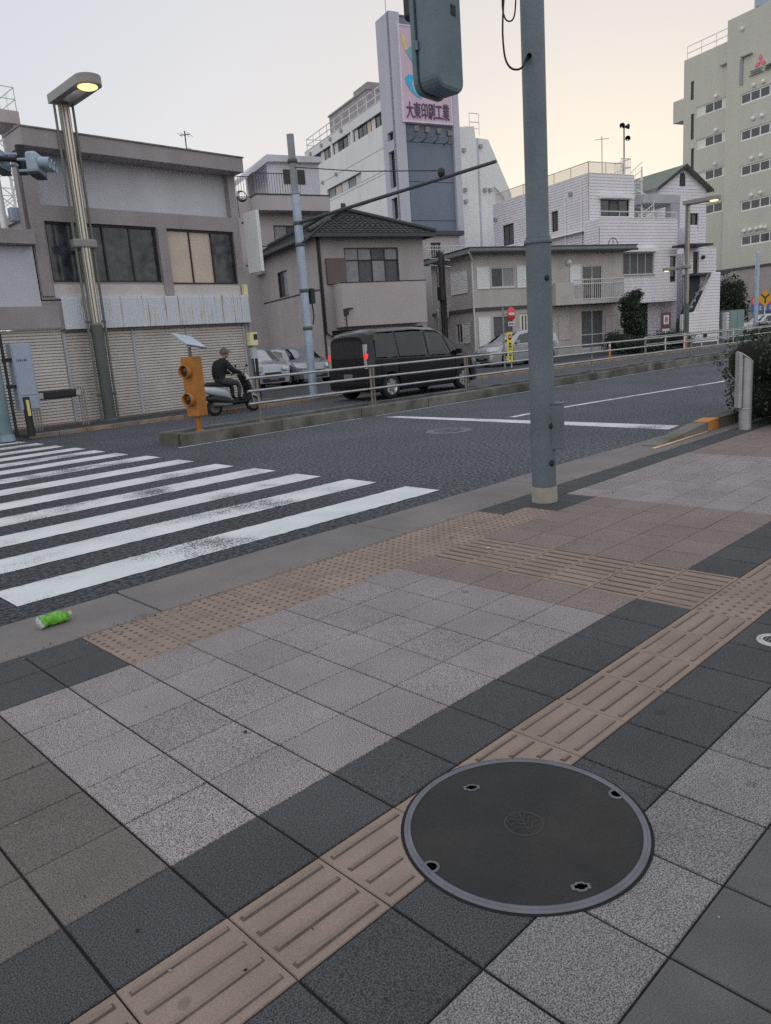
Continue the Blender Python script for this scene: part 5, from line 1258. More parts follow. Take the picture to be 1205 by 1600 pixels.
b = MB(); b.box(oDoor[0], oDoor[1], .06, .1, oDoor[2], oDoor[3]); dr = b.build('front_door', M('cream_door', C(165, 155, 148), .6), BH)
b = MB()
for k in (.35, .68): xx = oDoor[0] + (oDoor[1] - oDoor[0]) * k; b.box(xx - .045, xx + .045, .05, .06, oDoor[2] + .5, oDoor[3] - .12)
b.build('door_light', m_gl, dr)
def shp(P_, fn, x0, y0, x1, y1, mat, z0=None):
    a, c = fn(x0, y0), fn(x1, y1); shutter_panel(BH, P_, min(a[0], c[0]), max(a[0], c[0]), c[1] if z0 is None else z0, a[1], mat, 'shutter', .075, .02)
shp(front(0), U, 744, 417, 765, 451, m_wsh); shp(front(0), U, 807, 415, 826, 449, m_wsh); shp(front(0), U, 890, 414, 908, 446, m_wsh); shp(front(0), U, 747, 496, 768, 560, m_wsh, .3); shp(front(0), U, 946, 492, 966, 540, m_psh); shp(front(0), U, 872, 493, 892, 530, m_psh)
sL = lambda x, y: FB.side(x, y)
shp(left(0), sL, 705, 427, 732, 457, m_wsh); shp(left(0), sL, 724, 506, 736, 536, m_wsh)
# balcony on the right half
bu0 = U(868, 470, -.9)[0]; bu1 = U(975, 470, -.9)[0]; zp = U(920, 440, -.9)[1]; bm = U(897, 450, -.9)[0]
b = MB(); b.box(bu0, bu1 + .1, -.95, -.001, zF - .14, zF + .04); b.box(bu0, bm, -.95, -.85, zF + .04, zp); b.box(bu0, bu0 + .1, -.85, -.002, zF + .04, zp); b.build('balcony', m_bh, BH, bev=.01)
railing(BH, [(bm, -.9, zF + .04), (bu1, -.9, zF + .04), (bu1, -.1, zF + .04)], zp - zF + .08, m_wfr, 'balcony_rail', bars=.13, rails=(.06, .8, 1.0), r=.03)
b = MB(); b.tube([(-.06, -.06, zR), (-.06, -.06, .1)], .05, 8); b.tube([(-.5, -.6, zR + .02), (-.06, -.06, zR - .35)], .05, 8); b.build('downpipe', m_wfr, BH)
q = FB.side(699, 500); b = MB(); b.obox((-.25, q[0], q[1] + .35), (.2, 0, 0), (0, .35, 0), (0, 0, .25)); b.build('meter_hood', m_white, BH, bev=.05)
q = U(887, 410); b = MB(); b.ball((q[0], -.12, q[1]), .16, 12); b.build('wall_vent', m_white, BH)
b = MB(); q = U(964, 384); b.tube([(q[0] + .35 * math.cos(a * .4), .3, zR + .3 + .45 * abs(math.sin(a * .4))) for a in range(9)], .02, 5); b.tube([(q[0], .3, zR + .3), (q[0], .3, zR + .75)], .02, 5); b.build('roof_aerial', m_black, ro)
# dark service pipes in the slot between the houses
t = thing('service_pole', FH.w(uR + 1.05, 0.2, .07), 'dark pole wrapped in black service cables in the slot beside the tiled house', 'pole')
tz = at(674, 380, 34).z
b = MB(); b.tube([(0, 0, 0), (0, 0, tz - .3)], .13, 10); b.build('pole', M('dark_service_pole', (.05, .05, .055, 1), .7, var=.2), t)
b = MB()
for k in range(5): b.tube([(.16 * math.cos(k * 1.3), .16 * math.sin(k * 1.3), .2), (.17 * math.cos(k * 1.3 + .5), .17 * math.sin(k * 1.3 + .5), tz * .5), (.2 * math.cos(k * 1.3 + 1), .2 * math.sin(k * 1.3 + 1), tz - 1.2 + .2 * k)], .035, 6)
b.obox((-.25, -.15, tz - 2.2), (.14, 0, 0), (0, .12, 0), (0, 0, .3)); b.build('cable_bundle', m_cable, t)
b = MB(); b.tube([(-.55, -.1, tz - 3.0), (-.5, -.1, .3)], .05, 6); b.tube([(-.35, -.1, tz - 1.0), (-.35, -.1, .3)], .035, 6); b.build('conduit', m_steeld, t)
for z in (tz - .9, tz - .6):
    b = MB(); b.tube([(-.8, 0, z), (.7, 0, z - .05)], .03, 6); b.build('crossarm', m_steel, t)
# ------------------------------------------------------------------ white clapboard building with spiral stair
FC = frc(920, 300, 46, 17)
m_cl = M('white_siding', C(166, 163, 170, .45), .7, var=.03, vs=.6, streak=.08); m_clt = M('white_trim', C(178, 176, 182), .6, var=.04)
CB = bthing('clapboard_building', FC, 'three-storey white clapboard building with roof railing, terrace and outside spiral stair', 'building')
zt3 = FC.on(955, 272)[1]; zt2 = FC.on(1000, 342, -1.3)[1]; u3 = FC.on(991, 300)[0]; uF = FC.on(1058, 400, -1.3)[0]; uL = FC.on(937, 400, -1.3)[0]; vK = FC.side(771, 345)[0]
vK = vK if 5 < vK < 22 else 13
zG = FC.on(1000, 473, -1.3)[1]
o3 = FC.on(938, 311); o3b = FC.on(983, 338); o2 = FC.on(973, 395, -1.3); o2b = FC.on(1022, 428, -1.3); oE = FC.on(1047, 400, -1.3); oEb = FC.on(1057, 440, -1.3)
l1 = FC.side(786, 350); l1b = FC.side(804, 383); l2 = FC.side(862, 329); l2b = FC.side(873, 362)
lo = [(min(l1[0], l1b[0]), max(l1[0], l1b[0]), FC.side(795, 383)[1], FC.side(795, 350)[1]), (min(l2[0], l2b[0]), max(l2[0], l2b[0]), FC.side(867, 362)[1], FC.side(867, 330)[1])]
b = MB()
grid_wall(b, left(0), 0, vK, .1, zt3, lo, depth=.15, pitch=.16, lap=.025)
grid_wall(b, front(0), 0, u3, zt2 - .6, zt3, [(o3[0], o3b[0], o3b[1], o3[1])], depth=.15, pitch=.18, lap=.028)
grid_wall(b, front(-1.3), uL, uF, zG, zt2, [(o2[0], o2b[0], o2b[1], o2[1]), (oE[0], uF - .1, oEb[1], oE[1])], depth=.15, pitch=.18, lap=.028)
grid_wall(b, left(uL), -1.3, 0, zG, zt2, [], pitch=.16, lap=.025)
b.quad((u3, 0, zt2 - .6), (u3, 9, zt2 - .6), (u3, 9, zt3), (u3, 0, zt3)); b.quad((uF, -1.3, 0), (uF, 9, 0), (uF, 9, zt2), (uF, -1.3, zt2)); b.quad((0, vK, 0), (u3, vK, 0), (u3, vK, zt3), (0, vK, zt3))
b.quad((0, 0, zt3 - .05), (u3, 0, zt3 - .05), (u3, vK, zt3 - .05), (0, vK, zt3 - .05)); b.quad((uL, -1.3, zt2 - .5), (uF, -1.3, zt2 - .5), (uF, 9, zt2 - .5), (uL, 9, zt2 - .5)); b.quad((uL, -1.3, zG), (uF, -1.3, zG), (uF, 0, zG), (uL, 0, zG))
wl = b.build('wall', m_cl, CB)
d0 = FC.on(1012, 480)[0]; d1 = FC.on(1035, 480)[0]
b = MB(); grid_wall(b, front(0), d0, d1, .1, zG, [], pitch=.2, lap=.03); b.build('porch_wall', m_cl, wl)
b = MB(); b.box(uL, d0, .3, .4, .1, zG); b.box(d1, uF, .3, .4, .1, zG); b.build('entrance', M('dark_entrance', C(62, 70, 74), .5, var=.2), wl)
b = MB(); b.box(d1 + .15, d1 + 1.0, .22, .3, .15, zG - .35); b.box(d1 + 1.1, d1 + 1.16, .2, .3, .15, zG - .1); b.build('entrance_door', M('dark_red_door', C(86, 72, 74), .5, var=.1), wl)
window(CB, front(0), o3[0], o3b[0], o3b[1], o3[1], 3, .12, .05, m_brz, [0, 2, 0]); window(CB, front(-1.3), o2[0], o2b[0], o2b[1], o2[1], 4, .12, .05, m_alu, [2, 2, 2, 2], sill=.15); window(CB, front(-1.3), oE[0], uF - .1, oEb[1], oE[1], 1, .12, .05, m_brz, [0])
for o in lo: window(CB, left(0), *o, 2, .12, .05, m_brz, [2, 2])
b = MB(); b.box(o3[0] - .15, o3b[0] + .15, -.35, -.04, o3[1] + .02, o3[1] + .22); b.build('window_hood', m_clt, CB, bev=.01); b = MB(); b.box(o2[0] - .15, o2b[0] + .1, -1.62, -1.34, o2[1] + .02, o2[1] + .25); b.build('window_hood', m_clt, CB, bev=.01)
b = MB(); b.tube([(-.08, .6, zt3 - .3), (-.08, .6, .2)], .05, 8); qv = FC.side(884, 300)[0]; b.tube([(-.08, qv, zt3 - 1), (-.08, qv, .2)], .06, 8); b.build('downpipe', m_clt, CB)
for (x, y) in ((893, 303), (776, 343)): q = FC.side(x, y); b = MB(); b.obox((-.12, q[0], q[1]), (.08, 0, 0), (0, .12, 0), (0, 0, .12)); b.build('vent_hood', m_vent, CB, bev=.03)
m_rail2 = M('bronze_rail', C(150, 140, 125), .5, var=.1, metal=.2)
def panel_rail(pts, h):
    railing(CB, pts, h, m_rail2, 'roof_rail', rails=(.08, 1.0), r=.035)
panel_rail([(.15, vK - .2, zt3), (.15, .15, zt3), (u3 - .8, .15, zt3)], .68)
b = MB(); b.quad((.15, .16, zt3 + .1), (.15, vK - .2, zt3 + .1), (.15, vK - .2, zt3 + .62), (.15, .16, zt3 + .62)); b.quad((.16, .15, zt3 + .1), (u3 - .8, .15, zt3 + .1), (u3 - .8, .15, zt3 + .62), (.16, .15, zt3 + .62))
mt = bpy.data.materials.new('frosted_rail_panel'); mt.use_nodes = True; bs_ = mt.node_tree.nodes['Principled BSDF']; bs_.inputs['Base Color'].default_value = (.60, .56, .46, 1); bs_.inputs['Alpha'].default_value = .45; bs_.inputs['Roughness'].default_value = .5
b.build('rail_panel', mt, CB)
railing(CB, [(u3 - .9, .2, zt3), (u3 - .1, .2, zt3), (u3 - .1, 1.6, zt3)], 1.0, m_lat, 'stairhead_rail', bars=.14, rails=(.05, .5, 1.0), r=.03)
railing(CB, [(uL + .05, -1.25, zt2), (uF - .05, -1.25, zt2)], .42, m_white, 'terrace_rail', rails=(.15, 1.0), r=.035)
# spiral stair
sc0 = FC.on(1001, 300, 1.1); cx, cy, rS = sc0[0] + .1, 1.1, .78; zs0, zs1 = zt2 - .4, zt3
b = MB(); b.tube([(cx, cy, zs0), (cx, cy, zs1 + .8)], .06, 8); ns = 22
for k in range(ns):
    a = -2.6 + k * .30; a2 = a + .36; z = zs0 + (zs1 - zs0) * k / ns
    b.prism([(cx, cy, z), (cx + rS * math.cos(a), cy + rS * math.sin(a), z), (cx + rS * math.cos(a2), cy + rS * math.sin(a2), z)], (0, 0, .04))
    b.tube([(cx + rS * math.cos(a), cy + rS * math.sin(a), z), (cx + rS * math.cos(a), cy + rS * math.sin(a), z + .95)], .014, 4)
for dz in (.0, .5, .95): b.tube([(cx + rS * math.cos(-2.6 + k * .15), cy + rS * math.sin(-2.6 + k * .15), zs0 + (zs1 - zs0) * k * .5 / ns + dz) for k in range(2 * ns + 1)], .024, 5)
b.build('spiral_stair', m_lat, CB)
t = thing('roof_mast', FC.w(u3 - .25, .6, zt3), 'tall thin mast with small loudspeakers on the clapboard building roof', 'mast')
zm = FC.on(988, 197, .6)[1] - zt3
b = MB(); b.tube([(0, 0, -.03), (0, 0, zm)], .045, 8); b.build('mast', m_steeld, t)
for (dx, dz, s_) in ((-.25, -.1, 1), (.2, -.05, -1), (.45, -.75, 1)):
    b = MB(); b.lathe([(.05, -.15), (.07, 0), (.17, .2)], (dx, 0, zm + dz), 12, axis=(s_ * -.8, -.5, .1)); b.tube([(0, 0, zm + dz - .05), (dx, 0, zm + dz)], .02, 5); b.build('loudspeaker', m_black, t)
t = thing('tv_aerial', FC.w(u3 - 1.9, .8, zt3), 'short TV aerial beside the loudspeaker mast on the clapboard roof', 'aerial')
b = MB(); yagi(b, (0, 0, -.03), 2.4, 6, .8, 2.2); b.build('mast', m_steeld, t)
# outer stair with its tall tapering clapboard wall
FQ = Fr(FC.w(0, -3.2).x, FC.w(0, -3.2).y, 17)
ST = bthing('stair_wall', FQ, 'white clapboard stair wall with slanting top edge beside the clapboard building', 'wall')
qs = [FQ.on(x, y) for x, y in ((1067, 541), (1066.5, 491), (1086.5, 489.5), (1116.5, 425), (1125.5, 425), (1122.8, 541))]
us = [q[0] for q in qs]; zs_ = [.05, qs[1][1], qs[1][1], qs[3][1], qs[3][1], .05]
b = MB(); z = .05; uR_ = (us[4] + us[5]) / 2
def ul(z): return us[1] if z < zs_[2] else us[2] + (us[3] - us[2]) * (z - zs_[2]) / (zs_[3] - zs_[2])
while z < zs_[3] - .01:
    z2 = min(z + .18, zs_[3]); b.add([(ul(z + .001), -.035, z), (uR_, -.035, z), (uR_, -.003, z2), (ul(z2 - .001), -.003, z2), (ul(z), .0, z), (uR_, .0, z)], [(0, 1, 2, 3), (0, 4, 5, 1)], 0); z = z2
b.prism([(us[1], .001, .05), (us[1], .001, zs_[1]), (us[2], .001, zs_[2]), (us[3], .001, zs_[3]), (uR_, .001, zs_[3]), (uR_, .001, .05)], (0, .2, 0)); b.build('wall', m_cl, ST)
b = MB(); 
for k in range(15):
    f0 = k / 15; u_ = us[2] + (us[3] - us[2]) * f0; b.box(max(u_ - .35, us[2]), u_ + .1, .22, 1.5, zs_[2] - .9 + (zs_[3] - zs_[2]) * f0 - .2, zs_[2] - .9 + (zs_[3] - zs_[2]) * f0)
b.box(us[2] + .75, uR_, 1.55, 1.7, .05, zs_[3]); b.build('stairs', M('dark_stairs', C(58, 60, 66), .8, var=.15), ST)
b = MB(); b.tube([(us[2] - .35, .22, zs_[2] + .3), (us[3] - .25, .22, zs_[3] - .05)], .06, 6); b.build('stair_edge', m_steeld, ST)
b = MB(); q = FQ.on(1101, 524); b.obox((q[0], -.06, q[1]), (.14, 0, 0), (0, .03, 0), (0, 0, .11)); b.build('letter_slot', m_black, ST)
for k in range(5):
    u_ = us[2] + (us[3] - us[2]) * (.06 + .16 * k) - .55; z_ = zs_[2] - .25 + (zs_[3] - zs_[2]) * (.06 + .16 * k)
    p = FQ.w(u_, .4, z_ - .35); t = thing('flower_pot', p, '%s of the five pale flower pots up the dark outside stair' % ['lowest', 'second lowest', 'middle', 'second highest', 'highest'][k], 'flower pot', group='pots on the outside stair')
    b = MB(); b.lathe([(.0001, 0), (.07, 0), (.11, .16), (.09, .16), (.0001, .15)], n=14); b.build('pot', M('pot_glaze', C(150, 150, 150), .5), t)
    b = MB(); leaves(b, [(random.gauss(0, .09), random.gauss(0, .09), .3 + random.gauss(0, .07)) for _ in range(50)], .05, (0, 1)); b.build('leaves', m_lf, t)
# upper entrance block with small canopy, behind the stair
FU = Fr(FC.w(0, -1.6).x, FC.w(0, -1.6).y, 17)
# ------------------------------------------------------------------ gabled house behind
FGb = Fr(FC.w(9, 3).x, FC.w(9, 3).y, 17)
GH = bthing('gabled_house', FGb, 'tall white clapboard house with green-grey gable roof and small arched attic window', 'house')
g0, _ = FGb.on(1028, 300); g1, ze = FGb.on(1104, 298); ga = FGb.on(1066, 262); gm_ = (g0 + g1) / 2
zl_ = FGb.on(1030, 292)[1]; ze = (ze + zl_) / 2
ow = FGb.on(1075, 333); owb = FGb.on(1091, 361)
b = MB(); grid_wall(b, front(0), g0, g1, .1, ze, [(ow[0], owb[0], owb[1], ow[1])], pitch=.20, lap=.028, depth=.2)
zz = ze
while zz < ga[1] - .02:
    z2 = min(zz + .26, ga[1]); f_ = lambda z: (ga[1] - z) / (ga[1] - ze) * (g1 - g0) / 2
    b.add([(gm_ - f_(zz), -.035, zz), (gm_ + f_(zz), -.035, zz), (gm_ + f_(z2), -.004, z2), (gm_ - f_(z2), -.004, z2), (gm_ - f_(zz), 0, zz), (gm_ + f_(zz), 0, zz)], [(0, 1, 2, 3), (0, 4, 5, 1)], 0); zz = z2
DL = 14.0
b.quad((g0, 0, .1), (g0, DL, .1), (g0, DL, ze), (g0, 0, ze)); b.quad((g1, 0, .1), (g1, DL, .1), (g1, DL, ze), (g1, 0, ze)); b.build('wall', m_cl, GH)
window(GH, front(0), ow[0], owb[0], owb[1], ow[1], 2, .15, .06, m_brz, [0, 0])
m_gr = M('green_grey_roofing', C(98, 102, 96, .6), .8, var=.1, vs=1)
b = MB(); k = .35; sl = (ga[1] - ze) / ((g1 - g0) / 2)
for s in (-1, 1):
    e_ = gm_ + s * ((g1 - g0) / 2 + k); b.prism([(gm_, -.35, ga[1] + .03), (e_, -.35, ze - k * sl + .03), (e_, -.35, ze - k * sl + .17), (gm_, -.35, ga[1] + .19)], (0, DL + .7, 0))
b.build('roof', m_gr, GH)
b = MB()
for s in (-1, 1):
    e_ = gm_ + s * ((g1 - g0) / 2 + k); b.prism([(gm_, -.38, ga[1] - .05), (e_, -.38, ze - k * sl - .05), (e_, -.38, ze - k * sl + .18), (gm_, -.38, ga[1] + .2)], (0, .025, 0))
b.build('bargeboard', m_brz, GH)
aw = FGb.on(1066, 280); b = MB(); pts = [(aw[0] - .25, -.07, aw[1] - .45), (aw[0] + .25, -.07, aw[1] - .45), (aw[0] + .25, -.07, aw[1] + .1)] + [(aw[0] + .25 * math.cos(R_(a)), -.07, aw[1] + .1 + .35 * math.sin(R_(a))) for a in range(20, 180, 20)] + [(aw[0] - .25, -.07, aw[1] + .1)]
b.prism(pts, (0, .06, 0)); b.build('attic_window', m_brz, GH)
# concrete canopy frame between
FV_ = Fr(FC.w(0, .6).x, FC.w(0, .6).y, 17)
CV = bthing('rooftop_canopy', FV_, 'grey slab canopy on a post over the clapboard building terrace', 'canopy')
c0 = FV_.on(1006, 303); c1 = FV_.on(1063, 318); cp = FV_.on(1049, 345)
b = MB(); b.box(c0[0], c1[0], 0, 2.6, c1[1], c0[1]); b.build('slab', M('grey_concrete', C(122, 122, 126), .8, var=.08), CV, bev=.02)
b = MB(); b.box(cp[0], c1[0], .02, .5, zt2 - .45, c1[1]); b.build('post', M('grey_post', C(118, 118, 124), .8, var=.08), CV)
b = MB(); b.box(c0[0] + .2, cp[0], 2.2, 2.5, zt2 - .45, c1[1]); b.build('back_wall', m_cl, CV)
# entrance block right of the tall lamp
EB = bthing('stair_landing_block', FU, 'white clapboard landing block with flat dark canopy and outside door above the stair', 'building')
e0 = FU.on(1086, 340); e1 = FU.on(1106, 340); zc = FU.on(1095, 387)[1]; zb_ = FU.on(1095, 428)[1]; zt_ = FU.on(1080, 353)[1]
xL = FU.on(1068, 400)[0]; xM = FU.on(1081, 400)[0]; xR = FU.on(1119, 400)[0]; dA = FU.on(1083, 400)[0]; dB = FU.on(1092, 400)[0]
b = MB(); grid_wall(b, front(0), xL, xR, .1, zc, [(dA, dB, zb_ + .05, zc - .25)], pitch=.20, lap=.028, depth=.15); grid_wall(b, front(-.4), xL, xM, zc + .05, zt_, [], pitch=.20, lap=.028); b.quad((xR, 0, .1), (xR, 5, .1), (xR, 5, zc), (xR, 0, zc)); b.quad((xM, -.4, zc + .05), (xM, 3, zc + .05), (xM, 3, zt_), (xM, -.4, zt_)); b.build('wall', m_cl, EB)
b = MB(); b.box(dA, dB, .1, .14, zb_ + .05, zc - .25); b.build('door', m_brz, EB)
b = MB(); b.box(FU.on(1074, 386, -1.2)[0], FU.on(1115, 386, -1.2)[0], -1.2, .0, zc + .0, zc + .12); b.build('canopy', m_brz, EB, bev=.01)
b = MB(); b.box(xL, xR, -1.0, -.04, zb_ - .15, zb_); b.build('landing', m_trimk, EB)
b = MB(); b.ball((dB + .3, -.12, zc - .6), .13, 10); b.build('wall_lamp', m_black, EB)
# ------------------------------------------------------------------ tall green-grey block
FG = frc(1068, 200, 75, 17)
m_gb = M('green_grey_render', C(140, 139, 131, .44), .85, var=.04, vs=.2, streak=.08, grain=.03, gs=20); m_gp = M('pale_infill', C(158, 158, 150), .8, var=.04)
GB = bthing('green_office_block', FG, 'tall green-grey office block with ribbon windows and a red three-diamond emblem', 'building')
vj = FG.side(1143, 100)[0]; zA = FG.side(1100, 80)[1]; zB_ = FG.side(1160, 50)[1]; vN = FG.side(1205, 200)[0] - 9
zA = FG.side(1069, 95)[1]; zB_ = FG.side(1144, 34)[1]
offB = -.6
ops1 = []; ops2 = []; rib1 = []; rib2 = []
def vspan(xa, xb, y, uo=0.0): a_, c_ = FG.side(xa, y, uo)[0], FG.side(xb, y, uo)[0]; return min(a_, c_), max(a_, c_)
for (x, y) in ((1115, 166), (1115, 218), (1115, 271), (1115, 325)):
    zc_ = FG.side(x, y)[1]; a_, c_ = vspan(1088, 1142, y); rib1.append((a_, c_, zc_ - .46, zc_ + .46))
ops1 += rib1; slit = []
for (y0, y1) in ((127, 156), (178, 218), (232, 272)):
    a_, c_ = vspan(1079.5, 1084.5, (y0 + y1) / 2); slit.append((a_, c_, FG.side(1082, y1)[1], FG.side(1082, y0)[1]))
ops1 += slit
for (x, y) in ((1180, 148), (1180, 206), (1180, 262), (1180, 318), (1180, 373)):
    zc_ = FG.side(x, y, offB)[1]; a_, c_ = vspan(1157, 1216, y, offB); rib2.append((a_ - 4.0, c_, zc_ - .47, zc_ + .47))
ops2 += rib2
b = MB(); grid_wall(b, left(0), vj, 0, 0, zA, ops1, depth=.2); grid_wall(b, left(offB), vN, vj, 0, zB_, ops2, depth=.2)
b.quad((0, 0, 0), (18, 0, 0), (18, 0, zA), (0, 0, zA)); b.quad((offB, vj, 0), (18, vj, 0), (18, vj, zB_), (offB, vj, zB_)); b.quad((offB, vN, 0), (18, vN, 0), (18, vN, zB_), (offB, vN, zB_)); b.quad((0, 0, zA - .02), (18, 0, zA - .02), (18, vj, zA - .02), (0, vj, zA - .02)); b.build('wall', m_gb, GB)
m_pier = M('white_window_pier', C(168, 166, 170), .6)
for o in rib1: window(GB, left(0), *o, 4, .16, .10, m_pier, [5, 0, 0, 5], mats=[m_gl, m_curt, m_curtd, m_curtsky, m_frost, m_gp])
for o in slit: window(GB, left(0), *o, 1, .16, .05, m_brz, [0])
for o in rib2: window(GB, left(offB), *o, 8, .16, .13, m_pier, [0])
m_cowl = M('vent_white', C(170, 170, 168), .5)
for i, (x, y) in enumerate(((1120, 150), (1120, 203), (1119, 256), (1118, 309), (1178, 185), (1192, 180), (1176, 247), (1190, 243), (1175, 305), (1189, 301), (1164, 361), (1173, 359), (1183, 357), (1190, 355), (1197, 355), (1179, 133), (1194, 127), (1161, 45))):
    uo = 0 if x < 1143 else offB; v, z = FG.side(x, y, uo); b = MB(); b.ball((uo - .1, v, z), .19, 10); b.build('vent_cowl', m_cowl, GB)
m_fin = M('fin_grey', C(105, 105, 108), .7)
for (x0, y0, x1, y1) in ((1128, 104, 1144, 99), (1160, 91, 1177, 84)):
    uo = 0 if x0 < 1143 else offB; a, c = FG.side(x0, y0, uo), FG.side(x1, y1, uo); b = MB(); b.box(uo - .3, uo - .002, min(a[0], c[0]), max(a[0], c[0]), a[1], a[1] + .1); b.build('wall_fin', m_fin, GB)
for (x, y0, y1) in ((1142, 102, 140), (1160, 92, 132)):
    uo = 0 if x < 1143 else offB; v, z1_ = FG.side(x, y0, uo); z0_ = FG.side(x, y1, uo)[1]; b = MB(); b.box(uo - .12, uo - .002, v - .15, v + .15, z0_, z1_); b.build('wall_fin', m_fin, GB)
b = MB(); v, z = FG.side(1065, 172); b.box(-1.2 + 1.2, 1.5, 0.001, 1.3, z - 1, z + 1); b.build('stair_box', m_gb, GB)
railing(GB, [(.2, -.2, zA - .02), (.2, vj + .2, zA - .02)], 1.2, m_lat, 'roof_rail', rails=(.5, 1.0), r=.04)
# emblem and lettering on the block
EM = thing('wall_emblem', FG.w(0, 0, 0), 'red three-diamond emblem with dark lettering fixed high on the green-grey block', 'sign', FG.a)
m_em = M('emblem_red', C(205, 80, 88), .6)
def FGs(x, y): v, z = FG.side(x, y, offB); return v, z
ec = FGs(1189, 96); hh = (FGs(1189, 84)[1] - FGs(1189, 96)[1]); b = MB()
for a in (90, 210, 330):
    d = Vector((0, -math.cos(R_(a)), math.sin(R_(a)))); n = Vector((0, math.sin(R_(a)), math.cos(R_(a)))); n = Vector((0, -d.z, d.y)); c = Vector((offB - .08, ec[0], ec[1]))
    b.prism([c + d * .04, c + d * hh * .5 + n * hh * .29, c + d * hh, c + d * hh * .5 - n * hh * .29], (.06, 0, 0))
b.build('diamonds', m_em, EM)
b = MB(); l0 = FGs(1172, 121); l1_ = FGs(1172, 112); text_into(b, '三菱', (offB - .09, l0[0], l0[1]), (0, -1, 0), (0, 0, 1), (l1_[1] - l0[1]) * 1.05, .06, 0, .02, 3.0); b.build('lettering', M('emblem_dark', C(52, 58, 58), .6), EM)
t = thing('roof_aerials', FG.w(1.0, vj - 1.5, zB_), 'thin aerial mast on the highest roof of the green-grey block', 'aerial')
b = MB(); yagi(b, (0, 0, -.03), 3.2, 8, 3.0, 1.9); b.tube([(1, -2, 0), (1, -2, 2.4)], .03, 5); b.build('mast', m_steeld, t)
t = thing('rooftop_unit', FG.w(offB + 1.0, FG.side(1190, 30, offB)[0], zB_), 'blue rooftop machine with orange lamp on the highest roof of the green-grey block', 'machine')
b = MB(); b.box(-.9, .9, -.9, .9, 0, 1.5); b.build('cabinet', m_sigl, t, bev=.05); b = MB(); b.ball((-.95, -.8, 1.2), .25, 10); b.build('lamp', m_or, t)
# ------------------------------------------------------------------ pinkish low building at the right
FP = Fr(56, 23.6, -73)     # its long side runs along the side lane
FPk = Fr(FG.w(-2.5, 0).x, FG.w(-2.5, 0).y, 17)
PK = bthing('low_pink_building', FPk, 'low pinkish building with dark carport opening below the green-grey block', 'building')
zK = FPk.side(1165, 420)[1]; vk0 = FPk.side(1122, 450)[0]; vk1 = FPk.side(1205, 440)[0] - 6
ka = FPk.side(1124, 470)[0]; kb = FPk.side(1162, 470)[0]; kz_ = FPk.side(1145, 441)[1]
b = MB(); grid_wall(b, left(0), vk1, vk0 + 5, 0, zK, [(kb, ka, .1, kz_)], depth=2.0); b.quad((0, vk0 + 5, 0), (2.4, vk0 + 5, 0), (2.4, vk0 + 5, zK), (0, vk0 + 5, zK)); b.build('wall', m_hw, PK)
b = MB(); b.box(-.12, 2.45, vk1, vk0 + 5, zK + .0, zK + .2); b.build('coping', m_trimk, PK)
b = MB(); b.quad((1.9, kb, .1), (1.9, ka, .1), (1.9, ka, kz_), (1.9, kb, kz_)); b.build('carport_back', m_black, PK)
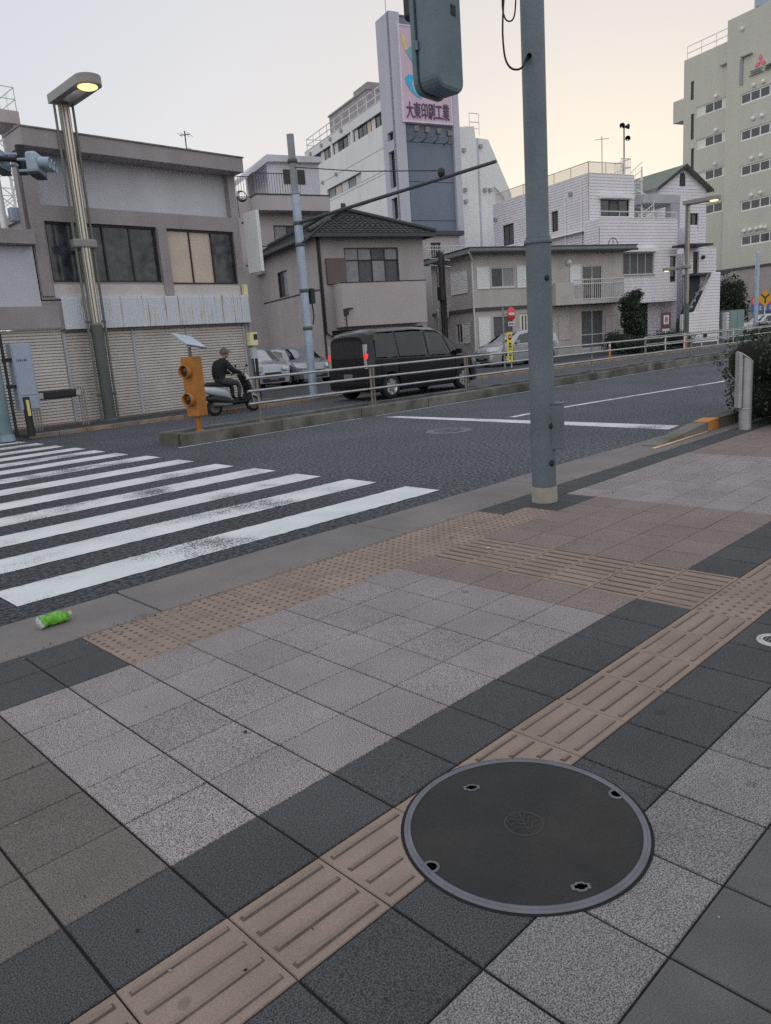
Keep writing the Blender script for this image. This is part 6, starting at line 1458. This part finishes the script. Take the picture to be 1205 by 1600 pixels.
# ================================================================== FAR SIDE STREET FURNITURE
m_lampg = M('lamp_grey_paint', C(104, 102, 100, .45), .5, var=.08, vs=3, metal=.2); m_lampd = M('lamp_dark_paint', C(58, 62, 60, .42), .5, var=.1)
m_lampo = M('lamp_olive_paint', C(78, 80, 74, .45), .5, var=.12)
m_bright = M('brushed_strip', (.62, .56, .48, 1), .3, metal=.8, var=.05)
m_lit = M('lit_lamp', (1.0, .84, .30, 1), .5, var=0, emit=.34)
LX, LY = 8.02, 17.85
def lamp(loc, label):
    t = thing('street_lamp', loc, label, 'street lamp', group='tall slender street lamps on the far pavement')
    b = MB(); b.tube([(0, 0, 0), (0, 0, 2.25)], .14, 14); b.lathe([(.2, 0), (.2, .03), (.14, .05)], n=16); b.build('base_column', m_lampd, t)
    b = MB(); b.box(-.112, .112, -.06, .06, 2.2, 7.05); b.build('column', m_lampg, t, bev=.015)
    for xs_ in (-.07, .0, .07): b = MB(); b.box(xs_ - (.022 if xs_ == 0 else .010), xs_ + (.022 if xs_ == 0 else .010), -.075, -.0605, 2.3, 7.0); b.build('bright_strip', m_bright, t)
    for s in (-1, 1):
        b = MB(); b.tube([(s * .21, 0, .0), (s * .21, 0, 7.05)], .030, 8); b.build('side_rod', m_lampo, t)
    for z in (.6, 2.3): b = MB(); b.box(-.24, .24, -.03, .03, z, z + .05); b.build('tie_plate', m_lampd, t)
    # head: rounded slab with a slot, reaching over the road
    out = [(-.25, .14), (.25, .14)]; inn = []
    n = 12
    hd = MB(); o_ = [(.27, .16)] + [(.27 * math.cos(R_(a)), -1.35 - .27 * math.sin(R_(a))) for a in range(0, 181, 15)] + [(-.27, .16)]
    sl = [(.12 * math.cos(R_(a)), -.62 + .32 + .12 * math.sin(R_(a))) for a in range(0, 181, 20)] + [(-.12 * math.cos(R_(a)), -.62 - .32 - .12 * math.sin(R_(a))) for a in range(0, 181, 20)]
    zl, zh = 7.05, 7.23
    # top and bottom faces with hole, via two half polygons
    def ring_faces(z):
        import mathutils
        from mathutils.geometry import tessellate_polygon
        loops = [[Vector((x, y, z)) for x, y in o_], [Vector((x, y, z)) for x, y in sl]]
        tri = tessellate_polygon(loops); hd.add([q for lp in loops for q in lp], tri)
    ring_faces(zl); ring_faces(zh)
    for lp in (o_, sl):
        m_ = len(lp); hd.add([(x, y, zl) for x, y in lp] + [(x, y, zh) for x, y in lp], [(i, (i + 1) % m_, m_ + (i + 1) % m_, m_ + i) for i in range(m_)])
    h = hd.build('head', m_lampg, t)
    b = MB(); b.lathe([(.20, .0), (.20, -.02), (.15, -.045), (.0001, -.06)], (0, -1.3, zl - .001), 24); b.build('lit_lens', m_lit, h)
    # smaller footway lamp on a collar
    b = MB(); b.box(-.28, .28, -.10, .12, 3.98, 4.18); b.build('collar', m_lampg, t, bev=.04)
    b = MB(); b.prism([(-.09, .12, 3.98), (.09, .12, 3.98), (.09, .12, 4.15), (-.09, .12, 4.15)], (0, 1.15, 0)); a = b.build('footway_arm', m_lampg, t, bev=.03)
    b = MB(); b.lathe([(.13, .0), (.12, -.02), (.0001, -.04)], (0, 1.08, 3.985), 20); b.build('lit_lens', M('lit_small_lamp', (1, .86, .45, 1), .5, var=0, emit=.3), a)
    return t
L1 = lamp((LX, LY, .07), 'tall grey street lamp with lit slotted head in front of the shuttered shop')
pB = gp(1083, 548, .07)
dup(L1, (39.4, 17.75, .07), label='lit grey street lamp with low side arm in front of the clapboard building')
# utility pole with its long arm over the road
m_poled2 = M('dark_arm_paint', C(46, 50, 54), .6)
t = thing('utility_pole', (13.5, 16.75, .07), 'grey steel utility pole beside the tiled house with a long bare arm over the road', 'pole')
m_up = M('blue_grey_steel', C(122, 132, 145, .45), .5, var=.15, vs=3, metal=.1)
ux, uy = 13.5, 16.75
zz = lambda px, py: at(px, py, 0)  # unused
b = MB(); b.tube([(0, 0, 0), (0, 0, 5.4)], .115, 14); b.build('lower_tube', m_up, t); b = MB(); b.tube([(0, 0, 5.38), (0, 0, 6.85)], .098, 14); b.lathe([(.105, 5.35), (.118, 5.36), (.118, 5.42), (.098, 5.44)], n=14); b.build('upper_tube', M('weathered_pole_top', C(100, 102, 106, .45), .6, var=.2, vs=4), t)
d = ray(775, 252); tt = (ux - 0) / d.x; yE = d.y * tt; zE_ = CH + d.z * tt
d0_ = ray(481, 345); t0_ = (ux) / d0_.x; zS = CH + d0_.z * t0_
b = MB(); b.tube([(0.0, .0, zS - .07), (.0, yE - uy, zE_ - .07)], [.048, .036], 10); b.build('long_arm', m_poled2, t)
b = MB(); b.tube([(0, 0, zS - .62), (0, -1.3, zS - .16)], .035, 8); b.build('brace', m_lampd, t)
b = MB()
for z in (zS - .07, zS - .62, 6.2, 1.9, 2.9): b = MB(); b.lathe([(.12, -.05), (.135, -.04), (.135, .04), (.12, .05)], (0, 0, z), 14); b.build('clamp', m_lampd, t)
d1_ = ray(690, 274); t1_ = ux / d1_.x; y1_ = d1_.y * t1_ - uy; z1_ = CH + d1_.z * t1_ - .07
b = MB(); b.lathe([(.06, -.10), (.085, -.05), (.085, .04), (.05, .07), (.0001, .08)], (0, y1_, z1_ + .08), 14); b.build('fitting', m_black, t)
d2_ = ray(472, 256); t2_ = ux / d2_.x; b = MB(); b.tube([(0, 0, CH + d2_.z * t2_ - .07), (0, y1_ * .5, (CH + d2_.z * t2_ - .07 + z1_ + .1) / 2 - .06), (0, y1_, z1_ + .1)], .013, 5); b.build('stay_wire', m_cable, t)
b = MB(); b.obox((.19, -.05, 2.75), (.07, 0, 0), (0, .08, 0), (0, 0, .2)); b.tube([(.2, -.05, 2.55), (.22, -.05, 2.2), (.17, -.05, 2.0)], .02, 6); b.build('junction_box', m_black, t)
b = MB(); b.lathe([(.17, .0), (.17, .02), (.115, .04)], n=14); b.build('base_flange', m_up, t)
# overhead line from the shop to the far side
# signal pole and control box at the left edge
PS = gp(20, 690, .03)
t = thing('signal_post', (PS.x - .02, PS.y + .25, .03), 'green-grey signal post carrying a grey control cabinet at the left edge of the photo', 'pole')
m_gp = M('green_grey_pole', C(72, 90, 92, .42), .55, var=.18, vs=3, tint=C(88, 98, 108, .42))
b = MB(); b.tube([(0, 0, 0), (0, 0, 6.6)], .12, 16); b.build('post', m_gp, t); b = MB(); b.tube([(.19, -.05, .05), (.19, -.05, 2.4)], .03, 8); b.build('conduit', m_black, t)
b = MB(); b.lathe([(.17, 0), (.15, .12), (.12, .14)], n=16); b.build('base', m_gp, t)
arm0 = Vector((0, 0, 5.0)); e_ = at(34, 250, 15.6) - Vector(t.location)
arm0 = Vector((0, 0, e_.z - .25))
b = MB(); b.tube([arm0, e_], .055, 10); b.tube([e_ - Vector((0, 0, .28)), e_ + Vector((0, 0, .28))], .10, 10); b.build('signal_arm', m_poled, t)
a_ = gp(36, 690, .03)
def rect_at(px, py, Y): d = ray(px, py); k = Y / d.y; return d.x * k, CH + d.z * k
Yb = PS.y + .18
x0, z1b_ = rect_at(13, 537, Yb); x1, z0b_ = rect_at(50, 640, Yb)
t2 = thing('control_cabinet', (x0, Yb, z0b_), 'tall blue-grey control cabinet numbered 110-141 fixed to the green-grey post', 'cabinet')
w_ = .38; h_ = z1b_ - z0b_
m_cab = M('cabinet_paint', C(108, 116, 128, .42), .5, var=.07, vs=2, streak=.06)
b = MB(); b.box(.02, .02 + w_, -.02, .28, 0, h_); b.build('housing', m_cab, t2, bev=.012)
b = MB(); b.box(.04, w_, -.034, -.021, .30, h_ - .02); b.box(.04, w_, -.034, -.021, .02, .28); b.build('door', m_cab, t2, bev=.006)
b = MB(); text_into(b, '110-141', (.08, -.036, h_ - .36), (1, 0, 0), (0, 0, 1), .05, .003, 0, .02); b.build('numbering', m_black, t2)
for z in (.45, h_ - .35): b = MB(); b.box(-.12, .02, .02, .2, z, z + .07); b.build('bracket', m_poled, t2)
# vehicle signal on the arm
hs_ = at(58, 256, 15.3)
t = thing('traffic_signal', hs_, 'pale blue-grey traffic signal seen from behind on the arm at the left edge', 'traffic signal', R_(-38)); t.scale = (.82, .82, .82)
b = MB(); b.box(-.16, .12, -.40, .40, -.26, .22); b.build('housing', m_sigl, t, bev=.07)
b = MB()
for y in (-.26, 0, .26): b.lathe([(.12, 0), (.125, .26), (.118, .26), (.112, .0)], (.12, y, -.02), 14, axis=(1, 0, -.08))
b.build('visor', m_sigl, t)
for z in (.12, -.14): b = MB(); b.tube([(-.45, 0, z), (-.10, 0, z)], .035, 8); b.build('hanger', m_sigl, t)
b = MB(); b.box(-.15, .09, -.37, .37, -.30, -.262); b.build('underside_plate', m_black, t)
hs2 = at(-2, 250, 15.4); c2 = dup(t, hs2, R_(142), label='second blue-grey traffic signal cut by the left edge of the photo')
# reflector post, leaning bar
c_ = gp(53, 682, .07)
t = thing('reflector_post', (c_.x, c_.y + .1, .07), 'short dark green marker post with yellow strip below the control cabinet', 'marker post')
b = MB(); b.tube([(0, 0, 0), (0, 0, .80)], .075, 12); b.build('post', m_gp if False else M('dark_green_post', (.02, .03, .025, 1), .6), t); b = MB(); b.box(-.028, .028, -.085, -.07, .42, .74); b.build('reflector', M('yellow_reflector', (.75, .68, .25, 1), .4), t)
c_ = gp(38, 672, .07)
t = thing('cable_stub', (c_.x, c_.y + .35, .07), 'loop of black conduit and small boxes at the foot of the signal post', 'conduit')
b = MB(); b.tube([(-.15, 0, .0), (-.15, 0, .55), (0, 0, .35), (.18, 0, .28), (.30, 0, .42), (.30, 0, .72)], .04, 8); b.build('hose', m_cable, t); b = MB(); b.obox((-.12, -.05, .68), (.12, 0, 0), (0, .06, 0), (0, 0, .10)); b.build('box', m_poled, t)
cA = gp(68, 673, .07); cB = gp(133, 665, .07)
t = thing('leaning_bar', (cA.x, cA.y + .2, .07), 'low grey leaning bar with black padded beam in front of the shutters', 'leaning bar')
ln = 1.05
for x in (0, ln):
    b = MB()
    for k in (-.06, 0, .06): b.tube([(x + k, 0, 0), (x + k, 0, .86)], .017, 6)
    b.box(x - .08, x + .08, -.03, .03, .86, .89); b.build('post', m_lampg, t)
b = MB(); b.box(.10, ln - .10, -.09, .05, .66, .84); b.build('padded_beam', m_black, t, bev=.03)
for x in (.04, ln - .16): b = MB(); b.box(x, x + .12, -.11, .06, .68, .81); b.build('bracket', m_steel, t, bev=.01)
# no-entry sign with its yellow strip
c_ = gp(793, 572, .07); dp = c_.dot(FV) if False else None
Zs = lambda px, py, Y: rect_at(px, py, Y)
YN = 19.0
xN, _ = rect_at(788, 545, YN); zT = rect_at(796, 484, YN)[1]
t = thing('no_entry_sign', (xN, YN, .07), 'round red no-entry sign with small white plate on a thin post by the side lane', 'road sign')
zc_ = rect_at(796, 490.5, YN)[1] - .07; b = MB(); b.tube([(0, 0, 0), (0, 0, zc_ + .25)], .035, 8); b.build('post', m_lampg, t)
b = MB(); b.tube([(0, -.02, zc_), (.55, -.02, zc_ + .02)], .02, 6); b.build('sign_bracket', m_steeld, t)
xo = rect_at(797, 490, YN)[0] - xN
b = MB(); b.lathe([(.0001, 0), (.27, 0), (.27, .02), (.0001, .02)], (xo, -.06, zc_), 28, axis=(0, -1, 0)); dsk = b.build('disc', M('sign_red', C(175, 48, 48), .5, var=.04), t)
b = MB(); b.box(xo - .19, xo + .19, -.088, -.081, zc_ - .05, zc_ + .05); b.build('bar', m_white, dsk)
b = MB(); b.box(xo - .22, xo + .22, -.07, -.055, zc_ - .48, zc_ - .31); pl = b.build('plate', m_white, t)
b = MB(); text_into(b, '自転車を除く', (xo - .19, -.0715, zc_ - .435), (1, 0, 0), (0, 0, 1), .075, .003, 0, .02, .38); b.build('lettering', m_black, pl)
x0, z1_ = rect_at(789, 520, YN); x1, z0_ = rect_at(796.5, 567, YN)
t = thing('yellow_strip_sign', (x0 + .12, YN, .07), 'tall narrow yellow sign with vertical black kanji below the no-entry sign', 'sign')
b = MB(); b.box(-.10, .24, -.10, -.06, z0_ - .07, z1_ - .07); pn = b.build('panel', M('sign_yellow_face', C(175, 165, 70, .5), .6, var=.05), t)
b = MB(); b.tube([(.2, -.05, 0), (.2, -.05, z0_)], .02, 6); b.build('leg', m_white, t)
b = MB(); b.lathe([(.0001, 0), (.12, 0), (.12, .006), (.0001, .006)], (.07, -.1005, z1_ - .25), 18, axis=(0, -1, 0)); b.build('red_disc', m_red, pn)
b = MB(); b.box(-.02, .16, -.1105, -.107, z1_ - .27, z1_ - .23); b.build('white_bar', m_white, pn)
b = MB(); hh_ = (z1_ - z0_ - .5) / 6.2
for k, ch in enumerate('車両進入禁止'): text_into(b, ch, (-.03, -.101, z1_ - .48 - hh_ * (k + .72)), (1, 0, 0), (0, 0, 1), hh_ * .82, .006, 0, .03, .2)
b.build('lettering', m_black, pn)
# car in front of the flat-roofed house, seen from its front left
q = gp(776, 577, .07)
car('parked_car', (q.x + 5.3, q.y + 1.1, .07), R_(166), 'silver hatchback parked nose-left in front of the flat-roofed beige house', silver, cat='car', glass=m_glassc, **dict(hatch, wheels=(.62, 3.0), Lc=3.8, top=[(0, 1.0), (.1, 1.36), (.6, 1.47), (1.6, 1.5), (2.2, 1.42), (2.95, 1.02), (3.5, .86), (3.72, .72), (3.8, .58)], belt=[(0, .96), (2.9, .92), (3.3, .84), (3.8, .5)]))
# far-right car, sign board, Y sign, posts
pR = at(1190, 526, 60)
wn = at(1162, 521, 60); wh = (-RV * .85 - FV * .35); wh = Vector((wh.x, wh.y, 0)).normalized()
car('parked_car', (wn.x - wh.x * 3.9, wn.y - wh.y * 3.9, .07), math.atan2(wh.y, wh.x), 'white hatchback parked at the far right below the red and blue sign board', white_p, cat='car', glass=m_glass, **hatch)
t = thing('sign_board', (69.0, 25.0, .07), 'red and blue shop sign board with white lettering above the far white car', 'sign', R_(-73))
sbF = Fr(69.0, 25.0, 73 - 0)
fs = Fr(FG.w(-3.2, 0).x, FG.w(-3.2, 0).y, 17)
t.location = fs.w(0, 0, 0); t.rotation_euler = (0, 0, fs.a)
A = fs.side(1176, 465); B_ = fs.side(1205, 487); va, vb = B_[0] - 2.5, A[0]; zA_ = A[1]; zB2 = fs.side(1176, 488)[1]; zm_ = (zA_ * .52 + zB2 * .48)
b = MB(); b.box(-.15, 0, va, vb, zm_, zA_); b.build('red_panel', M('sign_board_red', C(165, 45, 65), .5), t); b = MB(); b.box(-.15, 0, va, vb, zB2, zm_ - .02); b.build('blue_panel', M('sign_board_blue', C(45, 75, 125), .5), t)
b = MB()
for k in range(5):
    v = vb - .25 - k * .55
    for (dv, dz, w2, h2) in ((0, .0, .40, .05), (0, .14, .40, .05), (.12, -.1, .05, .38), (.0, .27, .3, .05)): b.box(-.165, -.151, v - w2 + dv - .0, v + dv * 0, (zm_ + zA_) / 2 - .12 + dz, (zm_ + zA_) / 2 - .12 + dz + h2)
text_into(b, 'ココ', (-.165, vb - .4, zB2 + .15), (0, -1, 0), (0, 0, 1), .4, .01, 0, .02, 2.2) if False else None
for k in range(6):
    v = vb - .3 - k * .5
    for (dz, w2) in ((.0, .34), (.13, .26), (.26, .34)): b.box(-.165, -.151, v - w2, v, (zB2 + zm_) / 2 - .18 + dz, (zB2 + zm_) / 2 - .12 + dz)
    b.box(-.166, -.151, v - .20, v - .14, (zB2 + zm_) / 2 - .2, (zB2 + zm_) / 2 + .2)
b.build('lettering', m_white, t)
for k in (0, 1): b = MB(); b.tube([(.06, va + .3 if k else vb - .3, 0), (.06, va + .3 if k else vb - .3, zm_)], .06, 6); b.build('post', m_steeld, t)
yp = at(1196, 466, 46); yl = yp.length
t = thing('junction_sign', (yp.x, yp.y, .07), 'yellow diamond warning sign with black Y mark on a thin white post', 'road sign', R_(-58))
zc_ = yp.z - .07; b = MB(); b.tube([(0, .03, 0), (0, .03, zc_ + .3)], .035, 8); b.build('post', m_white, t)
b = MB(); s_ = .50; b.prism([(-s_, 0, zc_), (0, 0, zc_ - s_), (s_, 0, zc_), (0, 0, zc_ + s_)], (0, -.02, 0)); dm = b.build('plate', M('warning_yellow', (.72, .36, .03, 1), .5, var=.04), t, bev=.0)
b = MB(); b.obox((0, -.026, zc_ - .13), (.04, 0, 0), (0, .004, 0), (0, 0, .15)); b.obox((-.1, -.0262, zc_ + .12), (.13, 0, -.13), (0, .004, 0), (.028, 0, .028)); b.obox((.1, -.0264, zc_ + .12), (.13, 0, .13), (0, .004, 0), (-.028, 0, .028)); b.build('y_mark', m_black, dm)
t = thing('lane_pole', at(1180, 530, 48).to_2d().to_3d() + Vector((0, 0, .07)), 'plain pale blue-grey pole standing in front of the far white car', 'pole')
zt_ = at(1181, 399, 48).z; b = MB(); b.tube([(0, 0, 0), (0, 0, zt_)], .13, 10); b.build('post', m_up, t); b = MB(); b.lathe([(.13, 0), (.11, .05), (.0001, .06)], (0, 0, zt_), 10); b.build('cap', m_up, t)
# parking notice on a white stick and its red board
t = thing('notice_sign', at(1040, 530, 39.5).to_2d().to_3d() + Vector((0, 0, .07)), 'small dark red notice board with white marks on a white stick by the clapboard entrance', 'sign', R_(-40))
zz_ = at(1040, 505, 39.5).z - .07
b = MB(); b.tube([(0, 0, 0), (0, 0, zz_ - .3)], .035, 6); b.build('stick', m_white, t)
b = MB(); b.box(-.26, .26, -.03, .0, zz_ - .45, zz_ + .55); bd = b.build('board', M('maroon_board', C(82, 55, 64, .55), .6), t)
b = MB(); b.box(-.12, .16, -.04, -.031, zz_ - .05, zz_ + .4); b.build('white_panel', m_white, bd)
b = MB(); b.box(-.2, .2, -.04, -.031, zz_ - .4, zz_ - .28); b.build('white_strip', m_white, bd); b = MB(); text_into(b, '8', (-.06, -.0415, zz_ + .03), (1, 0, 0), (0, 0, 1), .3, .004, 0, .03, .16); b.build('figure', m_red, bd)
# second, thinner railing on the far pavement
t = thing('footway_railing', (27.0, 16.75, .07), 'thinner white two-bar railing along the far pavement in front of the houses', 'railing')
for k in range(18):
    if k < 3: continue
    b = MB(); b.tube([(k * 2.0, 0, 0), (k * 2.0, 0, .8)], .03, 8); b.build('post', M('cream_rail_post', C(175, 160, 145, .45), .6, var=.2) if k == 3 else bpy.data.materials['cream_rail_post'], t)
for z in (.45, .78):
    b = MB(); b.tube([(6.0, 0, z), (34, 0, z)], .024, 8); b.build('rail', m_steel, t)
# planting
def shr(px, py, dep, r, h, n, label, nm='bush', cat='bush', sz=.05, stems=None, group=None):
    c = at(px, py, dep); shrub(nm, [(c.x, c.y, .07 + h * .5, r, r, h * .55), (c.x + r * .6, c.y - r * .2, .07 + h * .42, r * .8, r * .7, h * .42), (c.x - r * .5, c.y + r * .1, .07 + h * .6, r * .6, r * .6, h * .42)], n, sz, label, cat, None, group, stems, .07)
c = at(988, 490, 40.5)
shrub('garden_tree', [(c.x, c.y, 1.7, .62, .62, .75), (c.x - .1, c.y + .1, 2.5, .6, .6, .62), (c.x + .3, c.y - .1, 3.0, .38, .38, .36), (c.x + .35, c.y, 1.1, .6, .5, .6)], 2600, .075, 'tall dark garden tree between the beige house and the clapboard building', 'tree', None, None, 1.6, .07)
shr(966, 525, 38, .8, 1.1, 1300, 'low rounded bush at the right end of the beige house front', sz=.06)
shr(993, 543, 37, .9, .75, 1000, 'low dark planting behind the railing below the garden tree', 'planting', 'bush', .055)
shr(1012, 540, 38.5, .9, .8, 1000, 'low dark planting left of the maroon notice board', 'planting', 'bush', .055)
shr(1050, 541, 40, 1.1, .95, 1200, 'low dark planting between the notice board and the stair wall', 'planting', 'bush', .055)
c = at(1140, 470, 57)
shrub('carport_tree', [(c.x, c.y, 3.0, 1.4, 1.2, 1.5), (c.x + .8, c.y - .3, 2.0, 1.0, .8, 1.2), (c.x - .6, c.y, 1.6, 1.0, 1.0, 1.2)], 2200, .12, 'dark leafy tree hiding the opening of the low pink building', 'tree', None, None, 2.0, .07)
shr(1196, 510, 46, .7, 1.0, 900, 'small grey-green bush at the foot of the Y sign', sz=.06)
shr(1200, 540, 42, 1.6, .7, 1200, 'low dark planting behind the railing at the far right', 'planting', 'bush', .06)
t = thing('utility_box', at(1147, 508, 54).to_2d().to_3d() + Vector((0, 0, .07)), 'green-grey utility box standing between the stair wall and the far white car', 'cabinet', R_(-17))
zq = at(1147, 486, 54).z; b = MB(); b.box(-.85, .7, -.3, .5, 0, zq); b.build('cabinet', M('green_cabinet', C(82, 98, 96), .6, var=.06), t, bev=.03); b = MB(); b.box(-.8, -.1, -.325, -.301, .15, zq - .1); b.box(-.05, .65, -.325, -.301, .15, zq - .1); b.build('door', M('green_cabinet_door', C(88, 104, 102), .6), t, bev=.01)
t = thing('gate_post', at(1134, 515, 50).to_2d().to_3d() + Vector((0, 0, .07)), 'pale slatted gate post beside the green-grey utility box', 'post')
zq = at(1134, 490, 50).z; b = MB(); b.box(-.18, .18, -.15, .15, 0, zq); b.build('post', m_clt, t, bev=.01); b = MB()
for k in range(8): b.box(-.15, .15, -.16, -.151, .2 + k * .2, .24 + k * .2)
b.build('slats', m_steeld, t)
# orange and white lane markers by the railing
def marker(px, py, dep, label):
    c = at(px, py, dep); t = thing('lane_marker', (c.x, c.y, .07), label, 'marker post', group='short orange and white marker posts behind the railing')
    b = MB(); b.lathe([(.10, 0), (.10, .02), (.045, .05), (.04, .75), (.0001, .77)], n=12); b.build('post', m_or, t); b = MB(); b.lathe([(.046, .35), (.046, .45)], n=12); b.lathe([(.044, .55), (.044, .65)], n=12); b.build('band', m_white, t); return t
mk = marker(953, 540, 31.5, 'short orange and white marker post in front of the beige house')
c = at(1072, 540, 38); dup(mk, (c.x, c.y, .07), label='short orange and white marker post at the foot of the stair wall')
